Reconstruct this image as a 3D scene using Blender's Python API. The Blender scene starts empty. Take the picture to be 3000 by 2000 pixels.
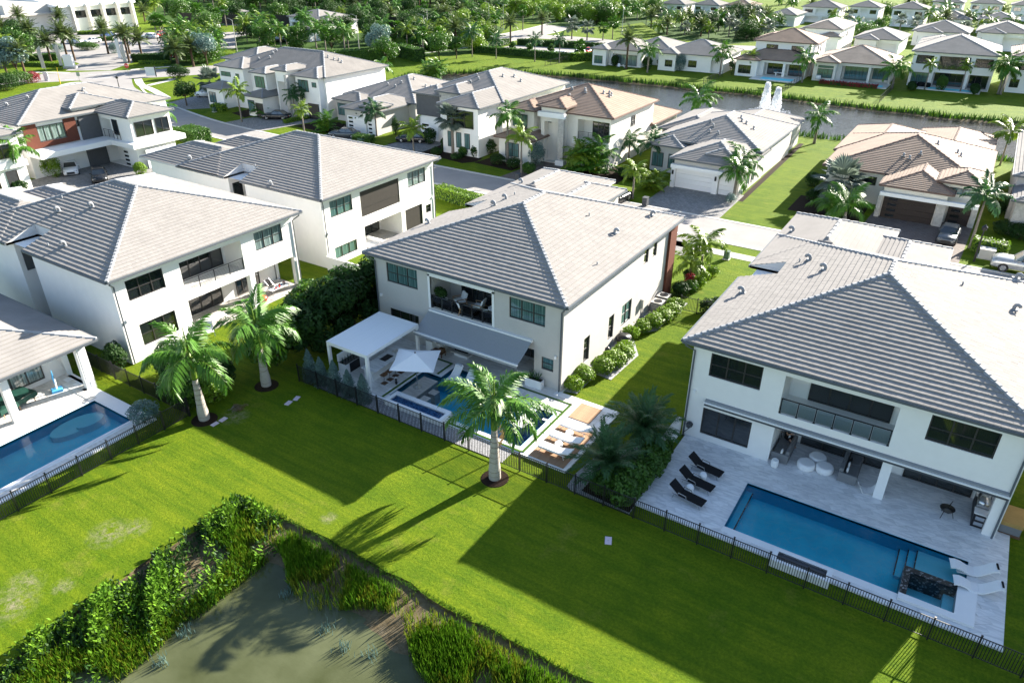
import bpy, math, random
from mathutils import Vector, Matrix
R = math.radians
random.seed(7)
SC = bpy.context.scene
COL = SC.collection

# ------------------------------------------------------------------ camera
cd = bpy.data.cameras.new('camera')
cam = bpy.data.objects.new('camera', cd)
COL.objects.link(cam)
cam.location = (0, 0, 27.6)
cam.rotation_mode = 'XYZ'
cam.rotation_euler = (Matrix.Rotation(R(32.5), 3, 'Z') @ Matrix.Rotation(R(90 - 28.96), 3, 'X') @ Matrix.Rotation(R(0.215), 3, 'Z')).to_euler('XYZ')
cd.sensor_width = 36.0
cd.lens = 36.0 * 2140.0 / 3000.0
cd.clip_start = 0.5
cd.clip_end = 3000
SC.camera = cam
SC.render.resolution_x, SC.render.resolution_y = 1024, 682

# ------------------------------------------------------------------ light
SUN_EL, SUN_AZ = 23.0, 17.5            # elevation; azimuth from +Y towards +X
world = bpy.data.worlds.new('World')
SC.world = world
world.use_nodes = True
wn = world.node_tree
sky = wn.nodes.new('ShaderNodeTexSky')
sky.sky_type = 'NISHITA'
sky.sun_disc = False
sky.sun_elevation = R(SUN_EL)
sky.sun_rotation = R(SUN_AZ)
sky.air_density = 1.0
sky.dust_density = 0.6
sky.ozone_density = 1.0
wn.nodes['Background'].inputs['Strength'].default_value = 0.067
wn.links.new(sky.outputs['Color'], wn.nodes['Background'].inputs['Color'])
sd = bpy.data.lights.new('sun', 'SUN')
sd.energy = 5.0
sd.angle = R(0.5)
sd.color = (1.0, 0.93, 0.82)
sun = bpy.data.objects.new('sun', sd)
COL.objects.link(sun)
_d = Vector((math.sin(R(SUN_AZ)) * math.cos(R(SUN_EL)), math.cos(R(SUN_AZ)) * math.cos(R(SUN_EL)), math.sin(R(SUN_EL))))
sun.rotation_euler = _d.to_track_quat('Z', 'Y').to_euler()
sun.location = (30, 80, 60)
SC.view_settings.view_transform = 'Standard'
SC.view_settings.look = 'None'
SC.view_settings.gamma = 1.0
SC.view_settings.use_curve_mapping = False
SC.view_settings.exposure = 2.15
SC.cycles.max_bounces = 6
SC.cycles.transparent_max_bounces = 24
SC.cycles.caustics_reflective = False
SC.cycles.caustics_refractive = False

# ------------------------------------------------------------------ mesh helpers
class MB:
    """collects faces; build() links them as one mesh object"""
    def __init__(s):
        s.v = []; s.f = []; s.m = []
    def poly(s, pts, m=0):
        n = len(s.v); s.v += [tuple(p) for p in pts]
        s.f.append(tuple(range(n, n + len(pts)))); s.m.append(m)
        return s
    def box(s, x0, x1, y0, y1, z0, z1, m=0, skip=''):
        n = len(s.v)
        s.v += [(x0, y0, z0), (x1, y0, z0), (x1, y1, z0), (x0, y1, z0), (x0, y0, z1), (x1, y0, z1), (x1, y1, z1), (x0, y1, z1)]
        for k, q in (('d', (0, 3, 2, 1)), ('u', (4, 5, 6, 7)), ('f', (0, 1, 5, 4)), ('r', (1, 2, 6, 5)), ('b', (2, 3, 7, 6)), ('l', (3, 0, 4, 7))):
            if k not in skip:
                s.f.append(tuple(n + i for i in q)); s.m.append(m)
        return s
    def rbox(s, c, ax, ay, hx, hy, z0, z1, m=0):
        """box round c with unit plan axes ax, ay"""
        P = [(c[0] + ax[0]*a*hx + ay[0]*b*hy, c[1] + ax[1]*a*hx + ay[1]*b*hy) for a, b in ((-1, -1), (1, -1), (1, 1), (-1, 1))]
        return s.prism(P, z0, z1, m)
    def prism(s, P, z0, z1, m=0, bottom=True):
        n = len(s.v); k = len(P)
        s.v += [(p[0], p[1], z0) for p in P] + [(p[0], p[1], z1) for p in P]
        s.f.append(tuple(n + k + i for i in range(k))); s.m.append(m)
        if bottom:
            s.f.append(tuple(n + k - 1 - i for i in range(k))); s.m.append(m)
        for i in range(k):
            j = (i + 1) % k
            s.f.append((n + i, n + j, n + k + j, n + k + i)); s.m.append(m)
        return s
    def bar(s, a, b, w, h=None, m=0, up=(0, 0, 1)):
        """square bar between two points"""
        h = h or w
        a = Vector(a); b = Vector(b); d = (b - a).normalized()
        u = Vector(up)
        if abs(d.dot(u)) > .98: u = Vector((1, 0, 0))
        x = d.cross(u).normalized() * (w / 2); y = x.normalized().cross(d).normalized() * (h / 2)
        n = len(s.v)
        for p in (a, b):
            s.v += [tuple(p - x - y), tuple(p + x - y), tuple(p + x + y), tuple(p - x + y)]
        for q in ((0, 1, 2, 3), (7, 6, 5, 4), (0, 4, 5, 1), (1, 5, 6, 2), (2, 6, 7, 3), (3, 7, 4, 0)):
            s.f.append(tuple(n + i for i in q)); s.m.append(m)
        return s
    def tube(s, pts, rad, k=8, m=0, cap=True):
        pts = [Vector(p) for p in pts]
        if not isinstance(rad, (list, tuple)): rad = [rad] * len(pts)
        n0 = len(s.v); u = None
        for i, p in enumerate(pts):
            d = (pts[min(i + 1, len(pts) - 1)] - pts[max(i - 1, 0)])
            d = d.normalized() if d.length > 1e-9 else Vector((0, 0, 1))
            if u is None:
                u = Vector((1, 0, 0)) if abs(d.x) < .9 else Vector((0, 1, 0))
            u = (u - d * u.dot(d)).normalized(); w = d.cross(u)
            for j in range(k):
                a = 2 * math.pi * j / k
                s.v.append(tuple(p + (u * math.cos(a) + w * math.sin(a)) * rad[i]))
        for i in range(len(pts) - 1):
            for j in range(k):
                a = n0 + i * k + j; b = n0 + i * k + (j + 1) % k
                s.f.append((a, b, b + k, a + k)); s.m.append(m)
        if cap:
            s.f.append(tuple(n0 + j for j in reversed(range(k)))); s.m.append(m)
            e = n0 + (len(pts) - 1) * k
            s.f.append(tuple(e + j for j in range(k))); s.m.append(m)
        return s
    def lathe(s, prof, k=16, c=(0, 0, 0), m=0):
        return s.tube([(c[0], c[1], c[2] + z) for r, z in prof], [max(r, .002) for r, z in prof], k, m)
    def mesh(s, name, mats, smooth=False):
        me = bpy.data.meshes.new(name)
        me.from_pydata(s.v, [], s.f)
        mats = mats if isinstance(mats, (list, tuple)) else [mats]
        for mm in mats: me.materials.append(M[mm] if isinstance(mm, str) else mm)
        if len(mats) > 1: me.polygons.foreach_set('material_index', s.m)
        if smooth: me.polygons.foreach_set('use_smooth', [True] * len(s.f))
        me.update()
        return me
    def build(s, name, mats, parent=None, loc=(0, 0, 0), rz=0.0, smooth=False):
        return ob(name, s.mesh(name, mats, smooth), parent, loc, rz)

def ob(name, me, parent=None, loc=(0, 0, 0), rz=0.0):
    o = bpy.data.objects.new(name, me)
    COL.objects.link(o)
    o.location = loc if len(loc) == 3 else (loc[0], loc[1], 0)
    if rz: o.rotation_euler = (0, 0, rz)
    if parent is not None: o.parent = parent
    return o
def tag(o, label, cat, group=None):
    o['label'] = label; o['category'] = cat
    if group: o['group'] = group
    return o
def thing(name, label, cat, loc=(0, 0, 0), rz=0.0, group=None):
    return tag(ob(name, None, None, loc, rz), label, cat, group)
def struct(o): o['kind'] = 'structure'; return o
def stuff(o): o['kind'] = 'stuff'; return o
def dup(root, loc, rz=0.0, sc=1.0, label=None, group=None):
    """copy of a thing with copies of its parts and sub-parts (shared meshes)"""
    def cp(o, p):
        c = o.copy(); COL.objects.link(c); c.parent = p
        for ch in KIDS.get(o.name, o.children): cp(ch, c)
        return c
    r = cp(root, None)
    r.location = loc if len(loc) == 3 else (loc[0], loc[1], 0)
    r.rotation_euler = (0, 0, rz)
    r.scale = (sc, sc, sc) if not isinstance(sc, tuple) else sc
    if label: r['label'] = label
    if group: r['group'] = group
    return r
KIDS = {}

# ------------------------------------------------------------------ materials
M = {}
def mat(name, col, rough=.7, spec=.3, noise=0.0, scale=4.0, bump=0.0, bscale=30.0, metal=0.0, col2=None, rnd=0.0, island=False, detail=4, ior=None, coord='Object', stretch=None, subsurf=None, trans=None):
    """plain procedural material: two tones mixed by noise, per-object or per-island tone shift, fine bump"""
    m = bpy.data.materials.new(name); m.use_nodes = True
    t = m.node_tree; N = t.nodes; L = t.links
    b = N['Principled BSDF']
    b.inputs['Roughness'].default_value = rough
    b.inputs['Specular IOR Level'].default_value = spec
    b.inputs['Metallic'].default_value = metal
    if ior: b.inputs['IOR'].default_value = ior
    tc = N.new('ShaderNodeTexCoord')
    src = tc.outputs[coord]
    if coord == 'World':
        src = None
    if stretch:
        mp = N.new('ShaderNodeMapping'); mp.inputs['Scale'].default_value = stretch
        L.new(tc.outputs[coord], mp.inputs['Vector']); src = mp.outputs['Vector']
    out = None
    c2 = col2 if col2 else tuple(c * (1 - noise) for c in col)
    if noise or col2:
        nt = N.new('ShaderNodeTexNoise'); nt.inputs['Scale'].default_value = scale; nt.inputs['Detail'].default_value = detail
        nt.inputs['Roughness'].default_value = .65
        L.new(src, nt.inputs['Vector'])
        mr = N.new('ShaderNodeMapRange'); mr.inputs[1].default_value = .3; mr.inputs[2].default_value = .7
        L.new(nt.outputs['Fac'], mr.inputs[0])
        mx = N.new('ShaderNodeMix'); mx.data_type = 'RGBA'
        mx.inputs['A'].default_value = (*col, 1); mx.inputs['B'].default_value = (*c2, 1)
        L.new(mr.outputs[0], mx.inputs['Factor']); out = mx.outputs['Result']
    if rnd:
        oi = N.new('ShaderNodeObjectInfo'); val = oi.outputs['Random']
        if island:
            ge = N.new('ShaderNodeNewGeometry'); ad = N.new('ShaderNodeMath'); ad.operation = 'ADD'
            L.new(val, ad.inputs[0]); L.new(ge.outputs['Random Per Island'], ad.inputs[1])
            fr = N.new('ShaderNodeMath'); fr.operation = 'FRACT'; L.new(ad.outputs[0], fr.inputs[0]); val = fr.outputs[0]
        mr2 = N.new('ShaderNodeMapRange'); mr2.inputs[3].default_value = 1 - rnd; mr2.inputs[4].default_value = 1 + rnd
        L.new(val, mr2.inputs[0])
        hv = N.new('ShaderNodeHueSaturation')
        L.new(mr2.outputs[0], hv.inputs['Value'])
        if out: L.new(out, hv.inputs['Color'])
        else: hv.inputs['Color'].default_value = (*col, 1)
        out = hv.outputs['Color']
    if out: L.new(out, b.inputs['Base Color'])
    else: b.inputs['Base Color'].default_value = (*col, 1)
    if bump:
        nb = N.new('ShaderNodeTexNoise'); nb.inputs['Scale'].default_value = bscale; nb.inputs['Detail'].default_value = 3
        L.new(src, nb.inputs['Vector'])
        bp = N.new('ShaderNodeBump'); bp.inputs['Strength'].default_value = bump; bp.inputs['Distance'].default_value = .05
        L.new(nb.outputs['Fac'], bp.inputs['Height']); L.new(bp.outputs['Normal'], b.inputs['Normal'])
    if trans:
        # thin leaf: part of the light passes through
        tr = N.new('ShaderNodeBsdfTranslucent'); ms = N.new('ShaderNodeMixShader'); ms.inputs[0].default_value = trans
        if out: L.new(out, tr.inputs['Color'])
        else: tr.inputs['Color'].default_value = (*col, 1)
        L.new(b.outputs[0], ms.inputs[1]); L.new(tr.outputs[0], ms.inputs[2]); L.new(ms.outputs[0], N['Material Output'].inputs['Surface'])
    M[name] = m
    return m

mat('stucco', (.84, .825, .80), .9, .15, .05, 1.3, .10, 60)
mat('stucco_grey', (.52, .50, .475), .9, .15, .06, 1.3, .10, 60)
mat('stucco_cream', (.72, .69, .63), .9, .15, .05, 1.2, .1, 60)
mat('stucco_dark', (.12, .12, .125), .85, .2, .15, 2)
mat('trim_white', (.82, .82, .82), .6, .3, .03, 3)
mat('tile_grey', (.285, .268, .252), .9, .08, .10, .45, .12, 18, rnd=.055, island=True)
mat('tile_grey_far', (.285, .268, .252), .9, .08, .18, .5, .15, 14, rnd=.08)
mat('tile_brown_far', (.31, .225, .17), .8, .25, .25, .5, .15, 14, rnd=.08)
mat('tile_taupe_far', (.32, .265, .22), .8, .25, .25, .5, .15, 14, rnd=.08)
mat('cap_grey', (.30, .31, .325), .8, .25, .15, 3, rnd=.12)
mat('cap_brown', (.16, .105, .085), .8, .25, .15, 3, rnd=.12)
mat('gutter', (.10, .115, .13), .45, .5, .08, 3)
mat('soffit', (.55, .55, .55), .8, .2)
mat('bronze', (.035, .032, .03), .45, .5)
mat('bronze_light', (.10, .085, .075), .5, .4)
mat('black_metal', (.012, .012, .014), .4, .5, rnd=.05)
mat('black_fabric', (.012, .012, .014), .85, .2, .2, 40)
mat('white_fabric', (.82, .82, .83), .85, .2, .03, 8)
mat('grey_fabric', (.20, .205, .215), .9, .2, .12, 20)
mat('awning_fabric', (.30, .315, .335), .9, .2, .10, 14, .1, 200)
mat('concrete', (.52, .50, .465), .9, .2, .15, .8, .1, 40)
mat('kerb', (.56, .54, .50), .9, .2, .15, 1.5)
mat('garage_brown', (.035, .025, .022), .6, .3, .2, 3)
mat('wood_brown', (.16, .085, .045), .7, .3, .3, 6)
mat('wood_deck', (.42, .26, .155), .7, .3, .3, 5, stretch=(1, 8, 1), rnd=.12)
mat('brick', (.16, .055, .035), .85, .2, .35, 10)
mat('stone_clad', (.52, .50, .47), .85, .2, .35, 4, .4, 8)
mat('dark_glass_top', (.01, .012, .014), .1, .6)
mat('chrome', (.55, .56, .58), .25, .5, metal=.9)
mat('rubber', (.015, .015, .015), .8, .2)
mat('mulch', (.035, .022, .015), .95, .1, .5, 12, .5, 25)
mat('gravel', (.52, .52, .53), .9, .2, col2=(.16, .16, .17), scale=14, bump=.5, bscale=30)
mat('soil', (.17, .14, .09), .95, .1, col2=(.08, .06, .03), scale=2.2, bump=.4, bscale=20)
mat('plant_blue_plastic', (.08, .35, .62), .45, .4)
mat('red_paint', (.55, .02, .02), .4, .5)
mat('yellow_paint', (.70, .45, .03), .5, .4)
mat('tan_canvas', (.45, .29, .10), .85, .2, .2, 3)
mat('green_tarp', (.012, .06, .045), .6, .3, .3, 6)
mat('skin', (.45, .26, .18), .6, .3)
mat('hair', (.02, .012, .008), .6, .3)
mat('lid_pink', (.62, .52, .60), .6, .3, .1, 5)
mat('utility_green', (.07, .12, .08), .6, .3, .1, 4)
mat('bin_grey', (.07, .075, .085), .6, .3, .1, 4)

def node_mat(name):
    m = bpy.data.materials.new(name); m.use_nodes = True; M[name] = m
    t = m.node_tree
    return t, t.nodes, t.links, t.nodes['Principled BSDF']
def ramp(N, L, src, stops):
    r = N.new('ShaderNodeValToRGB'); e = r.color_ramp.elements
    while len(e) < len(stops): e.new(.5)
    for k, (p, c) in enumerate(stops): e[k].position = p; e[k].color = (*c, 1)
    L.new(src, r.inputs[0]); return r.outputs['Color']
def noise(N, L, vec, scale, detail=4, rough=.6):
    n = N.new('ShaderNodeTexNoise'); n.inputs['Scale'].default_value = scale; n.inputs['Detail'].default_value = detail; n.inputs['Roughness'].default_value = rough
    if vec: L.new(vec, n.inputs['Vector'])
    return n.outputs['Fac']
def mixc(N, L, f, a, b, mode='MIX'):
    x = N.new('ShaderNodeMix'); x.data_type = 'RGBA'; x.blend_type = mode
    for s, v in (('Factor', f), ('A', a), ('B', b)):
        if hasattr(v, 'is_linked') or hasattr(v, 'links'): L.new(v, x.inputs[s])
        elif s == 'Factor': x.inputs[s].default_value = v
        else: x.inputs[s].default_value = (*v, 1)
    return x.outputs['Result']
def maprange(N, L, v, a, b, c=0.0, d=1.0):
    r = N.new('ShaderNodeMapRange'); L.new(v, r.inputs[0])
    for i, q in enumerate((a, b, c, d)): r.inputs[i + 1].default_value = q
    return r.outputs[0]
def bumpn(N, L, h, b, strength, dist=.05):
    x = N.new('ShaderNodeBump'); x.inputs['Strength'].default_value = strength; x.inputs['Distance'].default_value = dist
    L.new(h, x.inputs['Height']); L.new(x.outputs['Normal'], b.inputs['Normal'])

# lawn: blade-scale grain, mowing bands, dry and lush patches
t, N, L, b = node_mat('lawn')
ge = N.new('ShaderNodeNewGeometry'); P = ge.outputs['Position']
big = noise(N, L, P, .09, 3); mid = noise(N, L, P, .55, 5, .7); fine = noise(N, L, P, 7.0, 4, .75); blade = noise(N, L, P, 26.0, 2, .8)
mp = N.new('ShaderNodeMapping'); mp.inputs['Scale'].default_value = (.18, 2.6, 1); mp.inputs['Rotation'].default_value = (0, 0, R(4)); L.new(P, mp.inputs['Vector'])
streak = noise(N, L, mp.outputs['Vector'], 1.0, 3, .6)
c0 = ramp(N, L, mid, [(.28, (.070, .135, .004)), (.46, (.140, .205, .006)), (.58, (.185, .240, .008)), (.74, (.235, .265, .012))])
c1 = mixc(N, L, maprange(N, L, big, .38, .64, 0, .6), c0, (.20, .245, .012))
c2 = mixc(N, L, maprange(N, L, streak, .38, .66, 0, .6), c1, (.070, .145, .005))
dry = noise(N, L, P, .33, 6, .72)
c3 = mixc(N, L, maprange(N, L, dry, .58, .74, 0, .6), c2, (.29, .26, .05))
# worn sandy spots near the pond
wn_ = noise(N, L, P, 2.4, 5, .75); acc = None
for (sx_, sy_, sr_) in ((-33.4, 12.9, .8), (-32.6, 13.9, .55), (-32.9, 7.6, .95), (-33.6, 8.6, .7), (-31.9, 9.6, .4), (-36.6, 23.6, .7), (-24.5, 20.0, .35)):
    vm = N.new('ShaderNodeVectorMath'); vm.operation = 'DISTANCE'; L.new(P, vm.inputs[0]); vm.inputs[1].default_value = (sx_, sy_, 0)
    f_ = maprange(N, L, vm.outputs['Value'], sr_ * .2, sr_ * 1.6, 1, 0)
    if acc is None: acc = f_
    else:
        mxm = N.new('ShaderNodeMath'); mxm.operation = 'MAXIMUM'; L.new(acc, mxm.inputs[0]); L.new(f_, mxm.inputs[1]); acc = mxm.outputs[0]
ml = N.new('ShaderNodeMath'); ml.operation = 'MULTIPLY'; L.new(acc, ml.inputs[0]); L.new(maprange(N, L, wn_, .42, .62, 0, 1), ml.inputs[1])
c3 = mixc(N, L, ml.outputs[0], c3, (.34, .29, .19))
c4 = mixc(N, L, maprange(N, L, fine, .34, .64, 0, .75), c3, mixc(N, L, 1.0, c3, (.38, .50, .36), 'MULTIPLY'))
c5 = mixc(N, L, maprange(N, L, blade, .38, .66, 0, .5), c4, mixc(N, L, 1.0, c4, (.42, .55, .4), 'MULTIPLY'))
L.new(c5, b.inputs['Base Color'])
b.inputs['Roughness'].default_value = .9; b.inputs['Specular IOR Level'].default_value = .1
hh = N.new('ShaderNodeMath'); hh.operation = 'ADD'; L.new(fine, hh.inputs[0]); L.new(blade, hh.inputs[1])
bumpn(N, L, hh.outputs[0], b, .6, .10)

# asphalt / paver road
t, N, L, b = node_mat('asphalt')
ge = N.new('ShaderNodeNewGeometry'); P = ge.outputs['Position']
c = ramp(N, L, noise(N, L, P, .35, 6, .7), [(.3, (.27, .255, .245)), (.7, (.335, .32, .305))])
c = mixc(N, L, maprange(N, L, noise(N, L, P, 60, 2), .35, .7, 0, .35), c, (.20, .19, .185))
L.new(c, b.inputs['Base Color']); b.inputs['Roughness'].default_value = .9; b.inputs['Specular IOR Level'].default_value = .15
bumpn(N, L, noise(N, L, P, 50, 2), b, .3, .02)

# driveway pavers
def pavers(name, ca, cb, cm, w, rot=0.0, sc=1.0):
    t, N, L, b = node_mat(name)
    ge = N.new('ShaderNodeNewGeometry')
    mp = N.new('ShaderNodeMapping'); mp.inputs['Rotation'].default_value = (0, 0, R(rot)); mp.inputs['Scale'].default_value = (sc, sc, sc); L.new(ge.outputs['Position'], mp.inputs['Vector'])
    br = N.new('ShaderNodeTexBrick'); L.new(mp.outputs['Vector'], br.inputs['Vector'])
    br.inputs['Scale'].default_value = 1.0; br.inputs['Brick Width'].default_value = w; br.inputs['Row Height'].default_value = w / 2
    br.inputs['Mortar Size'].default_value = .012; br.inputs['Bias'].default_value = 0
    br.inputs['Color1'].default_value = (*ca, 1); br.inputs['Color2'].default_value = (*cb, 1); br.inputs['Mortar'].default_value = (*cm, 1)
    c = mixc(N, L, maprange(N, L, noise(N, L, ge.outputs['Position'], 1.2, 5), .3, .7, 0, .4), br.outputs['Color'], cb)
    L.new(c, b.inputs['Base Color']); b.inputs['Roughness'].default_value = .85; b.inputs['Specular IOR Level'].default_value = .2
pavers('driveway_pavers', (.30, .29, .28), (.19, .185, .18), (.10, .10, .10), .45, 40)
pavers('driveway_brown', (.20, .165, .145), (.13, .105, .095), (.06, .05, .05), .45, 20)

# veined marble paving; tone differs from slab to slab
def marble(name, base, vein, rot, rnd=.07):
    t, N, L, b = node_mat(name)
    ge = N.new('ShaderNodeNewGeometry')
    mp = N.new('ShaderNodeMapping'); mp.inputs['Rotation'].default_value = (0, 0, R(rot)); mp.inputs['Scale'].default_value = (.7, 4.5, 1)
    oi = N.new('ShaderNodeObjectInfo'); ad = N.new('ShaderNodeMath'); ad.operation = 'ADD'
    L.new(oi.outputs['Random'], ad.inputs[0]); L.new(ge.outputs['Random Per Island'], ad.inputs[1])
    sc = N.new('ShaderNodeMath'); sc.operation = 'MULTIPLY'; sc.inputs[1].default_value = 37.0; L.new(ad.outputs[0], sc.inputs[0])
    vm = N.new('ShaderNodeVectorMath'); vm.operation = 'ADD'; L.new(ge.outputs['Position'], vm.inputs[0]); L.new(sc.outputs[0], vm.inputs[1])
    L.new(vm.outputs[0], mp.inputs['Vector'])
    n = N.new('ShaderNodeTexNoise'); n.inputs['Scale'].default_value = 1.3; n.inputs['Detail'].default_value = 7; n.inputs['Roughness'].default_value = .62; n.inputs['Distortion'].default_value = .5
    L.new(mp.outputs['Vector'], n.inputs['Vector'])
    c = ramp(N, L, n.outputs['Fac'], [(.30, vein), (.47, tuple(.5*(a + c_) for a, c_ in zip(base, vein))), (.56, base), (.8, tuple(min(.86, a * 1.06) for a in base))])
    fr = N.new('ShaderNodeMath'); fr.operation = 'FRACT'; L.new(ad.outputs[0], fr.inputs[0])
    hv = N.new('ShaderNodeHueSaturation'); L.new(maprange(N, L, fr.outputs[0], 0, 1, 1 - rnd, 1 + rnd), hv.inputs['Value']); L.new(c, hv.inputs['Color'])
    L.new(hv.outputs['Color'], b.inputs['Base Color']); b.inputs['Roughness'].default_value = .5; b.inputs['Specular IOR Level'].default_value = .35
marble('marble', (.78, .78, .785), (.56, .57, .59), -55)
marble('marble_cream', (.74, .72, .69), (.56, .54, .51), 20)
marble('travertine', (.70, .68, .65), (.56, .54, .50), 0, .05)
marble('slab_stone', (.50, .475, .44), (.36, .34, .31), 70)

# window glass: dark, reflective; some with pale blinds behind it
def glass(name, base, rough=.04, curtain=None):
    t, N, L, b = node_mat(name)
    b.inputs['Roughness'].default_value = rough; b.inputs['IOR'].default_value = 1.9; b.inputs['Specular IOR Level'].default_value = .6
    if curtain:
        tc = N.new('ShaderNodeTexCoord'); mp = N.new('ShaderNodeMapping'); mp.inputs['Scale'].default_value = (9, 9, .25); L.new(tc.outputs['Object'], mp.inputs['Vector'])
        f = noise(N, L, mp.outputs['Vector'], 1.5, 2)
        oi = N.new('ShaderNodeObjectInfo')
        c = mixc(N, L, maprange(N, L, f, .35, .65, 0, 1), base, curtain)
        c = mixc(N, L, maprange(N, L, oi.outputs['Random'], 0, 1, 0, .45), c, base)
        L.new(c, b.inputs['Base Color'])
    else:
        b.inputs['Base Color'].default_value = (*base, 1)
glass('glass', (.012, .016, .018))
glass('glass_teal', (.03, .08, .08), curtain=(.16, .27, .26))
glass('glass_curtain', (.05, .085, .085), curtain=(.34, .43, .42))

# clear railing glass
t, N, L, b = node_mat('clear_glass')
tb = N.new('ShaderNodeBsdfTransparent'); tb.inputs['Color'].default_value = (.80, .88, .88, 1)
gl = N.new('ShaderNodeBsdfGlossy'); gl.inputs['Roughness'].default_value = .03
fr = N.new('ShaderNodeFresnel'); fr.inputs['IOR'].default_value = 1.5
ms = N.new('ShaderNodeMixShader'); L.new(fr.outputs[0], ms.inputs[0]); L.new(tb.outputs[0], ms.inputs[1]); L.new(gl.outputs[0], ms.inputs[2])
L.new(ms.outputs[0], N['Material Output'].inputs['Surface'])

# swimming pool: clear tinted water over a blue shell
def pool_water(name, tint, scale, strength):
    t, N, L, b = node_mat(name)
    tb = N.new('ShaderNodeBsdfTransparent'); tb.inputs['Color'].default_value = (*tint, 1)
    gl = N.new('ShaderNodeBsdfGlossy'); gl.inputs['Roughness'].default_value = .06
    fr = N.new('ShaderNodeFresnel'); fr.inputs['IOR'].default_value = 1.33
    ge = N.new('ShaderNodeNewGeometry')
    bp = N.new('ShaderNodeBump'); bp.inputs['Strength'].default_value = strength; bp.inputs['Distance'].default_value = .05
    L.new(noise(N, L, ge.outputs['Position'], scale, 3, .6), bp.inputs['Height'])
    L.new(bp.outputs[0], fr.inputs['Normal']); L.new(bp.outputs[0], gl.inputs['Normal'])
    ms = N.new('ShaderNodeMixShader'); L.new(fr.outputs[0], ms.inputs[0]); L.new(tb.outputs[0], ms.inputs[1]); L.new(gl.outputs[0], ms.inputs[2])
    L.new(ms.outputs[0], N['Material Output'].inputs['Surface'])
pool_water('pool_water', (.93, .985, 1.0), 2.2, .25)
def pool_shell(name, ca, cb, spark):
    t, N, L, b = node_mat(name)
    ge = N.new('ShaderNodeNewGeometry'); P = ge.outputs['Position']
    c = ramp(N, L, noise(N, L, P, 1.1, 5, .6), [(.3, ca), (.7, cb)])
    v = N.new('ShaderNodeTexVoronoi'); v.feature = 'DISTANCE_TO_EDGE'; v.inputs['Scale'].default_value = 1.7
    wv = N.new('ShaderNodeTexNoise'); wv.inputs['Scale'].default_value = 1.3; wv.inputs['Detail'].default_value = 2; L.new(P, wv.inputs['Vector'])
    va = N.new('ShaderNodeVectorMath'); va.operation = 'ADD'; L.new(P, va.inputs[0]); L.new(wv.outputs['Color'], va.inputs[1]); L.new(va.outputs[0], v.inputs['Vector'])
    c = mixc(N, L, maprange(N, L, v.outputs['Distance'], 0.0, .05, spark, 0), c, (.25, .60, .70))  # pale web of water caustics painted into the shell colour
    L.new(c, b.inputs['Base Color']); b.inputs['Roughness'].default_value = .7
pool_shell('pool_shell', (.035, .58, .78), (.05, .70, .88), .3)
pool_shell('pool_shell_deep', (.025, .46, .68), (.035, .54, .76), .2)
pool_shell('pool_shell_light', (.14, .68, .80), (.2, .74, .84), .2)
t, N, L, b = node_mat('mosaic')
tc = N.new('ShaderNodeNewGeometry'); v = N.new('ShaderNodeTexVoronoi'); v.inputs['Scale'].default_value = 14; L.new(tc.outputs['Position'], v.inputs['Vector'])
c = ramp(N, L, v.outputs['Color'], [(.2, (.008, .03, .10)), (.5, (.02, .10, .26)), (.8, (.10, .28, .50))])
L.new(c, b.inputs['Base Color']); b.inputs['Roughness'].default_value = .3
t, N, L, b = node_mat('pebble_black')
tc = N.new('ShaderNodeNewGeometry'); v = N.new('ShaderNodeTexVoronoi'); v.inputs['Scale'].default_value = 13; L.new(tc.outputs['Position'], v.inputs['Vector'])
c = ramp(N, L, v.outputs['Color'], [(.35, (.008, .008, .01)), (.7, (.03, .03, .035)), (.9, (.35, .36, .38))])
L.new(c, b.inputs['Base Color']); b.inputs['Roughness'].default_value = .3

# ponds
def pond_water(name, ca, cb, wave, wscale, fac=.0, cl=None):
    t, N, L, b = node_mat(name)
    ge = N.new('ShaderNodeNewGeometry'); P = ge.outputs['Position']
    c = ramp(N, L, noise(N, L, P, .22, 5, .6), [(.32, ca), (.68, cb)])
    L.new(c, b.inputs['Base Color']); b.inputs['Roughness'].default_value = .05; b.inputs['IOR'].default_value = 1.33; b.inputs['Specular IOR Level'].default_value = .5 - fac
    mp = N.new('ShaderNodeMapping'); mp.inputs['Scale'].default_value = (1, 2.2, 1); mp.inputs['Rotation'].default_value = (0, 0, R(-35)); L.new(P, mp.inputs['Vector'])
    bumpn(N, L, noise(N, L, mp.outputs['Vector'], wscale, 4, .6), b, wave, .2)
pond_water('pond_water', (.045, .052, .018), (.098, .108, .055), .06, .6)
pond_water('lake_water', (.022, .020, .016), (.03, .027, .02), .6, .9, .22)

# foliage
def leaf(name, a, b2, rnd=.2, tr=.3, rough=.45, spec=.4, sc=.8):
    mat(name, a, rough, spec, col2=b2, scale=sc, rnd=rnd, island=True, trans=tr)
leaf('leaf_palm', (.050, .150, .012), (.085, .205, .016), tr=.22)
leaf('leaf_palm_yellow', (.12, .21, .012), (.18, .26, .016), tr=.22)
leaf('leaf_palm_dark', (.032, .095, .030), (.055, .135, .045))
leaf('leaf_date', (.07, .115, .03), (.11, .15, .04))
leaf('leaf_silver', (.12, .16, .12), (.18, .22, .175))
leaf('leaf_dead', (.16, .10, .045), (.22, .15, .07))
leaf('leaf_shrub', (.04, .11, .010), (.075, .17, .014))
leaf('leaf_shrub_bright', (.12, .23, .012), (.19, .30, .015))
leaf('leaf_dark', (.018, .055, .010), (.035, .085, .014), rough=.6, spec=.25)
leaf('leaf_blue', (.10, .175, .155), (.16, .25, .225))
leaf('leaf_red', (.20, .012, .015), (.30, .02, .03))
leaf('leaf_rust', (.30, .055, .015), (.22, .04, .012))
leaf('reed', (.075, .185, .010), (.13, .25, .012), .3, .3)
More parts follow.
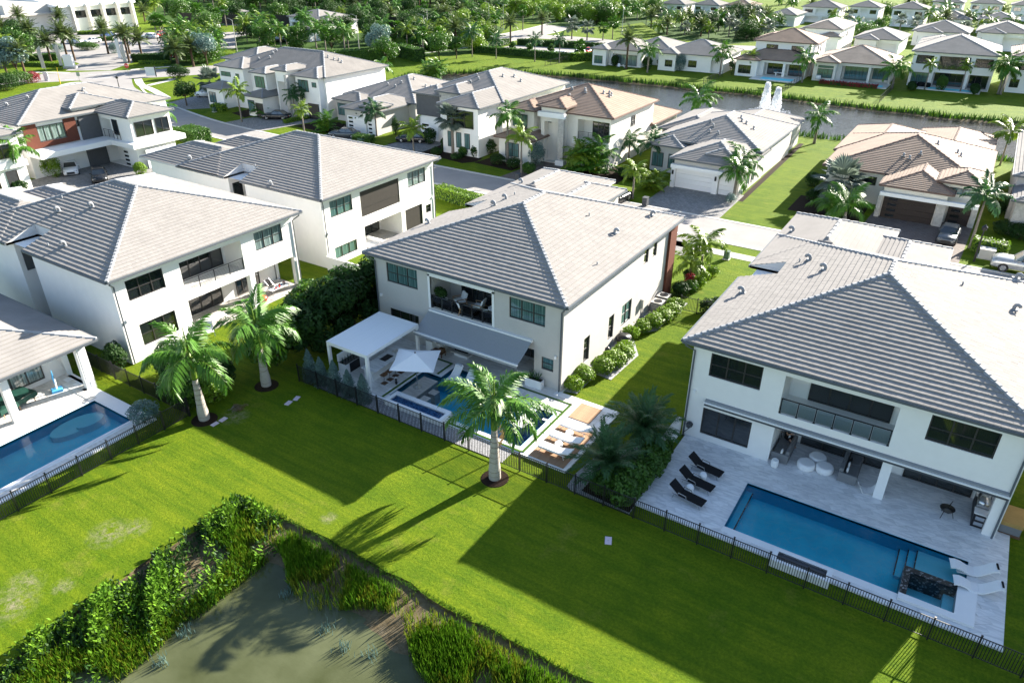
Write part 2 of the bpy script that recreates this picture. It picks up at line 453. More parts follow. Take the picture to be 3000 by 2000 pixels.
leaf('reed_yellow', (.16, .22, .014), (.23, .26, .022), .3, .3)
leaf('pickerel', (.07, .17, .012), (.13, .24, .016), .35, .25, .75, .12)
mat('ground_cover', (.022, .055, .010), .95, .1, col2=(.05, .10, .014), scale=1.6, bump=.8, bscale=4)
mat('trunk_royal', (.44, .40, .35), .85, .2, .3, 3, .3, 12, stretch=(1, 1, 4))
mat('trunk_ring', (.22, .18, .145), .9, .15, .3, 6)
mat('crownshaft', (.13, .21, .025), .45, .4, .25, 2)
mat('trunk_brown', (.13, .09, .06), .95, .1, .5, 5, .6, 14)
mat('trunk_grey', (.26, .225, .19), .95, .1, .4, 4, .4, 14, stretch=(1, 1, 5))
mat('bark', (.10, .075, .05), .95, .1, .4, 6, .5, 20)

# ------------------------------------------------------------------ building kit
# sides: f = -Y, b = +Y, l = -X, r = +X (house frame)
def wall_box(mb, x0, x1, y0, y1, z0, z1, holes=None, m=0, rev=.14, sides='fbrl'):
    """four walls with true openings: holes = {side: [(a0, a1, z0, z1, depth)]}; depth > 0 closes the recess with a back face"""
    holes = holes or {}
    for sd_ in sides:
        if sd_ in 'fb': A0, A1 = x0, x1
        else: A0, A1 = y0, y1
        def pt(a, z, d):
            return {'f': (a, y0 + d, z), 'b': (a, y1 - d, z), 'l': (x0 + d, a, z), 'r': (x1 - d, a, z)}[sd_]
        def quad(p):
            mb.poly(p if sd_ in 'fr' else p[::-1], m)
        hs = [(max(h[0], A0), min(h[1], A1), max(h[2], z0), min(h[3], z1), h[4] if len(h) > 4 else rev) for h in holes.get(sd_, [])]
        xs = sorted({A0, A1, *[h[0] for h in hs], *[h[1] for h in hs]})
        zs = sorted({z0, z1, *[h[2] for h in hs], *[h[3] for h in hs]})
        for i in range(len(xs) - 1):
            for j in range(len(zs) - 1):
                a, b2, c, d = xs[i], xs[i + 1], zs[j], zs[j + 1]
                ca, cz = (a + b2) / 2, (c + d) / 2
                if any(h[0] < ca < h[1] and h[2] < cz < h[3] for h in hs): continue
                quad([pt(a, c, 0), pt(b2, c, 0), pt(b2, d, 0), pt(a, d, 0)])
        for a, b2, c, d, dp in hs:
            D = abs(dp)
            for p, q in (((a, c), (b2, c)), ((b2, c), (b2, d)), ((b2, d), (a, d)), ((a, d), (a, c))):
                quad([pt(*p, 0), pt(*p, D), pt(*q, D), pt(*q, 0)][::-1] if True else None)
            if dp > 0: quad([pt(a, c, D), pt(b2, c, D), pt(b2, d, D), pt(a, d, D)])

WCACHE = {}
def window(par, side, a, z, w, h, at, cols=3, rows=2, depth=.07, glassm='glass', fm='bronze', fw=.07, near=True, name='window', glz=None):
    """framed window; a = left edge along the wall, at = wall plane; panes are parts of it"""
    k = (round(w, 2), round(h, 2), cols, rows, fm, fw)
    if k not in WCACHE:
        mb = MB()
        mb.box(0, w, 0, .10, 0, fw); mb.box(0, w, 0, .10, h - fw, h)
        mb.box(0, fw, 0, .10, fw, h - fw); mb.box(w - fw, w, 0, .10, fw, h - fw)
        for i in range(1, cols):
            x = w * i / cols; mb.box(x - fw * .55, x + fw * .55, .005, .095, fw, h - fw)
        for j in range(1, rows):
            zz = h * (j / rows if rows > 2 else .5)
            for i in range(cols):
                xa = (w * i / cols + fw * .55) if i else fw; xb = (w * (i + 1) / cols - fw * .55) if i < cols - 1 else w - fw
                mb.box(xa, xb, .012, .088, zz - fw * .35, zz + fw * .35)
        WCACHE[k] = mb.mesh('window_frame', fm)
    wo = ob(name, WCACHE[k], par)
    rot, off = {'f': (0, (a, at + depth)), 'b': (math.pi, (a + w, at - depth)), 'l': (-math.pi / 2, (at + depth, a + w)), 'r': (math.pi / 2, (at - depth, a))}[side]
    wo.location = (off[0], off[1], z); wo.rotation_euler = (0, 0, rot)
    cells = [(i, j) for i in range(cols) for j in range(rows)] if near else [(0, 0)]
    C, Rr = (cols, rows) if near else (1, 1)
    for (i, j) in cells:
        kk = ('p', round(w / C, 3), round(h / Rr, 3), glassm if not glz else glz[i % len(glz)])
        if kk not in WCACHE:
            WCACHE[kk] = MB().poly([(0, 0, 0), (w / C, 0, 0), (w / C, 0, h / Rr), (0, 0, h / Rr)]).mesh('pane', kk[3])
        p = ob('pane', WCACHE[kk], wo, (w / C * i, .05, h / Rr * j))
    return wo

TILE_E, TILE_W, TILE_H = .37, .31, .056
def plane_frame(side, x0, x1, y0, y1):
    """eave start, along-eave direction, inward direction, eave length"""
    return {'f': ((x0, y0), (1, 0), (0, 1), x1 - x0), 'b': ((x1, y1), (-1, 0), (0, -1), x1 - x0),
            'r': ((x1, y0), (0, 1), (-1, 0), y1 - y0), 'l': ((x0, y1), (0, -1), (1, 0), y1 - y0)}[side]
TILE_MESH = {}
def hip_roof(par, x0, x1, y0, y1, z, slope=.336, tm='tile_grey_far', cm='cap_grey', tiles=False, notch=None, gut='gutter', n_single=300, gutters='fbrl', world=None, caps=True, capsel=(0, 1, 2, 3, 4), skip='', soffit=.55, rname='roof'):
    """hip roof of lapped flat tiles; notch = {side: (a0, a1, depth)}; tiles=True lays every tile, the n_single nearest to the road side as objects"""
    notch = notch or {}
    w, d = x1 - x0, y1 - y0
    half = min(w, d) / 2
    zr = z + slope * half
    under = MB()
    # underlay a little below the tiles
    def P(side, a, t, dz=0.0):
        (ex, ey), (ux, uy), (nx, ny), Ln = plane_frame(side, x0, x1, y0, y1)
        return (ex + ux * a + nx * t, ey + uy * a + ny * t, z + slope * t + dz)
    planes = []
    for s_ in 'fbrl':
        if s_ in skip: continue
        Ln = w if s_ in 'fb' else d
        planes.append((s_, Ln))
    # roof body: fascia + soffit
    T = .20
    nl = notch.get('l')
    if nl:      # light well cut into the left eave
        ya, yb, dp = y1 - nl[1], y1 - nl[0], nl[2]
        under.box(x0 + dp, x1, y0, y1, z - T, z - .012); under.box(x0, x0 + dp, y0, ya, z - T, z - .012); under.box(x0, x0 + dp, yb, y1, z - T, z - .012)
        for yy in (ya, yb): under.poly([(x0, yy, z - T), (x0 + dp, yy, z - T), (x0 + dp, yy, z + slope * dp), (x0, yy, z)])
        under.poly([(x0 + dp, ya, z - T), (x0 + dp, yb, z - T), (x0 + dp, yb, z + slope * dp), (x0 + dp, ya, z + slope * dp)])
    else: under.box(x0, x1, y0, y1, z - T, z - .012)
    roof = under.build(rname, 'soffit', par)
    e = TILE_E; cl = math.sqrt(1 + slope * slope); te = e / cl       # plan exposure
    tb = MB(); singles = []
    for s_, Ln in planes:
        nc = int(math.ceil(half / te))
        nt = notch.get(s_)
        for k in range(nc):
            t0 = k * te; t1 = min((k + 1) * te, half)
            if t1 - t0 < .02: continue
            spans = [(0.0, Ln)]
            if nt and t0 < nt[2] - .02: spans = [(0.0, nt[0]), (nt[1], Ln)]
            for (s0, s1) in spans:
                if not tiles:
                    lo0, hi0 = max(s0, t0), min(s1, Ln - t0); lo1, hi1 = max(s0, t1), min(s1, Ln - t1)
                    if hi0 - lo0 < .02: continue
                    if hi1 < lo1: hi1 = lo1 = (hi1 + lo1) / 2
                    tb.poly([P(s_, lo0, t0, TILE_H), P(s_, hi0, t0, TILE_H), P(s_, hi1, t1, .004), P(s_, lo1, t1, .004)])
                    tb.poly([P(s_, lo0, t0, -.012), P(s_, hi0, t0, -.012), P(s_, hi0, t0, TILE_H), P(s_, lo0, t0, TILE_H)])
                else:
                    off = (k % 2) * TILE_W / 2
                    n = int(Ln / TILE_W) + 2
                    for i in range(-1, n):
                        a = i * TILE_W + off; b = a + TILE_W - .008
                        a0, b0 = max(a, t0, s0), min(b, Ln - t0, s1); a1, b1 = max(a, t1, s0), min(b, Ln - t1, s1)
                        if b0 - a0 < .03: continue
                        if b1 < a1: a1 = b1 = min(max((a1 + b1) / 2, a0), b0)
                        j = random.uniform(-.003, .003)
                        whole = (a0 == a and b0 == b and a1 == a and b1 == b and t1 - t0 > te * .99)
                        if whole and s_ == 'f':
                            singles.append((s_, a, t0, j)); continue
                        tb.poly([P(s_, a0, t0, TILE_H + j), P(s_, b0, t0, TILE_H + j), P(s_, b1, t1, .004 + j), P(s_, a1, t1, .004 + j)])
                        n0 = len(tb.v)
                        tb.v += [P(s_, a0, t0, -.012), P(s_, b0, t0, -.012)]
                        tb.f += [(n0, n0 + 1, n0 - 3, n0 - 4), (n0, n0 - 4, n0 - 1), (n0 + 1, n0 - 2, n0 - 3)]; tb.m += [0, 0, 0]
    if singles:
        singles.sort(key=lambda q: (q[2], q[1]))
        # the lowest courses show largest
        keep = singles[:n_single]
        for (s_, a, t0, j) in singles[n_single:]:
            b = a + TILE_W - .008; t1 = t0 + te
            tb.poly([P(s_, a, t0, TILE_H + j), P(s_, b, t0, TILE_H + j), P(s_, b, t1, .004 + j), P(s_, a, t1, .004 + j)])
            n0 = len(tb.v)
            tb.v += [P(s_, a, t0, -.012), P(s_, b, t0, -.012)]
            tb.f += [(n0, n0 + 1, n0 - 3, n0 - 4), (n0, n0 - 4, n0 - 1), (n0 + 1, n0 - 2, n0 - 3)]; tb.m += [0, 0, 0]
        key = (tm, slope)
        if key not in TILE_MESH:
            q = MB(); W_ = TILE_W - .008
            q.poly([(0, 0, TILE_H), (W_, 0, TILE_H), (W_, te, .004 + slope * te), (0, te, .004 + slope * te)])
            q.v += [(0, 0, -.012), (W_, 0, -.012)]
            q.f += [(4, 5, 1, 0), (4, 0, 3), (5, 2, 1)]; q.m += [0, 0, 0]
            TILE_MESH[key] = q.mesh('roof_tile', tm)
        for (s_, a, t0, j) in keep:
            p = P(s_, a, t0, j)
            ob('roof_tile', TILE_MESH[key], roof, p)
    if tb.f: 
        tt = tb.build('roof_tiles', tm, roof)
        if tiles: stuff(tt)
    # hip and ridge caps
    if caps:
        if w >= d:
            r0, r1 = (x0 + half, y0 + half, zr), (x1 - half, y0 + half, zr)
            ends = [((x0, y0, z), r0), ((x0, y1, z), r0), ((x1, y0, z), r1), ((x1, y1, z), r1)]
        else:
            r0, r1 = (x0 + half, y0 + half, zr), (x0 + half, y1 - half, zr)
            ends = [((x0, y0, z), r0), ((x1, y0, z), r0), ((x0, y1, z), r1), ((x1, y1, z), r1)]
        cb = MB()
        def cap_run(a, b):
            a = Vector(a); b = Vector(b); L_ = (b - a).length
            if L_ < .2: return
            step = .40 if tiles else .8
            n = max(1, int(L_ / step)); dv = (b - a) / n
            dr = dv.normalized(); sx = dr.cross(Vector((0, 0, 1))).normalized(); up = sx.cross(dr).normalized()
            wd = .15
            key = ('cap', cm, round(dv.length, 2))
            for i in range(n):
                p = a + dv * i; q = p + dv * 1.10
                h0, h1 = .105, .055
                pts = [p - sx * wd - up * .03, p - sx * wd * .55 + up * h0, p + sx * wd * .55 + up * h0, p + sx * wd - up * .03,
                       q - sx * wd * .9 - up * .03, q - sx * wd * .5 + up * h1, q + sx * wd * .5 + up * h1, q + sx * wd * .9 - up * .03]
                target = MB() if tiles else cb
                n0 = len(target.v); target.v += [tuple(v_) for v_ in pts]
                fs = [(0, 1, 2, 3), (0, 4, 5, 1), (1, 5, 6, 2), (2, 6, 7, 3)]
                target.f += [tuple(n0 + g for g in f_) for f_ in fs]; target.m += [0] * 4
                if tiles: target.build('ridge_tile', cm, roof)
        for i_, (a, b) in enumerate(ends):
            if i_ in capsel: cap_run(a, b)
        if 4 in capsel: cap_run(r0, r1)
        if cb.f: cb.build('ridge_cap', cm, roof)
    # gutters
    if gutters:
        g = MB(); gw = .13
        for s_ in gutters:
            nt = notch.get(s_); Ln = w if s_ in 'fb' else d
            for (a, b) in ([(0, Ln)] if not nt else [(0, nt[0]), (nt[1], Ln)]):
                (ex, ey), (ux, uy), (nx, ny), _ = plane_frame(s_, x0, x1, y0, y1)
                p = (ex + ux * a - nx * gw / 2, ey + uy * a - ny * gw / 2, z - .09); q = (ex + ux * b - nx * gw / 2, ey + uy * b - ny * gw / 2, z - .09)
                g.bar(p, q, gw, .15)
        g.build('gutter', gut, roof)
    return roof

VENTS = {}
def roof_vent(roof, x0, y0, z0, rz=0.0, big=True):
    if big not in VENTS:
        mb = MB()
        if big:
            pts = [(0, 0, -.1), (0, 0, .22), (.0, .06, .33), (0, .17, .37), (0, .27, .32), (0, .31, .22)]
            mb.tube(pts, [.11, .11, .12, .12, .11, .10], 9); mb.box(-.24, .24, -.24, .24, .02, .05)
        else:
            mb.tube([(0, 0, -.1), (0, 0, .25)], .05, 8)
        VENTS[big] = mb.mesh('roof_vent', 'cap_grey', True)
    return ob('roof_vent', VENTS[big], roof, (x0, y0, z0), rz)

def downspout(par, x, y, z1, z0=0.05, ex=0.0, ey=0.0):
    mb = MB()
    mb.tube([(x + ex, y + ey, z1 + .55), (x + ex, y + ey, z1 + .42), (x, y, z1), (x, y, z0)], .055, 8)
    return mb.build('downspout', 'gutter', par, smooth=False)
def panel(par, name, mats, *boxes):
    mb = MB()
    for b_ in boxes: mb.box(*b_)
    return mb.build(name, mats, par)

# ------------------------------------------------------------------ ground, water, roads
from mathutils.geometry import delaunay_2d_cdt
def inside(p, poly):
    c = False; n = len(poly)
    for i in range(n):
        a, b = poly[i], poly[(i + 1) % n]
        if (a[1] > p[1]) != (b[1] > p[1]) and p[0] < (b[0] - a[0]) * (p[1] - a[1]) / (b[1] - a[1]) + a[0]: c = not c
    return c
def sheet(name, outer, z, m, holes=(), parent=None, thick=0.0):
    vs = []; es = []
    for lp in (outer, *holes):
        n = len(vs); vs += [Vector(p) for p in lp]; es += [(n + i, n + (i + 1) % len(lp)) for i in range(len(lp))]
    v, e, f, *_ = delaunay_2d_cdt(vs, es, [], 0, 1e-5)
    mb = MB(); mb.v = [(p.x, p.y, z) for p in v]
    for t_ in f:
        c = (sum(v[i].x for i in t_) / 3, sum(v[i].y for i in t_) / 3)
        if inside(c, outer) and not any(inside(c, h) for h in holes): mb.f.append(tuple(t_)); mb.m.append(0)
    if thick:
        for lp in (outer, *holes):
            for i in range(len(lp)):
                a, b = lp[i], lp[(i + 1) % len(lp)]
                mb.poly([(a[0], a[1], z - thick), (b[0], b[1], z - thick), (b[0], b[1], z), (a[0], a[1], z)])
    return mb.build(name, m, parent)
def rect(x0, x1, y0, y1): return [(x0, y0), (x1, y0), (x1, y1), (x0, y1)]
def smooth_line(pts, n=6):
    out = []
    for i in range(len(pts) - 1):
        p0, p1, p2, p3 = (Vector(pts[max(i - 1, 0)]), Vector(pts[i]), Vector(pts[i + 1]), Vector(pts[min(i + 2, len(pts) - 1)]))
        for k in range(n):
            t_ = k / n
            out.append(.5 * ((2 * p1) + (p2 - p0) * t_ + (2 * p0 - 5 * p1 + 4 * p2 - p3) * t_ ** 2 + (3 * p1 - p0 - 3 * p2 + p3) * t_ ** 3))
    out.append(Vector(pts[-1])); return out
def ribbon(name, pts, w, z, m, n=6, off=0.0, thick=0.0, parent=None):
    P_ = smooth_line(pts, n) if n > 1 else [Vector(p) for p in pts]
    mb = MB(); prev = None
    for i, p in enumerate(P_):
        d = (P_[min(i + 1, len(P_) - 1)] - P_[max(i - 1, 0)]).normalized(); nrm = Vector((-d.y, d.x))
        ww = w(i / (len(P_) - 1)) if callable(w) else w
        o_ = off(i / (len(P_) - 1)) if callable(off) else off
        a = p + nrm * (o_ + ww / 2); b = p + nrm * (o_ - ww / 2)
        if prev:
            mb.poly([(prev[1].x, prev[1].y, z), (b.x, b.y, z), (a.x, a.y, z), (prev[0].x, prev[0].y, z)])
            if thick:
                for (q, r_) in ((prev[0], a), (b, prev[1])):
                    mb.poly([(q.x, q.y, z), (r_.x, r_.y, z), (r_.x, r_.y, z - thick), (q.x, q.y, z - thick)])
        prev = (a, b)
    return mb.build(name, m, parent)

POND = [(45, 18.9), (-7.8, 18.84), (-9.8, 18.69), (-12.5, 18.75), (-15.4, 18.56), (-17.8, 18.9), (-20.9, 18.82), (-24.8, 18.79), (-27.3, 18.6), (-28.4, 18.35), (-29.0, 17.5), (-29.8, 14.9), (-30.0, 12.3), (-29.9, 9.8), (-29.8, 7.5), (-29.5, 5.5), (-29.0, 0), (-28, -20), (45, -20)]
def wob(poly, amp, step, seed, closed=True):
    """subdivide an outline and roughen it a little"""
    rg = random.Random(seed); out = []
    n = len(poly)
    for i in range(n if closed else n - 1):
        a = Vector(poly[i]); b = Vector(poly[(i + 1) % n]); k = max(1, int((b - a).length / step))
        nr = Vector((-(b - a).y, (b - a).x)).normalized()
        for j in range(k):
            out.append(tuple(a + (b - a) * (j / k) + nr * (rg.uniform(-amp, amp) if j else 0)))
    return out
POND_E = wob(POND, .10, .7, 3)
LAKE = [(60, 124.2), (4, 124.4), (-24, 124.0), (-60, 123.5), (-100, 124), (-112, 127), (-114, 134), (-108, 143), (-103.5, 149.5), (-96, 153.5), (-84, 155.5), (-64, 157.0), (-41, 157.5), (-22, 155.6), (-4, 154.8), (6, 156.5), (60, 158)]
LAKE_E = wob(LAKE, .35, 2.5, 5)
P0 = rect(-45.95, -41.75, 4.0, 19.6)            # pools
P2 = [(-29.65, 30.95), (-19.05, 30.95), (-19.05, 35.1), (-25.6, 35.1), (-25.6, 36.3), (-28.1, 36.3), (-28.1, 34.7), (-29.65, 34.7)]
P3 = rect(-6.2, 5.0, 30.9, 35.1)
FP1 = [(-35.8, 174.0), (-29.6, 174.0), (-29.6, 177.3), (-35.8, 177.3)]
struct(sheet('lawn', rect(-900, 900, -120, 1500), 0.0, 'lawn', [POND_E, LAKE_E, P0, P2, P3]))

def bank(name, loop, inner, z0, z1, m, drop=.16):
    """scarp and sloping bank between the lawn edge and the water"""
    mb = MB(); n = len(loop)
    for i in range(n):
        a, b = loop[i], loop[(i + 1) % n]; c, d = inner[i], inner[(i + 1) % n]
        mb.poly([(a[0], a[1], 0), (b[0], b[1], 0), (b[0], b[1], -drop), (a[0], a[1], -drop)])
        mb.poly([(a[0], a[1], -drop), (b[0], b[1], -drop), (d[0], d[1], z1), (c[0], c[1], z1)])
    return struct(mb.build(name, m))
def inset(loop, d, seed, amp):
    rg = random.Random(seed); out = []; n = len(loop)
    area = sum(loop[i][0] * loop[(i + 1) % n][1] - loop[(i + 1) % n][0] * loop[i][1] for i in range(n)); sg = 1 if area > 0 else -1
    for i in range(n):
        a = Vector(loop[i - 1]); b = Vector(loop[(i + 1) % n]); t_ = (b - a).normalized(); nr = Vector((-t_.y, t_.x)) * sg
        out.append(tuple(Vector(loop[i]) + nr * (d + rg.uniform(-amp, amp))))
    return out
bank('pond_bank', POND_E, inset(POND_E, 4.2, 4, .5), 0, -.62, 'soil')
bank('lake_bank', LAKE_E, inset(LAKE_E, 2.2, 6, .4), 0, -.75, 'soil')
struct(sheet('pond_water', inset(POND_E, .6, 1, 0), -.45, 'pond_water'))
struct(sheet('lake_water', inset(LAKE_E, .5, 1, 0), -.55, 'lake_water'))
struct(sheet('pond_bed', POND, -1.6, 'soil'))

# roads
STREET = [(70, 75.15), (-60, 75.15), (-102, 75.7), (-125, 79.6), (-142, 84.6), (-156, 89.5), (-168, 95)]
wst = lambda t_: 6.3 + max(0, t_ - .78) * 22
struct(ribbon('street', STREET, wst, .012, 'asphalt', 8))
BLVD = [(-215, 40), (-196, 62), (-182, 82), (-172, 95), (-162, 107), (-152, 127), (-143, 152), (-137, 180), (-134, 212), (-138, 250), (-150, 300), (-170, 420)]
struct(ribbon('boulevard', BLVD, 12.5, .008, 'asphalt', 8))
for sg_ in (1, -1):
    struct(ribbon('kerb', STREET[:6], .45, .045, 'kerb', 8, lambda t_, s=sg_: s * (6.3 + max(0, t_ * .93 - .78) * 22) / 2 + s * .2, .05))
    struct(ribbon('kerb', BLVD[:3] if sg_ < 0 else BLVD[:2], .4, .05, 'kerb', 8, sg_ * 6.4, .05))
    struct(ribbon('kerb', BLVD[5:] , .4, .05, 'kerb', 8, sg_ * 6.4, .05))
CLUB = [(-176, 101), (-184, 95), (-192, 103), (-206, 106), (-225, 92), (-255, 84), (-285, 112), (-255, 140), (-225, 160), (-200, 185), (-176, 168), (-184, 140), (-190, 122), (-182, 110)]
struct(sheet('club_forecourt', CLUB, .016, 'asphalt'))
struct(sheet('lake_car_park', [(-122.5, 177), (-96.5, 177.4), (-96, 197), (-122.5, 192)], .012, 'asphalt'))
struct(sheet('lake_car_park_lane', [(-97, 178), (-82, 180), (-80, 196), (-97, 196)], .016, 'asphalt'))
struct(ribbon('cross_road', [(-134, 214), (-112, 216), (-96, 214), (-60, 226)], 10, .016, 'asphalt', 6))
def path(name, pts, w, m='concrete', n=5, z=.02): return struct(ribbon(name, pts, w, z, m, n))
path('sidewalk', [(40, 68.9), (-62, 68.9)], 1.4, n=1)
path('sidewalk', [(-135.82, 87.92), (-145.73, 91.5), (-152.48, 93.53), (-160.05, 97.67)], 1.6)
path('sidewalk', [(-150.96, 94.03), (-152.88, 100.78), (-154.52, 102.11)], 1.5)
path('sidewalk', [(-189.07, 88.88), (-184.55, 91.91), (-180.33, 93.75)], 1.5)
path('sidewalk', [(-165.91, 84.06), (-166.99, 87), (-165.89, 88.27)], 1.4)
path('sidewalk', [(-172.82, 104.19), (-169.41, 112.43), (-165.82, 111.93)], 1.4)
# road markings
mk = MB()
for (x, y) in [(-173.44, 95.69), (-171.76, 97.78), (-170.53, 99.83), (-168.64, 92.49), (-167.16, 94.28), (-171.22, 89.08)]:
    d = Vector((-162 + 172, 107 - 95)).normalized(); a = Vector((x, y)) - d * 1.2; b = Vector((x, y)) + d * 1.2
    nr = Vector((-d.y, d.x)) * .09
    mk.poly([(*(a - nr), .022), (*(b - nr), .022), (*(b + nr), .022), (*(a + nr), .022)])
struct(mk.build('road_marking', 'trim_white'))

mat('screen_mesh', (.055, .05, .045), .9, .1, .15, 3)
# ------------------------------------------------------------------ the four near villas
EAVE = 6.97
def glass_rail(par, x0, x1, y, z, n, h=1.0):
    r_ = MB().box(x0, x1, y - .03, y + .03, z + h - .05, z + h).build('railing', 'black_metal', par)
    st = (x1 - x0) / n
    for i in range(n + 1):
        x = min(max(x0 + st * i, x0 + .04), x1 - .04)
        MB().box(x - .028, x + .028, y - .028, y + .028, z, z + h - .05).box(x - .06, x + .06, y - .06, y + .06, z, z + .02).build('post', 'black_metal', r_)
    for i in range(n):
        MB().box(x0 + st * i + .06, x0 + st * (i + 1) - .06, y - .006, y + .006, z + .08, z + h - .10).build('glass_panel', 'clear_glass', r_)
    return r_
def bar_rail(par, x0, x1, y, z, n, h=1.0, k=8):
    r_ = MB().box(x0, x1, y - .025, y + .025, z + h - .04, z + h).build('railing', 'black_metal', par)
    st = (x1 - x0) / n
    for i in range(n + 1):
        x = min(max(x0 + st * i, x0 + .03), x1 - .03)
        MB().box(x - .025, x + .025, y - .025, y + .025, z, z + h - .04).build('post', 'black_metal', r_)
    for j in range(k):
        zz = z + .1 + (h - .2) * j / k
        MB().box(x0 + .05, x1 - .05, y - .009, y + .009, zz - .009, zz + .009).build('rail_bar', 'black_metal', r_)
    return r_

def villa(label, loc, rz, W, lay, low, right=(), left=(), w3=(4.5, 9.6), n_single=300, wallm='stucco', patio=None, D=19.4, ex=.52, notchwin=True, rail='glass', tiles=True):
    """two-storey villa seen from its garden side: y = 0 is the garden facade"""
    h = thing('villa', label, 'house', (loc[0], loc[1], 0), rz)
    (wl, lg, wr) = lay
    up0, up1, l0, l1 = 4.72, 6.28, 3.62, 6.15
    holes = {'f': [(wl[0], wl[1], up0, up1), (lg[0], lg[1], l0, l1, 2.4 if rail != 'screen' else .12), (wr[0], wr[1], up0, up1)], 'r': [], 'l': [(10.3, 12.7, .0, 6.78, 1.9)], 'b': []}
    for a0, a1, z0, z1, *_ in low: holes['f'].append((a0, a1, z0, z1))
    for a0, a1, z0, z1, *_ in right: holes['r'].append((a0, a1, z0, z1))
    if patio:
        holes['f'].append((patio[0], patio[1], .0, patio[2], -.35))
        if patio[3]: holes['r'].append((.6, 2.9, .0, patio[2], -.35))
    mb = MB()
    wall_box(mb, 0, W, 0, D, 0, 6.78, holes)
    w_ = mb.build('wall', wallm, h)
    mb = MB(); wall_box(mb, .02, 7.0, D + .01, 25.4, 0, 6.77, {}, sides='brl'); wall_box(mb, w3[0] + .5, w3[1] - .5, D + .005, 23.6, 0, 6.76, {}, sides='brl')
    mb.build('wall', wallm, h)
    if patio:
        mb = MB(); px0, px1, pz = patio[0], patio[1], patio[2]
        if patio[3]: px1 = W - .36
        mb.poly([(px0, 3.0, 0), (px1, 3.0, 0), (px1, 3.0, pz), (px0, 3.0, pz)])
        mb.poly([(px0, .34, 0), (px0, 3.0, 0), (px0, 3.0, pz), (px0, .34, pz)])
        if not patio[3]: mb.poly([(px1, .34, 0), (px1, 3.0, 0), (px1, 3.0, pz), (px1, .34, pz)])
        mb.poly([(px0, .34, pz), (px1, .34, pz), (px1, 3.0, pz), (px0, 3.0, pz)])
        mb.build('patio_recess', wallm, h)
        for cx in patio[4]: MB().box(cx, cx + .5, 0, .5, 0, patio[2]).build('column', 'trim_white', h)
        for d0, d1, g_ in patio[5]: window(h, 'f', d0, .12, d1 - d0, 2.3, 3.0, 4, 1, -.10, g_, name='sliding_door')
    # roofs
    hip_roof(h, -ex, W + ex, -.62, 20.0, EAVE, tm='tile_grey', tiles=tiles, notch={'l': (20.0 - 12.6, 20.0 - 10.2, 1.9 + ex)}, n_single=n_single)
    hip_roof(h, -ex, 7.5, 13.5, 26.2, EAVE + .022, tm='tile_grey_far', tiles=False, capsel=(2, 3, 4), gutters='b')
    hip_roof(h, w3[0], w3[1], 13.0, 24.2, EAVE + .014, tm='tile_grey_far', tiles=False, capsel=(2, 3, 4), gutters='rb')
    # openings
    G3 = {'f': 3}
    window(h, 'f', wl[0], up0, wl[1] - wl[0], up1 - up0, 0, 3, 2, .06, lay_g[0]); window(h, 'f', wr[0], up0, wr[1] - wr[0], up1 - up0, 0, 3, 2, .06, lay_g[1])
    if rail == 'screen':
        MB().box(lg[0], lg[1], .05, .09, l0, l1).build('screen', 'screen_mesh', h)
        MB().box(lg[0], lg[1], .03, .05, l0 + .82, l0 + .86).build('screen_bar', 'bronze', h)
    else:
        window(h, 'f', lg[0] + 1.1, l0 + .05, lg[1] - lg[0] - 1.4, 2.1, 2.4, 4, 1, -.10, 'glass', name='sliding_door')
        (glass_rail if rail == 'glass' else bar_rail)(h, lg[0] + .02, lg[1] - .02, .10, l0, 6 if rail == 'glass' else 4)
    for a0, a1, z0, z1, c_, r_, g_ in low: window(h, 'f', a0, z0, a1 - a0, z1 - z0, 0, c_, r_, .06, g_)
    for a0, a1, z0, z1, c_, r_, g_ in right: window(h, 'r', a0, z0, a1 - a0, z1 - z0, W, c_, r_, .06, g_)
    if notchwin:
        for zz, hh in ((4.4, 1.8), (1.0, 1.7)):
            window(h, 'l', 10.7, zz, 1.2, hh, 1.9, 1, 2, -.09, 'glass'); 
        MB().box(.35, 1.45, 12.60, 12.69, 4.4, 6.1).build('window', 'glass', h)
    downspout(h, .12, -.09, 6.2, .05, -.45, -.45); downspout(h, W - .12, -.09, 6.2, .05, .4, -.45)
    # coach lamps and boxes on the wall
    for (bx_, bz) in ((.35, 3.3), (W - .55, 2.6)):
        MB().box(bx_, bx_ + .16, -.13, -.005, bz, bz + .22).build('wall_lamp', 'trim_white', h)
    return h

lay_g = ('glass_teal', 'glass_teal')
VC = villa('grey two storey villa with silver awning and white pergola on its pool terrace', (-36.4, 37.7), 0, 16.4,
    ((1.15, 4.1), (5.3, 10.75), (12.15, 15.0)), [(1.2, 4.0, 1.2, 2.5, 3, 1, 'glass'), (14.8, 15.74, 1.45, 2.42, 1, 2, 'glass_teal')],
    right=[(3.2, 4.1, .75, 2.75, 1, 2, 'glass'), (7.2, 8.1, .75, 2.75, 1, 2, 'glass'), (9.5, 11.3, .9, 2.75, 2, 2, 'glass_teal'), (13.0, 13.9, 4.9, 6.35, 1, 2, 'glass'), (14.8, 15.6, 4.9, 6.35, 1, 2, 'glass')],
    wallm='stucco_grey', patio=(5.2, 14.2, 2.75, False, (), [(6.6, 9.8, 'glass'), (10.6, 13.8, 'glass')]))
lay_g = ('glass', 'glass')
VR = villa('large white two storey villa with long grey folded awning, nearest house on the right', (-11.2, 37.7), 0, 17.2,
    ((1.1, 4.15), (5.4, 11.28), (12.75, 15.85)), [(1.1, 4.1, .55, 2.45, 3, 1, 'glass')],
    w3=(5.9, 11.4), patio=(5.4, 16.6, 2.72, True, (11.25,), [(6.6, 11.6, 'glass'), (12.4, 15.9, 'glass')]))
lay_g = ('glass', 'glass_curtain')
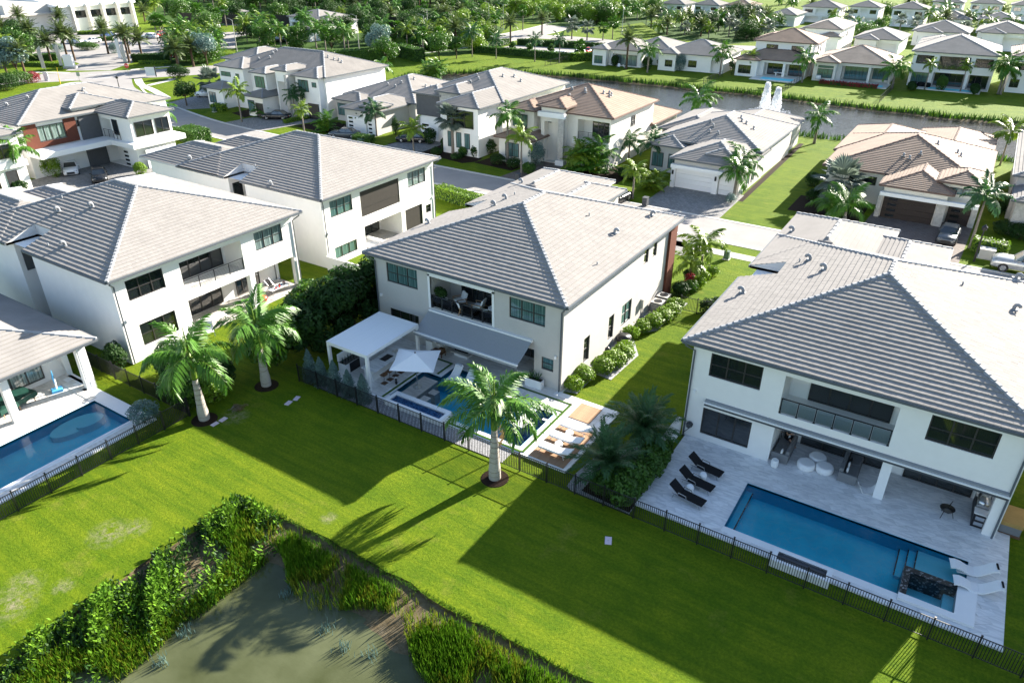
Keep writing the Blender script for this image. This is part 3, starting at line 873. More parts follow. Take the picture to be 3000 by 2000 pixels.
VL = villa('white two storey villa with dark barred balcony behind two royal palms', (-48.3, 23.95), math.pi / 2, 16.6,
    ((1.0, 3.95), (5.35, 11.0), (12.35, 15.25)), [(1.2, 4.15, 1.0, 2.75, 3, 2, 'glass')],
    w3=(5.0, 10.2), patio=(5.4, 16.1, 3.0, True, (11.3,), [(6.2, 10.4, 'glass'), (11.9, 14.4, 'glass')]), rail='bar')
lay_g = ('glass_teal', 'glass_curtain')
VB = villa('white two storey villa with a big dark insect screen upstairs, behind the centre villa', (-49.0, 44.6), math.pi / 2, 16.4,
    ((1.0, 3.9), (5.0, 10.7), (12.1, 15.0)), [(1.0, 4.0, .6, 1.75, 3, 1, 'glass_teal'), (14.8, 15.7, 1.2, 2.1, 1, 2, 'glass'), (11.4, 14.2, .15, 2.5, 1, 1, 'screen_mesh')],
    w3=(6.8, 12.0), patio=(5.2, 10.8, 2.6, False, (), [(5.6, 10.4, 'glass')]), rail='screen')

# vents on the near roofs (world points on the roof planes)
def vents(v, pts, flip=0.0):
    rf = [c for c in v.children if c.name.startswith('roof')][0]; mi = (Matrix.Translation(v.location) @ Matrix.Rotation(v.rotation_euler.z, 4, 'Z')).inverted()
    for (x, y, z, big) in pts: p = mi @ Vector((x, y, z)); roof_vent(rf, p.x, p.y, p.z, flip, big)
vents(VC, [(-21.34, 54.74, 7.6, True), (-21.87, 48.9, 7.78, True), (-24.29, 49.27, 8.6, False), (-20.61, 43.5, 7.36, False)], -1.57); vents(VC, [(-31.68, 48.72, 8.74, True), (-31.3, 46.5, 8.87, True), (-34.77, 56.2, 7.71, True), (-35.82, 43.66, 7.35, True), (-31.77, 50.2, 8.72, False)], 1.57)
vents(VR, [(-10.7, 58.03, 7.33, True), (-7.79, 50.14, 8.3, True), (-6.39, 47.79, 8.77, True), (-10.52, 44.43, 7.39, True), (-8.41, 49.99, 8.1, False)], 1.57); vents(VR, [(4.31, 55.89, 7.73, True), (1.32, 50.09, 8.73, False), (4.33, 50.36, 7.73, True)], -1.57)
vents(VL, [(-57.72, 29.0, 8.86, True), (-60.31, 27.65, 8.41, True), (-55.17, 24.97, 7.5, True), (-61.92, 28.91, 8.83, False), (-56.55, 24.44, 7.33, False)], 1.57); vents(VB, [(-68.31, 45.41, 7.44, True), (-55.29, 44.53, 7.14, True), (-59.58, 46.42, 7.77, False)], 1.57)

# ------------------------------------------------------------------ terraces, pools, fences
def paving(name, region, holes, tw, th, rot, z, m, gap=.012, n_single=300, base=None, thick=.12, edge=None):
    """paved terrace: a bedding sheet with slabs laid on it, each slab a piece of its own"""
    o = struct(sheet(name, region, z - .02, base or m, holes, thick=thick))
    c, s_ = math.cos(R(rot)), math.sin(R(rot))
    xs = [p[0] for p in region]; ys = [p[1] for p in region]
    cx, cy = sum(xs) / len(xs), sum(ys) / len(ys); rad = max(max(xs) - min(xs), max(ys) - min(ys))
    me = MB().box(-tw / 2 + gap / 2, tw / 2 - gap / 2, -th / 2 + gap / 2, th / 2 - gap / 2, -.015, 0, skip='d').mesh('paving_slab', m)
    sl = []
    nn = int(rad / th) + 2; nm = int(rad / tw) + 2
    for j in range(-nn, nn):
        for i in range(-nm, nm):
            u = (i + (.5 if j % 2 else 0)) * tw; v = j * th
            p = (cx + u * c - v * s_, cy + u * s_ + v * c)
            k = [(p[0] + a * c - b_ * s_, p[1] + a * s_ + b_ * c) for a in (-tw / 2, 0, tw / 2) for b_ in (-th / 2, th / 2)]
            if all(inside(q, region) for q in k) and not any(inside(q, h_) for q in k for h_ in holes):
                sl.append(p)
    sl.sort(key=lambda p: p[0] ** 2 + p[1] ** 2)
    for p in sl[:n_single]: ob('paving_slab', me, o, (p[0], p[1], z), R(rot))
    if sl[n_single:]:
        mb = MB()
        for p in sl[n_single:]: mb.rbox(p, (c, s_), (-s_, c), tw / 2 - gap / 2, th / 2 - gap / 2, z - .015, z)
        stuff(mb.build('paving_slabs', m, o))
    return o
DZ = .12
def basin(par, name, x0, x1, y0, y1, z0, z1, m, m_floor=None):
    mb = MB()
    mb.poly([(x0, y0, z0), (x1, y0, z0), (x1, y1, z0), (x0, y1, z0)], 0)
    for p, q in (((x0, y0), (x1, y0)), ((x1, y0), (x1, y1)), ((x1, y1), (x0, y1)), ((x0, y1), (x0, y0))):
        mb.poly([(*p, z0), (*q, z0), (*q, z1), (*p, z1)], 1)
    return mb.build(name, [m_floor or m, m], par)

# --- right villa
paving('terrace', rect(-10.95, 6.7, 29.95, 40.65), [P3], .86, .43, 34, DZ, 'marble', base='marble')
pl = thing('swimming_pool', 'long blue swimming pool with raised corner spa on the right marble terrace', 'swimming pool', (0, 0, 0))
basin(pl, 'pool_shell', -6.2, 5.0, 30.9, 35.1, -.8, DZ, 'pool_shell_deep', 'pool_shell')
sheet('water', rect(-6.195, 4.995, 30.905, 35.095), .0, 'pool_water', parent=pl)
MB().box(-6.19, -5.78, 30.91, 35.09, -1.29, -.45).build('bench', 'pool_shell', pl)
for i, x in enumerate((2.0, 2.4, 2.8)): MB().box(x, 4.99 if i == 2 else x + .4, 32.95, 35.09, -.79, -.62 + i * .16).build('step', 'pool_shell_light' if i == 2 else 'pool_shell', pl)
MB().box(2.75, 2.81, 32.96, 35.08, -.30, -.288).box(2.36, 2.42, 32.96, 35.08, -.46, -.448).box(1.96, 2.02, 32.96, 35.08, -.62, -.608).build('step_trim', 'pebble_black', pl)
MB().box(-5.84, -5.77, 30.95, 35.05, -.45, -.438).build('step_trim', 'pebble_black', pl)
MB().box(2.3, 2.62, 30.95, 32.95, -1.28, .26).box(2.62, 4.66, 32.6, 32.95, -1.28, .26).build('spa_wall', 'pebble_black', pl)
MB().box(4.66, 5.5, 30.55, 32.95, -1.27, .24).box(2.3, 4.66, 30.55, 30.95, -.2, .24).build('spa_coping', 'trim_white', pl)
MB().box(2.62, 4.66, 30.95, 32.6, -1.28, -.75).build('spa_floor', 'pool_shell_light', pl)
MB().box(4.2, 4.66, 30.95, 32.6, -.75, -.3).build('spa_bench', 'pool_shell_light', pl)
sheet('spa_water', rect(2.62, 4.66, 30.95, 32.6), .20, 'pool_water', parent=pl)
MB().box(-6.25, 2.29, 30.45, 30.9, -.1, .135).build('coping', 'trim_white', pl)
MB().box(-3.45, -.6, 29.5, 30.44, -.05, .45, skip='u').box(-3.45, -.6, 29.5, 29.68, .45, .46).box(-3.45, -.6, 30.26, 30.44, .45, .46).box(-3.45, -3.2, 29.69, 30.25, .45, .46).box(-.85, -.6, 29.69, 30.25, .45, .46).build('overflow_box', 'trim_white', pl)
MB().box(-3.2, -.85, 29.68, 30.26, .3, .34).build('overflow_grate', 'bin_grey', pl)
MB().box(2.9, 3.7, 31.5, 31.56, -.745, -.73).build('spa_light', 'trim_white', pl)

# --- centre villa
D2 = [(-34.9, 30.25), (-15.5, 30.25), (-15.5, 37.65), (-19.9, 37.66), (-19.9, 40.7), (-34.9, 40.7)]
paving('terrace', D2, [P2], .9, .6, 0, DZ, 'marble_cream', base='trim_white', n_single=260)
pc = thing('swimming_pool', 'dark blue pool with stone platform beside the white parasol', 'swimming pool', (0, 0, 0))
mb = MB(); mb.f = []
n = len(P2)
for i in range(n):
    a, b_ = P2[i], P2[(i + 1) % n]
    mb.poly([(*a, -1.3), (*b_, -1.3), (*b_, DZ), (*a, DZ)])
mb.build('pool_wall', 'pool_shell_deep', pc)
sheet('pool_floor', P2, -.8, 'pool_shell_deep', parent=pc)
sheet('water', [(x * 1.0, y) for x, y in P2], .02, 'pool_water', parent=pc)
MB().box(-29.25, -28.0, 31.55, 34.2, -1.29, .07).build('platform', 'slab_stone', pc)
for y in (32.0, 32.95): MB().box(-27.7, -27.1, y - .28, y + .28, -1.29, .05).build('stepping_pad', 'slab_stone', pc)
MB().box(-28.05, -25.65, 34.3, 36.28, -1.29, -.18).build('tanning_shelf', 'pool_shell_deep', pc)
MB().box(-20.75, -19.06, 30.96, 35.09, -1.29, -.55).build('spa_floor', 'mosaic', pc)
MB().box(-19.5, -19.06, 30.97, 35.08, -.55, -.2).build('spa_bench', 'mosaic', pc)
MB().box(-20.85, -20.75, 30.96, 32.6, -1.29, -.02).build('spa_wall', 'mosaic', pc)
MB().box(-20.75, -20.0, 32.65, 34.4, -.5, .12).build('lounge_slab', 'trim_white', pc)
MB().box(-20.9, -20.3, 34.55, 35.05, -.5, .05).build('stepping_pad', 'trim_white', pc)
MB().box(-19.45, -19.1, 34.2, 34.4, -.5, .05).build('stepping_pad', 'trim_white', pc)
MB().box(-29.25, -24.55, 30.95, 31.3, -1.0, .42).box(-29.25, -24.55, 30.0, 30.2, -.1, .42).box(-29.25, -29.0, 30.2, 30.95, -.1, .42).box(-24.8, -24.55, 30.2, 30.95, -.1, .42).build('spillway_wall', 'trim_white', pc)
MB().box(-29.0, -24.8, 30.2, 30.95, -.1, .25).build('spillway_basin', 'mosaic', pc)
sheet('spillway_water', rect(-29.0, -24.8, 30.2, 30.95), .33, 'pool_water', parent=pc)
turf = MB()
for r_ in ((-18.72, -18.55, 30.5, 36.7), (-23.0, -18.55, 36.58, 36.72), (-22.8, -18.73, 35.52, 35.66), (-24.4, -18.73, 30.42, 30.56), (-31.1, -28.5, 36.55, 36.70), (-28.64, -28.5, 34.9, 36.54), (-29.98, -29.84, 30.5, 36.4)):
    turf.box(*r_, DZ - .005, DZ + .03)
stuff(tag(turf.build('turf_strip', 'lawn_strip' if 'lawn_strip' in M else 'leaf_shrub'), 'narrow green turf joints let into the pale terrace paving', 'turf'))
# timber pads
def plank_pad(x0, x1, y0, y1, z, label, w=.14):
    o = thing('timber_pad', label, 'deck', (x0, y0, 0))
    n = int((x1 - x0) / w); me = MB().box(0, w - .008, 0, y1 - y0, z - .03, z).mesh('plank', 'wood_deck')
    for i in range(n): ob('plank', me, o, (i * w, 0, 0))
    return o
plank_pad(-18.15, -15.75, 30.45, 34.6, DZ + .035, 'brown timber pad under the three white sun loungers')
plank_pad(-18.1, -16.5, 35.3, 37.2, DZ + .035, 'pale orange timber pad beside the side lawn, empty')
struct(sheet('gravel_strip', [(-34.8, 29.05), (-19.2, 29.05), (-19.2, 30.24), (-34.8, 30.24)], .03, 'gravel'))
# --- left pool house
D0 = [(-51.2, 3.0), (-40.55, 3.0), (-40.55, 20.6), (-51.2, 20.6)]
paving('terrace', D0, [P0], .9, .6, 90, DZ, 'travertine', base='trim_white', n_single=200)
p0 = thing('swimming_pool', 'shaded blue pool of the corner house at the left edge', 'swimming pool', (0, 0, 0))
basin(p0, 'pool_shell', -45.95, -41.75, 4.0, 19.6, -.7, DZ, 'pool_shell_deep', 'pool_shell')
sheet('water', rect(-45.94, -41.76, 4.01, 19.59), .0, 'pool_water', parent=p0)
for k, (x, y, a, r0) in enumerate(((-45.0, 17.6, 1.6, .95), (-44.4, 18.3, .9, .6))):
    mb = MB(); mb.prism([(x + math.cos(q) * a * .55, y + math.sin(q) * a) for q in [i * math.pi / 9 for i in range(18)]], -.69, -.35 + k * .15)
    mb.build('step', 'pool_shell_light', p0)
MB().box(-41.74, -41.55, 4.0, 19.6, -.1, .14).build('coping', 'trim_white', p0)

# --- fences
FM = {}
def fence(label, pts, h=1.36, sp=.112, post=1.78, name='fence', group=None):
    f_ = thing(name, label, 'fence', (pts[0][0], pts[0][1], 0), 0, group)
    if 'p' not in FM:
        FM['p'] = MB().box(-.014, .014, -.014, .014, .09, 1.0).mesh('picket', 'black_metal')
        FM['q'] = MB().box(-.032, .032, -.032, .032, 0, 1.04).box(-.045, .045, -.045, .045, 1.04, 1.06).mesh('post', 'black_metal')
    for a, b_ in zip(pts[:-1], pts[1:]):
        a = Vector(a); b_ = Vector(b_); L_ = (b_ - a).length; d = (b_ - a) / L_; rz = math.atan2(d.y, d.x)
        n = max(1, round(L_ / post))
        o2 = a - Vector(pts[0])
        for i in range(n + 1):
            p = ob('post', FM['q'], f_, (*(o2 + d * L_ * i / n), 0), rz); p.scale = (1, 1, h)
        for i in range(n):
            c = o2 + d * (L_ * (i + .5) / n); w = L_ / n - .064
            kk = round(w, 3)
            if kk not in FM: FM[kk] = MB().box(-w / 2, w / 2, -.016, .016, -.018, .018).mesh('rail', 'black_metal')
            for z in (.12, h - .05): ob('rail', FM[kk], f_, (*c, z), rz)
            k = int(w / sp)
            for j in range(k):
                p = ob('picket', FM['p'], f_, (*(o2 + d * (L_ * i / n + .032 + w * (j + .5) / k)), 0), rz); p.scale = (1, 1, h - .03)
    return f_
fence('black metal fence along the gravel and pool edge of the centre villa', [(-36.3, 28.95), (-14.2, 28.95)])
fence('black metal fence in front of the right villa\'s marble terrace', [(-14.2, 28.95), (9.2, 28.9)])
fence('dark metal fence along the left pool, turning back beside the royal palm', [(-39.15, 4.0), (-39.12, 22.0)])
fence('short black fence run behind the left royal palm and shrubs', [(-39.1, 22.05), (-47.4, 22.05)], group=None)
fence('small black side gate between the centre villa and the right villa', [(-17.8, 54.4), (-15.0, 54.6)])
fence('black side fence between the left pool house and the balcony villa', [(-47.6, 22.1), (-52.5, 22.1)])

# ------------------------------------------------------------------ plants
def frond_mb(L=2.6, rise=.35, droop=1.2, n=34, ll=.62, wd=.05, sag=.55, seed=0, fluff=.25, mb=None, M0=None, gap=0.12, bare=.16):
    """feather frond along +X: a bowed rachis with two rows of leaflets"""
    rg = random.Random(seed); mb = mb or MB(); M0 = M0 or Matrix.Identity(4)
    K = 9; pts = []
    ang = rise; p = Vector((0, 0, 0))
    for i in range(K):
        pts.append(p.copy()); a = rise - droop * (i / (K - 1)) ** 1.5
        p = p + Vector((math.cos(a), 0, math.sin(a))) * (L / (K - 1))
    def at(s_):
        f_ = s_ * (K - 1); i = min(int(f_), K - 2); return pts[i].lerp(pts[i + 1], f_ - i), (pts[i + 1] - pts[i]).normalized()
    T = lambda v: tuple(M0 @ v)
    for i in range(0, K - 1, 2):      # rachis as flat ribbon
        j = min(i + 2, K - 1); w0 = .035 * (1 - i / K) + .008; w1 = .035 * (1 - j / K) + .006
        mb.poly([T(pts[i] + Vector((0, -w0, 0))), T(pts[j] + Vector((0, -w1, 0))), T(pts[j] + Vector((0, w1, 0))), T(pts[i] + Vector((0, w0, 0)))], 1)
    for i in range(n):
        s_ = bare + (1 - bare) * (i + .5) / n
        q, d = at(s_)
        l = ll * (.45 + .55 * math.sin(math.pi * min(1, .18 + s_ * .95)) ** .7) * rg.uniform(.85, 1.1)
        for sd_ in (-1, 1):
            if rg.random() < gap * .5: continue
            out = Vector((0, sd_, 0)); up = d.cross(out) * sd_
            fw = .55 + .25 * s_
            dr = (d * fw + out * (1 - .3 * s_) + Vector((0, 0, 1)) * rg.uniform(-fluff, fluff) - Vector((0, 0, sag * .4))).normalized()
            mid = q + dr * l * .5; tip = q + dr * l - Vector((0, 0, sag * l * rg.uniform(.5, 1.0)))
            sx = dr.cross(Vector((0, 0, 1)) + d * .3).normalized() * wd * .5
            mb.poly([T(q - sx * .5), T(mid - sx), T(tip), T(mid + sx)], 0)
    return mb
def fan_mb(L=.9, seg=22, pet=.8, mb=None, M0=None, seed=0, fold=.35, spread=2.3):
    """fan leaf on a stalk along +X"""
    rg = random.Random(seed); mb = mb or MB(); M0 = M0 or Matrix.Identity(4)
    T = lambda v: tuple(M0 @ Vector(v))
    mb.poly([T((0, -.02, 0)), T((pet, -.012, 0)), T((pet, .012, 0)), T((0, .02, 0))], 1)
    for i in range(seg):
        a = (i / (seg - 1) - .5) * 2 * spread * .5 * 1.25; l = L * (1 - .18 * abs(a)) * rg.uniform(.9, 1.05)
        d = Vector((math.cos(a), math.sin(a), -fold * .15)); z = fold * abs(math.sin(a)) * .3
        w = L * spread / seg * .62; nx = Vector((-math.sin(a), math.cos(a), 0))
        c = Vector((pet, 0, 0)); m_ = c + d * l * .62 + Vector((0, 0, z)); tp = c + d * l + Vector((0, 0, z - fold * .35 * l))
        sg = .03 * (1 if i % 2 else -1)
        mb.poly([T(c), T(m_ - nx * w + Vector((0, 0, sg))), T(tp), T(m_ + nx * w - Vector((0, 0, sg)))], 0)
    return mb
def crown_mats(n, pmin, pmax, seed, golden=2.39996):
    rg = random.Random(seed); out = []
    for i in range(n):
        f_ = i / max(1, n - 1); pitch = pmax + (pmin - pmax) * f_ ** .85 + rg.uniform(-.1, .1)
        az = i * golden + rg.uniform(-.25, .25)
        out.append((az, pitch, rg.uniform(.85, 1.08)))
    return out
def place(az, pitch, sc, z, roll=0.0):
    return Matrix.Translation((0, 0, z)) @ Matrix.Rotation(az, 4, 'Z') @ Matrix.Rotation(-pitch, 4, 'Y') @ Matrix.Rotation(roll, 4, 'X') @ Matrix.Scale(sc, 4)
def trunk_mb(prof, k=10, lean=0.0):
    return MB().tube([(lean * (z / prof[-1][1]) ** 2, 0, z) for r, z in prof], [r for r, z in prof], k)

FROND = {}
def fronds(kind):
    if kind not in FROND:
        if kind == 'royal': FROND[kind] = [frond_mb(3.0, .25, 1.35 + .25 * s_, 52, .86, .085, .75, s_, .5).mesh('frond', ['leaf_palm', 'crownshaft']) for s_ in range(4)]
        if kind == 'royal_dry': FROND[kind] = [frond_mb(2.6, .1, 1.6, 36, .6, .05, .9, 9, .5).mesh('frond', ['leaf_dead', 'trunk_grey'])]
        if kind == 'sylvester': FROND[kind] = [frond_mb(2.1, .3, .75 + .2 * s_, 44, .42, .05, .25, 20 + s_, .35, bare=.08).mesh('frond', ['leaf_palm_dark', 'leaf_palm_dark']) for s_ in range(3)]
    return FROND[kind]
def near_palm(label, loc, rz, th, kind='royal', n=13, sc=1.0, dry=0, shaft=1.3, base_r=.34, top_r=.17, pm=(-.35, 1.25), seed=1, mulch=True, lean=0.0, leafm=None, cat='palm tree'):
    """palm whose every frond is a part of its own"""
    t_ = thing('royal_palm' if kind == 'royal' else 'date_palm', label, cat, (loc[0], loc[1], 0), rz)
    if kind == 'royal':
        prof = [(base_r * 1.0, -.05), (base_r * 1.08, .15), (base_r * 1.05, .7), (base_r * .9, th * .35), (base_r * .72, th * .65), (top_r * 1.05, th)]
        trunk_mb(prof, 14, lean).build('trunk', 'trunk_royal', t_, smooth=True)
        rings = MB()
        zz = .35
        while zz < th - .1:
            f_ = zz / th; r_ = base_r * (1.06 - .45 * f_) if f_ > .2 else base_r * 1.065
            rings.lathe([(r_ * .98, zz - .018), (r_ * 1.012, zz - .01), (r_ * 1.012, zz + .01), (r_ * .98, zz + .018)], 14, (lean * f_ * f_, 0, 0)); zz += .30 + .1 * f_
        rings.build('trunk_rings', 'trunk_ring', t_, smooth=True)
        MB().tube([(lean, 0, th), (lean, 0, th + .15), (lean * 1.05, 0, th + shaft * .6), (lean * 1.1, 0, th + shaft)], [top_r * 1.1, top_r * 1.22, top_r * .95, top_r * .5], 12).build('crownshaft', 'crownshaft', t_, smooth=True)
        top = th + shaft * .88
        MB().tube([(lean * 1.1, 0, top), (lean * 1.12, .03, top + 1.3), (lean * 1.12, .06, top + 2.1)], [.05, .045, .012], 6).build('spear', 'crownshaft', t_)
    else:
        trunk_mb([(.38, -.05), (.36, .3), (.32, th * .6), (.34, th)], 12).build('trunk', 'trunk_brown', t_)
        top = th
    fs = fronds(kind)
    for i, (az, pit, s_) in enumerate(crown_mats(n, pm[0], pm[1], seed)):
        f_ = ob('frond', fs[i % len(fs)], t_); f_.matrix_local = Matrix.Translation((lean * 1.1, 0, 0)) @ place(az, pit, s_ * sc, top, random.uniform(-.3, .3))
    for i in range(dry):
        f_ = ob('dry_frond', fronds('royal_dry')[0], t_); f_.matrix_local = place(i * 2.2 + .6, -.95, .8 * sc, th + shaft * .5)
    if mulch: MB().lathe([(.85, -.02), (.8, .03), (.45, .06), (.01, .07)], 20).build('mulch_ring', 'mulch', t_)
    return t_
CROWN = {}
def crown(kind, var=0):
    """joined crown for palms too small to show single fronds"""
    k = (kind, var)
    if k in CROWN: return CROWN[k]
    mb = MB(); sd_ = var * 31 + 5
    if kind == 'royal':
        for i, (az, p, s_) in enumerate(crown_mats(13, -.45, 1.2, sd_)): frond_mb(2.5, .25, 1.45, 22, .80, .15, .7, sd_ + i, .4, mb, place(az, p, s_, 0))
        ms = ['leaf_palm', 'crownshaft']
    if kind == 'bright':
        for i, (az, p, s_) in enumerate(crown_mats(14, -.4, 1.2, sd_)): frond_mb(2.3, .25, 1.4, 20, .68, .15, .6, sd_ + i, .3, mb, place(az, p, s_, 0))
        ms = ['leaf_palm_yellow', 'crownshaft']
    if kind == 'date':
        for i, (az, p, s_) in enumerate(crown_mats(34, -.5, 1.35, sd_)): frond_mb(2.5, .3, .9, 18, .62, .15, .25, sd_ + i, .2, mb, place(az, p, s_, 0), bare=.08)
        ms = ['leaf_date', 'leaf_date']
    if kind == 'dark':
        for i, (az, p, s_) in enumerate(crown_mats(16, -.5, 1.2, sd_)): frond_mb(2.2, .25, 1.3, 20, .68, .15, .55, sd_ + i, .3, mb, place(az, p, s_, 0))
        ms = ['leaf_palm_dark', 'leaf_palm']
    if kind == 'silver':
        for i, (az, p, s_) in enumerate(crown_mats(26, -.7, 1.3, sd_)): fan_mb(1.15, 20, .95, mb, place(az, p, s_, 0), sd_ + i)
        ms = ['leaf_silver', 'leaf_silver']
    if kind == 'sabal':
        for i, (az, p, s_) in enumerate(crown_mats(30, -.8, 1.3, sd_)): fan_mb(.8, 14, .7, mb, place(az, p, s_, 0), sd_ + i)
        ms = ['leaf_palm', 'leaf_palm']
    if kind == 'areca':
        rg = random.Random(sd_)
        for c in range(6):
            bx_, by_ = rg.uniform(-.6, .6), rg.uniform(-.6, .6); hh = rg.uniform(-1.6, .2)
            for i, (az, p, s_) in enumerate(crown_mats(8, -.15, 1.25, sd_ + c * 7)):
                frond_mb(1.9, .3, 1.3, 16, .56, .12, .45, sd_ + i + c, .2, mb, Matrix.Translation((bx_, by_, hh)) @ place(az, p, s_, 0))
        ms = ['leaf_palm_yellow' if var % 2 else 'leaf_palm', 'leaf_palm_yellow']
    CROWN[k] = mb.mesh('crown', ms)
    return CROWN[k]
TRUNKS = {}
def palm(label, loc, h, kind='royal', sc=1.0, group=None, var=None, name=None, rz=None, cat='palm tree'):
    rg = random.Random(int(loc[0] * 131 + loc[1] * 17))
    var = rg.randrange(3) if var is None else var
    t_ = thing(name or {'royal': 'royal_palm', 'bright': 'foxtail_palm', 'date': 'date_palm', 'dark': 'coconut_palm', 'silver': 'silver_fan_palm', 'sabal': 'cabbage_palm', 'areca': 'areca_palm'}[kind], label, cat, (loc[0], loc[1], 0), rg.uniform(0, 6.28) if rz is None else rz, group)
    hh = round(h * 2) / 2; k = (kind, hh)
    if k not in TRUNKS:
        if kind in ('royal', 'bright', 'dark'):
            a = hh * .78 if kind != 'dark' else hh
            mb = MB(); b_ = .20 if kind == 'royal' else .13
            mb.tube([(0, 0, -.05), (0, 0, .4), (0, 0, a * .6), (0, 0, a)], [b_ * 1.25, b_ * 1.05, b_ * .9, b_ * .62], 8, 0)
            if kind != 'dark': mb.tube([(0, 0, a), (0, 0, a + .2), (0, 0, hh)], [b_ * .75, b_ * .78, b_ * .35], 8, 1)
            TRUNKS[k] = mb.mesh('trunk', ['trunk_grey', 'crownshaft'], True)
        elif kind == 'areca':
            mb = MB(); r2 = random.Random(3)
            for i in range(6):
                x, y = r2.uniform(-.6, .6), r2.uniform(-.6, .6); mb.tube([(x * .5, y * .5, -.05), (x, y, max(.6, hh - .8))], [.06, .045], 6)
            TRUNKS[k] = mb.mesh('trunk', 'crownshaft')
        else:
            r_ = {'date': .26, 'silver': .22, 'sabal': .17}[kind]
            TRUNKS[k] = MB().tube([(0, 0, -.05), (0, 0, .4), (0, 0, hh * .5), (0, 0, hh)], [r_ * 1.25, r_ * 1.05, r_ * .9, r_ * 1.05], 8).mesh('trunk', 'trunk_brown' if kind == 'date' else 'trunk_grey', True)
    ob('trunk', TRUNKS[k], t_)
    c = ob('crown', crown(kind, var), t_, (0, 0, hh)); s_ = sc * 1.22 * rg.uniform(.92, 1.08); c.scale = (s_, s_, s_)
    return t_

# leafy masses
LEAFM = {}
def leaf_mass(key, shape, n, size, m, seed=1, lump=.22, core=None, up=.35):
    """many small leaf faces spread through an uneven volume; shape = ('ell', rx, ry, rz) | ('box', sx, sy, sz) | ('cone', r, h)"""
    if key in LEAFM: return LEAFM[key]
    rg = random.Random(seed); mb = MB()
    lumps = [(Vector((rg.gauss(0, 1), rg.gauss(0, 1), rg.gauss(0, 1))).normalized(), rg.uniform(.5, 1)) for _ in range(16)]
    for i in range(n):
        d = Vector((rg.gauss(0, 1), rg.gauss(0, 1), rg.gauss(0, 1))).normalized()
        L_ = 1 - lump + lump * max(max(0, d.dot(v)) ** 6 * w for v, w in lumps) * 1.6
        r_ = L_ * (1 - rg.random() ** 2 * .45)
        if shape[0] == 'ell':
            if d.z < -.3 and rg.random() < .6: d.z = abs(d.z) * .3; d.normalize()
            p = Vector((d.x * shape[1], d.y * shape[2], d.z * shape[3])) * r_ + Vector((0, 0, shape[3] * .92))
            nr = Vector((d.x / shape[1], d.y / shape[2], d.z / shape[3])).normalized()
        elif shape[0] == 'box':
            sx, sy, sz = shape[1] / 2, shape[2] / 2, shape[3]
            f_ = rg.random(); a_top = shape[1] * shape[2]; a_s = shape[3] * shape[1]; a_e = shape[3] * shape[2]; tot = a_top + 2 * a_s + 2 * a_e
            dp = rg.random() ** 2 * .25
            if f_ < a_top / tot: p = Vector((rg.uniform(-sx, sx), rg.uniform(-sy, sy), sz - dp)); nr = Vector((0, 0, 1))
            elif f_ < (a_top + 2 * a_s) / tot: s1 = rg.choice((-1, 1)); p = Vector((rg.uniform(-sx, sx), s1 * (sy - dp), rg.uniform(.02, sz))); nr = Vector((0, s1, 0))
            else: s1 = rg.choice((-1, 1)); p = Vector((s1 * (sx - dp), rg.uniform(-sy, sy), rg.uniform(.02, sz))); nr = Vector((s1, 0, 0))
            p += Vector((rg.gauss(0, .05), rg.gauss(0, .05), rg.gauss(0, .05)))
        else:
            z = rg.random(); rr = shape[1] * (1 - z ** 1.6) ** .8 * (.75 + .25 * math.sin(z * 23 + d.x * 5)) * (1 - rg.random() ** 2 * .4) ; a = rg.uniform(0, 6.283)
            p = Vector((math.cos(a) * rr, math.sin(a) * rr, z * shape[2])); nr = Vector((math.cos(a), math.sin(a), .4)).normalized()
        nr = (nr + Vector((rg.gauss(0, .6), rg.gauss(0, .6), rg.gauss(0, .6))) + Vector((0, 0, up))).normalized()
        u = nr.orthogonal().normalized(); v = nr.cross(u); a = rg.uniform(0, 6.283)
        u, v = u * math.cos(a) + v * math.sin(a), v * math.cos(a) - u * math.sin(a)
        s_ = size * rg.uniform(.6, 1.25)
        mb.poly([tuple(p - u * s_), tuple(p - v * s_ * .42 + nr * s_ * .12), tuple(p + u * s_), tuple(p + v * s_ * .42 + nr * s_ * .12)])
    LEAFM[key] = mb.mesh(key if isinstance(key, str) else 'foliage', m)
    return LEAFM[key]
def stems(k=5, h=.8, sp=.4, seed=2):
    key = ('stems', k, h, sp)
    if key not in LEAFM:
        rg = random.Random(seed); mb = MB()
        for i in range(k):
            a = rg.uniform(0, 6.28); r_ = rg.uniform(.2, 1) * sp
            mb.tube([(math.cos(a) * r_ * .2, math.sin(a) * r_ * .2, -.03), (math.cos(a) * r_, math.sin(a) * r_, h)], [.035, .015], 5)
        LEAFM[key] = mb.mesh('stem', 'bark')
    return LEAFM[key]
SHR = {'shrub': ('leaf_shrub', .13, 900), 'bright': ('leaf_shrub_bright', .12, 900), 'dark': ('leaf_dark', .13, 900), 'blue': ('leaf_blue', .08, 1300), 'red': ('leaf_red', .13, 500), 'mix': ('leaf_shrub_bright', .14, 700)}
def shrub(label, loc, r_=(.8, .8, .7), kind='shrub', group=None, name='shrub', dens=1.0, rz=None, z=0.0):
    m, sz, n = SHR[kind]
    q = tuple(round(v * 2.5) / 2.5 or .4 for v in r_)
    vol = (q[0] * q[1] * q[2]) ** (2 / 3)
    t_ = thing(name, label, 'shrub', (loc[0], loc[1], z), random.uniform(0, 6.28) if rz is None else rz, group)
    var = int(abs(loc[0] * 7 + loc[1] * 3)) % 2
    f_ = ob('foliage', leaf_mass(('foliage', kind, q, var), ('ell', *q), int(n * dens * min(4.5, max(.5, vol * 1.7))), sz * (1 if vol < 1.5 else 1.25), m, var + 3), t_)
    f_.scale = tuple(a / b_ for a, b_ in zip(r_, q))
    ob('stem', stems(5, max(.2, r_[2] * .8), r_[0] * .5), t_)
    return t_
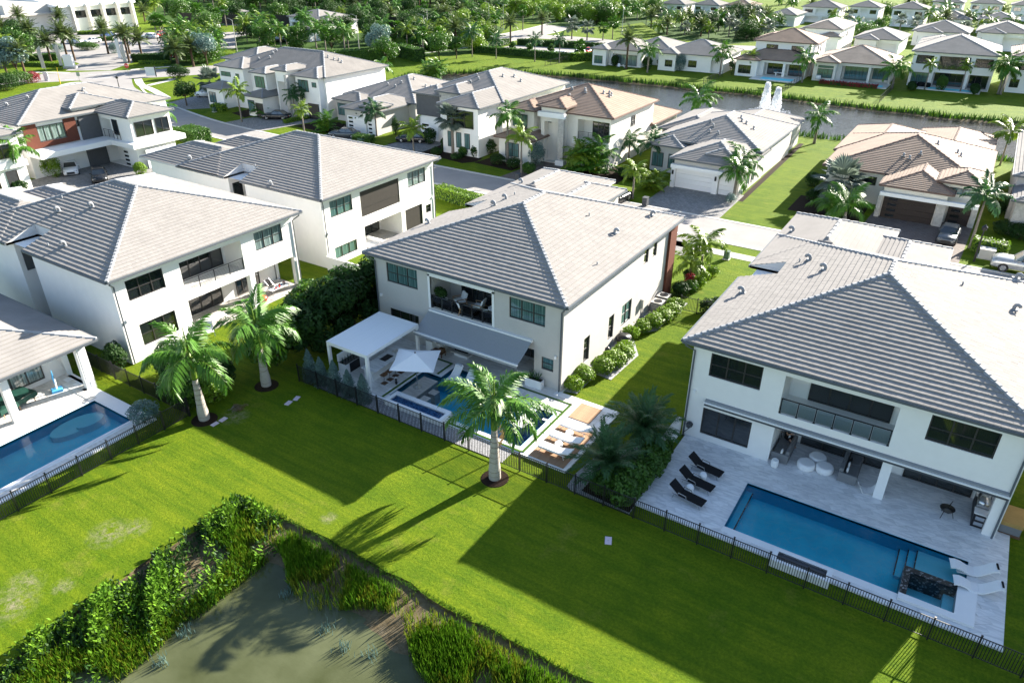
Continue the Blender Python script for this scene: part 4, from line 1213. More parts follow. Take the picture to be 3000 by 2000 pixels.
def hedge(label, a, b_, w, h, kind='shrub', group=None, size=None, name='hedge', z=0.0):
    m, sz, n = SHR[kind]
    a = Vector(a); b_ = Vector(b_); L_ = (b_ - a).length
    t_ = thing(name, label, 'hedge', (*((a + b_) / 2), z), math.atan2((b_ - a).y, (b_ - a).x), group)
    key = ('hedge', kind, round(L_, 1), round(w, 1), round(h, 1)); area = L_ * w + 2 * h * (L_ + w)
    ob('foliage', leaf_mass(key, ('box', L_, w, h), int(min(9000, area * (75 if not size else 75 * (.14 / size) ** 2))), size or sz * 1.1, m, 4), t_)
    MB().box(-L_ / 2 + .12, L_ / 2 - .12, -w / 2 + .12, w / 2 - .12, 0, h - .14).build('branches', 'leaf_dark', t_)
    return t_
def tree(label, loc, h, r_, kind='shrub', group=None, name='tree', dens=1.0, th=None, trunks=1):
    """broadleaf tree: forking trunk and several leaf clumps"""
    rg = random.Random(int(loc[0] * 53 + loc[1] * 29)); m = SHR[kind][0]
    t_ = thing(name, label, 'tree', (loc[0], loc[1], 0), rg.uniform(0, 6.28), group)
    th = th if th is not None else h * .4; q = (round(h), round(r_), kind, rg.randrange(2), round(th))
    if ('tr', q) not in LEAFM:
        r2 = random.Random(hash(str(q)) % 1000); mb = MB(); cl = []
        mb.tube([(0, 0, -.05), (0, 0, th * .6), (.05, 0, th)], [h * .022 + .05, h * .017 + .03, h * .013 + .02], 7)
        for i in range(9):
            a = i * 2.4; rr = q[1] * r2.uniform(.35, .75); zz = th + (q[0] - th) * r2.uniform(.15, .85)
            c = (math.cos(a) * rr, math.sin(a) * rr, zz); cl.append((c, q[1] * r2.uniform(.38, .6)))
            mb.tube([(.03, 0, th * .75), (c[0] * .5, c[1] * .5, (th + zz) / 2), c], [.05 + h * .006, .04, .015], 5)
        cl.append(((0, 0, q[0] - q[1] * .35), q[1] * .5))
        LEAFM[('tr', q)] = mb.mesh('trunk', 'bark')
        lm = MB(); sz = .16 + .012 * h
        for c, cr in cl:
            for i in range(int(150 * dens * max(1, cr * 1.4))):
                d = Vector((r2.gauss(0, 1), r2.gauss(0, 1), r2.gauss(0, .8))).normalized() * cr * (1 - r2.random() ** 2 * .5)
                p = Vector(c) + d; nr = (d.normalized() + Vector((r2.gauss(0, .6), r2.gauss(0, .6), r2.gauss(0, .6) + .3))).normalized()
                u = nr.orthogonal().normalized(); v = nr.cross(u); a = r2.uniform(0, 6.28); u, v = u * math.cos(a) + v * math.sin(a), v * math.cos(a) - u * math.sin(a)
                s_ = sz * r2.uniform(.6, 1.3)
                lm.poly([tuple(p - u * s_), tuple(p - v * s_ * .45), tuple(p + u * s_), tuple(p + v * s_ * .45)])
        LEAFM[('cr', q)] = lm.mesh('crown', m)
    ob('trunk', LEAFM[('tr', q)], t_)
    ob('crown', LEAFM[('cr', q)], t_)
    return t_

# --- near palms
near_palm('royal palm with grey swollen trunk on the lawn in front of the centre villa\'s pool', (-18.77, 27.65), 0.4, 3.5, sc=1.12, n=15, dry=1, seed=3, shaft=1.7, lean=.0)
near_palm('royal palm on the lawn left of the lavender lids, trunk beside the dark pool fence', (-37.97, 22.3), 1.1, 3.1, sc=1.15, n=13, seed=8, shaft=1.9, base_r=.33)
near_palm('royal palm standing free on the lawn before the barred balcony villa', (-37.81, 27.3), 2.0, 3.0, sc=1.1, n=14, seed=14, dry=1, shaft=1.6, base_r=.33)
near_palm('feathery dark date palm in white gravel bed beside the right terrace shrubs', (-13.3, 31.3), .3, 1.0, 'sylvester', 40, 1.25, pm=(-.2, 1.3), seed=5, mulch=False)
near_palm('feathery dark date palm on the side lawn, the farther of the pair', (-12.9, 35.3), 1.3, 1.3, 'sylvester', 40, 1.25, pm=(-.2, 1.3), seed=11, mulch=False)

# --- blue-green columns along the centre villa's fence
me_b = None
for i, x in enumerate((-35.7, -34.6, -33.3, -32.0, -30.65)):
    t_ = thing('juniper_column', ['leftmost of the five blue-green juniper columns by the pergola fence', 'second blue-green juniper column from the left by the pergola fence', 'middle of the five blue-green juniper columns by the pergola', 'fourth blue-green juniper column from the left by the pergola fence', 'rightmost blue-green juniper column, against the corner pergola post'][i], 'shrub', (x, 29.5, 0), i * 1.7, 'juniper columns by the pergola')
    f_ = ob('foliage', leaf_mass(('jun', i % 2), ('cone', .62, 2.3), 2600, .075, 'leaf_blue', 40 + i % 2, up=.5), t_); f_.scale = (1, 1, (1.1, .98, 1.05, .92, .97)[i])
    MB().tube([(0, 0, -.03), (0, 0, 1.6)], [.05, .02], 6).build('stem', 'bark', t_)

# --- shrub bed along the centre villa's sunny side
bed = [(-20.0, 37.9), (-19.0, 38.2), (-19.0, 41.2), (-17.8, 41.1), (-17.6, 45.4), (-19.4, 48.2), (-18.0, 49.8), (-17.7, 56.0), (-20.0, 56.0)]
struct(sheet('gravel_bed', bed, .03, 'gravel'))
for i, (x, y, r_) in enumerate([(-19.5, 38.6, .7), (-19.4, 40.0, .8), (-18.8, 41.7, .85), (-18.5, 42.9, .9), (-18.3, 44.1, .85), (-18.6, 45.2, .7), (-19.2, 47.6, .7), (-18.9, 49.1, .75), (-18.5, 50.3, .85), (-18.2, 51.6, .85), (-18.0, 52.9, .8), (-18.1, 54.0, .8)]):
    shrub('%s bright clusia shrub counted from the terrace along the centre villa wall' % ['first', 'second', 'third', 'fourth', 'fifth', 'sixth', 'seventh', 'eighth', 'ninth', 'tenth', 'eleventh', 'twelfth'][i], (x, y), (r_, r_, r_ * .8), 'bright', 'clusia shrubs along the sunny side wall', dens=1.2)
for i, (x, y, r_, k) in enumerate([(-18.9, 57.2, .8, 'dark'), (-18.4, 58.4, .7, 'shrub'), (-18.2, 59.8, .7, 'bright'), (-19.2, 60.6, .8, 'dark'), (-18.2, 61.4, .6, 'bright'), (-18.0, 63.0, .6, 'bright'), (-15.6, 55.2, .8, 'dark'), (-15.0, 56.0, .8, 'dark')]):
    shrub(['dark shrub behind the air conditioners', 'green shrub just past the side gate', 'lime shrub under the clustered palm by the street corner', 'dark shrub against the brown corner pillar', 'small yellow-green shrub second from the sidewalk', 'small yellow-green shrub nearest the sidewalk', 'dark shrub right of the small side gate', 'dark shrub behind the side gate against the right villa'][i], (x, y), (r_, r_, r_ * .85), k)
palm('clustered palm with yellowing fronds at the centre villa\'s street corner', (-18.7, 61.6), 3.5, 'bright', .85)
palm('smaller clustered palm leaning over the side path behind the air conditioners', (-19.2, 60.2), 2.2, 'bright', .8)
shrub('rust red shrub at the foot of the street corner palms', (-18.9, 59.6), (.5, .5, .7), 'red')

# --- island bed between the two terraces
bd2 = [(-14.9, 29.3), (-14.5, 29.1), (-10.9, 29.1), (-10.9, 35.5), (-12.2, 35.9), (-13.6, 34.2), (-14.8, 32.4), (-15.0, 30.6)]
struct(sheet('gravel_bed', bd2, .03, 'gravel'))
struct(sheet('mulch_bed', [(-14.0, 29.4), (-10.95, 29.2), (-10.95, 35.3), (-12.6, 34.8), (-13.9, 32.0)], .036, 'mulch'))
for i, (x, y, r_) in enumerate([(-11.6, 29.8, .95), (-12.8, 29.9, .85), (-11.5, 31.2, 1.0), (-11.4, 32.6, 1.0), (-11.4, 34.0, .9), (-11.6, 35.2, .7), (-12.5, 31.0, .8)]):
    shrub(['glossy green shrub at the fence, nearest the black loungers', 'glossy green shrub at the fence beside the white gravel curve', 'glossy shrub level with the nearest black lounger', 'glossy shrub level with the middle black lounger', 'glossy shrub level with the farthest black lounger', 'last glossy shrub before the low white wall', 'glossy shrub under the front date palm'][i], (x, y), (r_, r_, r_ * .95), 'shrub', 'shrubs between the two terraces', dens=1.3)

# --- dense planting between left villa and centre villa
for i, (x, y, h, r_, k) in enumerate([(-39.4, 29.6, 3.6, 1.5, 'shrub'), (-39.0, 32.2, 4.4, 1.9, 'dark'), (-38.6, 35.0, 4.8, 2.0, 'dark'), (-39.2, 37.6, 5.0, 2.0, 'dark'), (-39.0, 40.0, 5.0, 2.0, 'dark'), (-38.8, 42.4, 5.0, 1.9, 'shrub'), (-40.6, 34.2, 4.2, 1.8, 'shrub'), (-41.0, 44.4, 4.4, 1.6, 'shrub'), (-40.4, 31.4, 3.4, 1.4, 'shrub')]):
    tree(['leafy screen tree nearest the lawn beside the junipers', 'dark screen tree behind the white pergola', 'dark screen tree level with the pergola\'s house end', 'dark screen tree against the centre villa\'s left corner', 'dark screen tree along the centre villa\'s shaded side wall', 'farthest bright-topped screen tree, beside the insect screen villa', 'lighter screen tree on the lawn side of the row', 'bright tree at the insect screen villa\'s low wall', 'low bushy screen tree at the lawn edge'][i], (x, y), h, r_, k, 'screen trees between the villas', 'screen_tree', 1.9, .5)
for i, (x, y, r_, k) in enumerate([(-40.2, 22.8, 1.2, 'shrub'), (-41.6, 23.6, 1.3, 'dark'), (-43.2, 24.2, 1.3, 'shrub'), (-42.3, 25.2, 1.1, 'shrub'), (-39.4, 24.2, 1.0, 'bright'), (-44.6, 24.6, 1.1, 'dark'), (-40.4, 25.6, 1.0, 'dark')]):
    shrub(['green shrub by the left royal palm\'s fence', 'dark shrub in the middle of the left shrub group', 'green shrub below the balcony villa\'s corner window', 'green shrub at the back of the left shrub group', 'bright shrub right against the left royal palm', 'dark shrub nearest the pool house in the left group', 'dark shrub behind the left royal palm\'s trunk'][i], (x, y), (r_, r_, r_ * 1.15), k, 'shrub group below the left villa', dens=1.3)
shrub('silver-blue round shrub at the left pool\'s corner fence', (-40.6, 19.9), (.95, .95, .8), 'blue', dens=1.2, z=.25)
shrub('dark shrub in the gap between pool house and left villa', (-48.6, 23.0), (.8, .8, 1.2), 'dark')

# ------------------------------------------------------------------ houses across the street, round the lake and beyond
def garage_door(par, x0, x1, y, z1, m, lites=None, z0=.02):
    mb = MB(); n = 4; hh = (z1 - z0) / n
    for i in range(n): mb.box(x0, x1, y - .06, y + .02, z0 + hh * i + .012, z0 + hh * (i + 1) - .012)
    d = mb.build('garage_door', m, par)
    if lites:
        for i in range(n):
            MB().box(x0 + lites[0], x0 + lites[1], y - .075, y - .05, z0 + hh * i + .17, z0 + hh * (i + 1) - .17).build('lite', 'glass', d)
    return d
def house(label, wings, wins=(), tm='tile_grey_far', cm='cap_grey', wallm='stucco', recess=(), garages=(), boxes=(), rails=(), loc=(0, 0), rz=0.0, name='house', slope=.336, ov=.5, cols=(), near=False, vents=0, gut='gutter'):
    """wings: eave rectangles (x0, x1, y0, y1, eave z[, base z]); wins: (wing, side, a, z, w, h, columns, rows, glass)"""
    h = thing(name, label, 'house', (loc[0], loc[1], 0), rz)
    for i, wg in enumerate(wings):
        x0, x1, y0, y1, ze = wg[:5]; zb = wg[5] if len(wg) > 5 else 0.0
        hs = {}
        for (wi, sd_, a0, a1, z0, z1, dp) in recess:
            if wi == i: hs.setdefault(sd_, []).append((a0, a1, z0, z1, dp))
        mb = MB(); wall_box(mb, x0 + ov + .003 * i, x1 - ov - .003 * i, y0 + ov + .003 * i, y1 - ov - .003 * i, zb, ze - .19, hs)
        mb.build('wall', wg[6] if len(wg) > 6 else wallm, h)
        r_ = hip_roof(h, x0, x1, y0, y1, ze + .004 * i, slope, tm, cm, gutters='fbrl', gut=gut)
        if i == 0 and vents:
            hf = min(x1 - x0, y1 - y0) / 2
            rg = random.Random(int(x0 * 7 + y0))
            for _ in range(vents):
                t_ = rg.uniform(.35, .8) * hf; roof_vent(r_, x1 - t_, y0 + hf + rg.uniform(0, max(.1, y1 - y0 - 2 * hf)) - rg.uniform(0, 1.5), ze + slope * t_)
            for _ in range(vents): 
                t_ = rg.uniform(.35, .8) * hf; roof_vent(r_, x0 + hf + rg.uniform(-1.5, 1.5), y0 + t_, ze + slope * t_, math.pi)
    for (wi, sd_, a, z, w, hh, c_, r_, g_) in wins:
        x0, x1, y0, y1 = wings[wi][:4]; at = {'f': y0 + ov + .003 * wi, 'b': y1 - ov, 'l': x0 + ov, 'r': x1 - ov - .003 * wi}[sd_]
        window(h, sd_, a, z, w, hh, at, c_, r_, -.075, g_, near=near, name='window')
    for (wi, a, z, w, hh, dp, c_, g_) in cols:      # glazed doors at the back of a recess
        window(h, 'f', a, z, w, hh, wings[wi][2] + ov + .003 * wi + dp, c_, 1, -.11, g_, near=False, name='sliding_door')
    for g_ in garages: garage_door(h, *g_)
    for (nm, m, *bx_) in boxes: MB().box(*bx_).build(nm, m, h)
    for (x0, x1, y, z, n) in rails: bar_rail(h, x0, x1, y, z, n, k=5)
    return h

E2 = 6.97
# across the street, right to left
house('white house with long grey roof at the right edge, beyond the silver truck', [(3.9, 19, 96, 120, 5.0), (4.3, 12, 90.6, 97, 3.7)], [(0, 'l', 99, 1, 1.2, 1.6, 1, 2, 'glass')], wallm='stucco_grey', boxes=[('stone_wall', 'stone_clad', 4.75, 5.6, 90.9, 91.09, 0, 3.4)])
house('tan roofed one storey house with two brown garage doors', [(-15.3, 1.9, 93.2, 112, 3.9), (-7.6, 1.6, 104, 122, 3.75), (-8.3, -1.0, 89.0, 100, 3.7), (-2.9, 2.0, 90.6, 97, 4.6), (-15.8, -6.2, 102, 119, 3.75)],
    [(0, 'f', -12.2, 2.2, 3.0, 1.0, 2, 1, 'glass'), (0, 'r', 106, 1, 1.4, 1.6, 1, 2, 'glass'), (1, 'r', 112, .8, 2.2, 1.8, 2, 2, 'glass'), (3, 'f', -1.6, 3.3, 2.6, .7, 2, 1, 'glass_teal'), (0, 'l', 96, 1.5, 1.2, 1.4, 1, 2, 'glass')],
    tm='tile_brown_far', cm='cap_brown', wallm='stucco_cream', garages=[(-7.6, -2.4, 89.42, 2.5, 'garage_brown', (.5, 1.4)), (-1.2, 1.0, 90.99, 2.5, 'garage_brown', (.3, 1.2))],
    boxes=[('fascia', 'trim_white', -8.1, 1.5, 88.85, 89.35, 2.55, 2.95), ('pillar', 'stone_clad', -2.3, -1.4, 89.2, 91.2, 0, 2.55), ('pillar', 'stone_clad', 1.05, 1.6, 90.7, 91.05, 0, 2.55), ('pillar', 'stone_clad', -8.2, -7.7, 89.1, 89.4, 0, 2.55)], vents=3, gut='cap_brown')
house('grey roofed one storey house with white garage doors near the fountain', [(-37.4, -22.9, 94.0, 112, 4.1), (-33.6, -23.3, 103, 119, 3.75), (-32.2, -22.8, 86.9, 98, 3.7), (-28.2, -24.6, 88.4, 93, 4.35), (-37.6, -32.5, 92.4, 98, 3.6), (-39.7, -31.4, 101, 116, 3.75)],
    [(0, 'f', -34.6, 2.9, 3.0, .8, 2, 1, 'glass'), (2, 'r', 90.6, .6, .9, 2.2, 1, 1, 'glass_teal'), (2, 'r', 92.6, .6, .9, 2.2, 1, 1, 'glass_teal'), (1, 'r', 105, 1.5, .5, 1.5, 1, 1, 'glass'), (1, 'r', 106.4, 1.5, .5, 1.5, 1, 1, 'glass'), (1, 'r', 107.8, 1.5, .5, 1.5, 1, 1, 'glass'), (1, 'r', 112, .8, 1.6, 1.6, 2, 2, 'glass'), (4, 'f', -36.9, .6, 1.6, 1.9, 2, 1, 'glass_teal'), (4, 'f', -34.6, .6, 1.4, 1.9, 2, 1, 'glass_teal')],
    wallm='stucco_grey', garages=[(-31.3, -26.6, 87.36, 2.4, 'trim_white'), (-25.7, -23.6, 87.36, 2.4, 'trim_white')],
    boxes=[('fascia', 'trim_white', -31.9, -23.1, 86.7, 87.3, 2.5, 2.95), ('pillar', 'trim_white', -31.85, -31.35, 86.95, 87.3, 0, 2.5), ('pillar', 'trim_white', -26.5, -25.8, 86.95, 87.3, 0, 2.5), ('wall_lamp', 'black_metal', -31.7, -31.5, 86.78, 86.94, 1.7, 2.2), ('wall_lamp', 'black_metal', -26.2, -26.0, 86.78, 86.94, 1.7, 2.2)], vents=4)
house('brown roofed two storey house with a balcony and stone entrance tower', [(-56.6, -41.2, 89.0, 104.2, E2), (-56.9, -52.1, 87.4, 94, E2 + .01), (-52.2, -47.7, 87.9, 94.5, 7.7), (-57.2, -51.0, 84.9, 92, 3.5), (-49, -41.3, 103, 114.6, 3.6)],
    [(1, 'f', -56.0, 4.5, 2.4, 1.7, 3, 2, 'glass_teal'), (0, 'f', -52.0, 5.2, 1.3, .8, 1, 1, 'glass_teal'), (3, 'f', -55.6, .9, 2.2, 1.9, 2, 2, 'glass_teal'), (0, 'r', 96, 4.6, 1.2, 1.4, 1, 2, 'glass')],
    tm='tile_brown_far', cm='cap_brown', wallm='stucco_cream', recess=[(0, 'f', -46.6, -41.9, 3.6, 6.2, 1.8), (0, 'f', -46.0, -42.4, .1, 2.8, .15), (2, 'f', -51.2, -48.8, .1, 5.6, 1.6)],
    cols=[(0, -45.2, 3.7, 2.6, 2.3, 1.8, 3, 'glass'), (2, -50.6, .15, 1.4, 4.6, 1.6, 1, 'glass')], rails=[(-46.5, -42.0, 89.58, 3.6, 3)],
    boxes=[('belt', 'trim_white', -47.2, -41.6, 89.1, 89.47, 3.0, 3.55), ('pillar', 'stone_clad', -48.75, -47.9, 87.9, 88.38, 0, 6.2), ('lintel', 'trim_white', -52.0, -47.8, 87.85, 88.35, 6.25, 6.9), ('pillar_base', 'trim_white', -48.9, -47.6, 87.6, 88.45, 0, .7)], vents=4, gut='cap_brown')
house('white two storey house with dark clad upper corner and slatted garage door', [(-74.6, -58.9, 90.0, 109.5, E2), (-66.6, -59.3, 84.4, 98.2, E2 + .01), (-74.8, -69.4, 88.9, 95, E2 + .015), (-70.2, -65.6, 88.6, 96, 7.7)],
    [(2, 'f', -73.6, 4.6, 2.6, 1.8, 3, 1, 'glass_teal'), (1, 'f', -65.2, 1.0, .9, 2.2, 1, 1, 'glass_teal'), (1, 'f', -63.7, 1.0, .9, 2.2, 1, 1, 'glass_teal'), (1, 'f', -62.2, 1.0, .9, 2.2, 1, 1, 'glass_teal'), (1, 'f', -65.2, 3.9, 4.6, 2.4, 3, 2, 'glass'), (0, 'r', 105, 4.4, .8, 1.2, 1, 2, 'glass')],
    garages=[(-73.8, -70.4, 89.36, 2.6, 'trim_white', (.3, 1.6))], boxes=[('cladding', 'stucco_dark', -74.3, -69.9, 89.2, 89.395, 3.7, 6.7), ('pillar', 'stone_clad', -74.3, -73.9, 89.1, 89.38, 0, 3.3), ('tower_cladding', 'stone_clad', -69.6, -66.2, 88.95, 89.09, 4.4, 7.4)], vents=3)
house('grey one storey house with white slatted garage behind the parked grey saloon', [(-95.0, -79.0, 94.6, 112, 3.9), (-88.0, -80.4, 86.6, 98, 3.7), (-84.6, -80.6, 87.4, 91, 4.2), (-94.8, -88.2, 91.6, 97, 3.6)],
    [(3, 'f', -94.0, .9, 2.4, 2.0, 3, 1, 'glass_teal'), (0, 'r', 99, 1.4, 1.2, 1.4, 1, 2, 'glass'), (0, 'r', 103, 1.4, 1.2, 1.4, 1, 2, 'glass')],
    wallm='stucco_grey', garages=[(-87.0, -83.6, 87.06, 2.5, 'trim_white', (.3, 1.2)), (-82.8, -81.0, 87.06, 2.5, 'trim_white', (.3, 1.0))], boxes=[('pillar', 'trim_white', -83.5, -82.9, 86.8, 87.05, 0, 3.2)], vents=3)
house('large white two storey corner house with grey stepped roofs behind the black car', [(-121.2, -95.2, 91.0, 107, E2), (-102.0, -95.6, 89.7, 102, E2 + .01), (-110.6, -106.4, 88.0, 95, E2 + .012), (-105.6, -101.8, 88.6, 95, 7.7), (-110.2, -105.2, 85.6, 92, 3.5), (-121.6, -114.0, 89.4, 97, E2 + .02), (-122.6, -117.2, 86.8, 92, 3.5), (-128, -118, 96, 108, E2 + .03)],
    [(1, 'f', -100.9, 4.4, 2.4, 1.9, 3, 1, 'glass_teal'), (1, 'f', -97.6, 5.3, 1.0, .8, 1, 1, 'glass_teal'), (2, 'f', -109.8, 4.4, 2.4, 1.9, 3, 1, 'glass_teal'), (0, 'f', -106.0, 5.2, .9, .9, 1, 1, 'glass_teal'), (5, 'f', -120.6, 5.2, 2.6, .8, 2, 1, 'glass_teal'), (4, 'f', -109.6, .7, 1.6, 2.0, 2, 1, 'glass_teal'), (6, 'f', -121.6, .8, 1.8, 1.9, 2, 1, 'glass_teal'), (5, 'f', -116.6, 5.0, .9, .9, 1, 1, 'glass_teal')],
    recess=[(3, 'f', -104.8, -102.6, .1, 5.8, 1.5)], garages=[(-107.6, -105.8, 86.06, 2.4, 'bronze')], boxes=[('pillar', 'stone_clad', -102.5, -101.9, 88.6, 89.08, 0, 7.0), ('garage_surround', 'bronze', -99.0, -96.6, 90.0, 90.19, 0, 2.6)], vents=4)
# left side street
hb = house('white two storey house with red brick panel and glass corner, round a motor court', [(-116, -101.2, 44.6, 66, E2), (-108.4, -101.6, 51.6, 58.6, 7.75), (-103.5, -94.0, 54.6, 61.5, E2 + .012)],
    [(0, 'r', 46.9, 4.4, 3.4, 1.9, 4, 1, 'glass_curtain'), (0, 'r', 51.3, 5.4, 1.5, .8, 1, 1, 'glass'), (2, 'f', -98.6, 4.2, 1.2, 2.0, 1, 1, 'glass'), (2, 'r', 55.6, 4.2, 2.6, 1.9, 2, 1, 'glass'), (2, 'r', 58.6, 4.2, 2.0, 1.9, 2, 1, 'glass')],
    recess=[(2, 'f', -101.4, -99.0, 3.6, 6.1, 1.6), (2, 'f', -101.5, -97.6, .1, 2.9, 1.5)], rails=[(-101.3, -99.1, 55.2, 3.6, 2), (-98.8, -97.2, 54.98, 3.6, 2)],
    boxes=[('brick_panel', 'brick', -101.68, -101.5, 45.2, 46.85, 3.7, 6.7), ('brick_panel', 'brick', -101.68, -101.5, 50.35, 51.9, 3.7, 6.7), ('brick_panel', 'brick', -101.68, -101.52, 46.85, 50.35, 3.7, 4.35), ('canopy', 'trim_white', -101.65, -98.6, 45.0, 55.1, 2.95, 3.6), ('canopy', 'trim_white', -98.6, -93.6, 54.3, 62.2, 2.95, 3.6), ('dark_wall', 'stucco_dark', -101.68, -101.4, 52.3, 55.0, 0, 6.6)], vents=2)
MB().box(-101.70, -101.62, 46.0, 50.4, .05, 2.5).build('garage_door', 'trim_white', hb)
MB().box(-93.95, -93.85, 56.0, 60.5, .05, 2.5).build('garage_door', 'trim_white', hb)
for i in range(4): MB().box(-101.73, -101.71, 46.2, 47.4, .3 + i * .55, .58 + i * .55).build('lite', 'glass', hb)
for i in range(4): MB().box(-97.35, -96.5, 54.98, 55.04, .3 + i * .55, .58 + i * .55).build('lite', 'glass', hb)
house('white two storey house front with tall windows at the left edge', [(-115, -97.4, 28, 43.2, E2)], [(0, 'r', 40.2, .3, 1.3, 2.4, 1, 1, 'glass'), (0, 'r', 38.0, .3, 1.3, 2.4, 1, 1, 'glass'), (0, 'r', 35.6, .3, 1.3, 2.4, 1, 1, 'glass'), (0, 'r', 38.6, 4.2, 3.0, 1.6, 3, 1, 'glass'), (0, 'r', 34.6, 4.2, 3.0, 1.6, 3, 1, 'glass')], boxes=[('belt', 'trim_white', -98.3, -97.6, 29, 42.9, 3.0, 3.7)])
# pool house at the left edge
ph = house('low white pool house with covered terrace at the left edge', [(-66, -47.0, 0.5, 21.4, 3.75)], [], wallm='stucco', ov=.62, recess=[(0, 'r', 2.0, 20.15, .1, 3.2, -.4), (0, 'b', -50.6, -48.2, .1, 3.2, -.4)])
mb = MB(); mb.poly([(-51.0, 1.2, 0), (-51.0, 20.7, 0), (-51.0, 20.7, 3.3), (-51.0, 1.2, 3.3)]); mb.poly([(-51.0, 1.2, 3.25), (-47.7, 1.2, 3.25), (-47.7, 20.7, 3.25), (-51.0, 20.7, 3.25)])
mb.build('patio_recess', 'stucco', ph)
for y in (15.3, 20.25): MB().box(-48.0, -47.6, y, y + .45, 0, 3.3).build('column', 'trim_white', ph)
window(ph, 'r', 15.9, .5, 3.2, 2.1, -51.0, 3, 2, -.1, 'glass_curtain'); window(ph, 'r', 11.0, .15, 3.4, 2.4, -51.0, 3, 1, -.1, 'glass_curtain', name='sliding_door')

# lake houses, garden side
def lake(label, x, y, rz, wings, **k): return house(label, wings, loc=(x, y), rz=R(rz), **k)
lake('white one storey house with round patio furniture, leftmost on the far lake shore', -86.6, 171, 2, [(0, 13, 2.0, 16, 3.8), (0, 4.6, 0, 8, 3.9), (6, 18, 8, 22, 3.8)], wins=[(1, 'f', 1.0, .5, 2.2, 1.8, 3, 1, 'glass_teal')], recess=[(0, 'f', 5.0, 11.6, .1, 2.9, .9)], cols=[(0, 5.4, .15, 5.6, 2.4, .9, 4, 'glass_curtain')], tm='tile_grey_far')
lake('white one storey house with single square windows on the far lake shore', -70.2, 173, 2, [(0, 16, 2.0, 17, 3.8), (0, 5.2, 0, 8, 3.9)], wins=[(1, 'f', 2.2, .9, 1.8, 1.5, 2, 2, 'glass'), (0, 'f', 7.2, .9, 2.0, 1.5, 2, 2, 'glass')], recess=[(0, 'f', 12.6, 15.2, .1, 2.8, 1.6)], tm='tile_grey_far')
lake('white two storey house with brown roof and lower porch roof behind the fountain', -52.4, 176, 2, [(2.0, 16.2, 7.0, 21, E2), (0, 15.8, 2.0, 12, 3.6), (0, 5.8, -.6, 8, 3.65), (1.6, 8, 9.6, 20, E2 + .02)], wins=[(0, 'f', 5.0, 4.6, 2.6, 1.6, 3, 2, 'glass'), (0, 'f', 10.6, 4.6, 2.6, 1.6, 3, 2, 'glass'), (2, 'f', 1.2, .6, 2.8, 1.8, 3, 2, 'glass'), (0, 'r', 11, 4.5, .9, 1.5, 1, 2, 'glass'), (0, 'r', 14, 4.5, .9, 1.5, 1, 2, 'glass')], recess=[(1, 'f', 6.2, 10.4, .1, 2.9, 2.4), (1, 'f', 10.9, 15.1, .1, 2.9, 2.4)], cols=[(1, 6.6, .15, 3.4, 2.5, 2.4, 3, 'glass'), (1, 11.3, .15, 3.4, 2.5, 2.4, 3, 'glass')], tm='tile_brown_far', cm='cap_brown', gut='cap_brown')
lake('cream one storey house with tan roof and red flower border on the lake', -36.0, 178.5, 2, [(0, 16.4, 2.2, 19, 4.0), (0, 5.6, 0, 9, 4.05), (3, 12, 12, 26, 4.1)], wins=[(1, 'f', 1.4, .7, 3.2, 1.9, 3, 2, 'glass_teal'), (1, 'f', 1.4, 2.75, 3.2, .5, 2, 1, 'glass_teal')], recess=[(0, 'f', 6.0, 11.4, .1, 3.2, 2.4), (0, 'f', 11.9, 15.8, .1, 3.2, 2.4)], cols=[(0, 6.4, .15, 4.8, 2.8, 2.4, 4, 'glass_teal'), (0, 12.2, .6, 3.2, 2.3, 2.4, 3, 'glass_teal')], tm='tile_taupe_far', cm='cap_brown', wallm='stucco_cream', gut='cap_brown')
lake('big white two storey house with wide glazed loggias across the lake', -17.4, 183.5, 2, [(0, 16.2, 0, 20, E2), (0, 8, 12, 26, E2 + .02)], wins=[(0, 'f', 1.2, 4.5, 3.2, 1.7, 3, 2, 'glass'), (0, 'f', 12.0, 4.5, 3.2, 1.7, 3, 2, 'glass'), (0, 'f', 1.0, .8, 3.2, 2.0, 3, 2, 'glass_teal'), (0, 'r', 9, 4.6, 1.0, 1.4, 1, 2, 'glass')], recess=[(0, 'f', 5.4, 11.2, 3.6, 6.3, .5), (0, 'f', 5.0, 11.0, .1, 3.0, 2.2), (0, 'f', 11.5, 15.6, .1, 3.0, 2.2)], cols=[(0, 5.5, 3.65, 5.6, 2.5, .5, 5, 'glass'), (0, 5.3, .15, 5.4, 2.6, 2.2, 4, 'glass'), (0, 11.8, .15, 3.4, 2.6, 2.2, 3, 'glass')])
lake('tan roofed two storey house cut by the right edge across the lake', .6, 186, 2, [(0, 16, 0, 18, E2)], wins=[(0, 'f', 1.0, 4.4, 2.2, 1.6, 2, 2, 'glass'), (0, 'f', 1.0, 1.0, 1.6, 1.6, 2, 2, 'glass')], recess=[(0, 'f', 4.6, 9, .1, 3.0, 2)], tm='tile_taupe_far', cm='cap_brown')
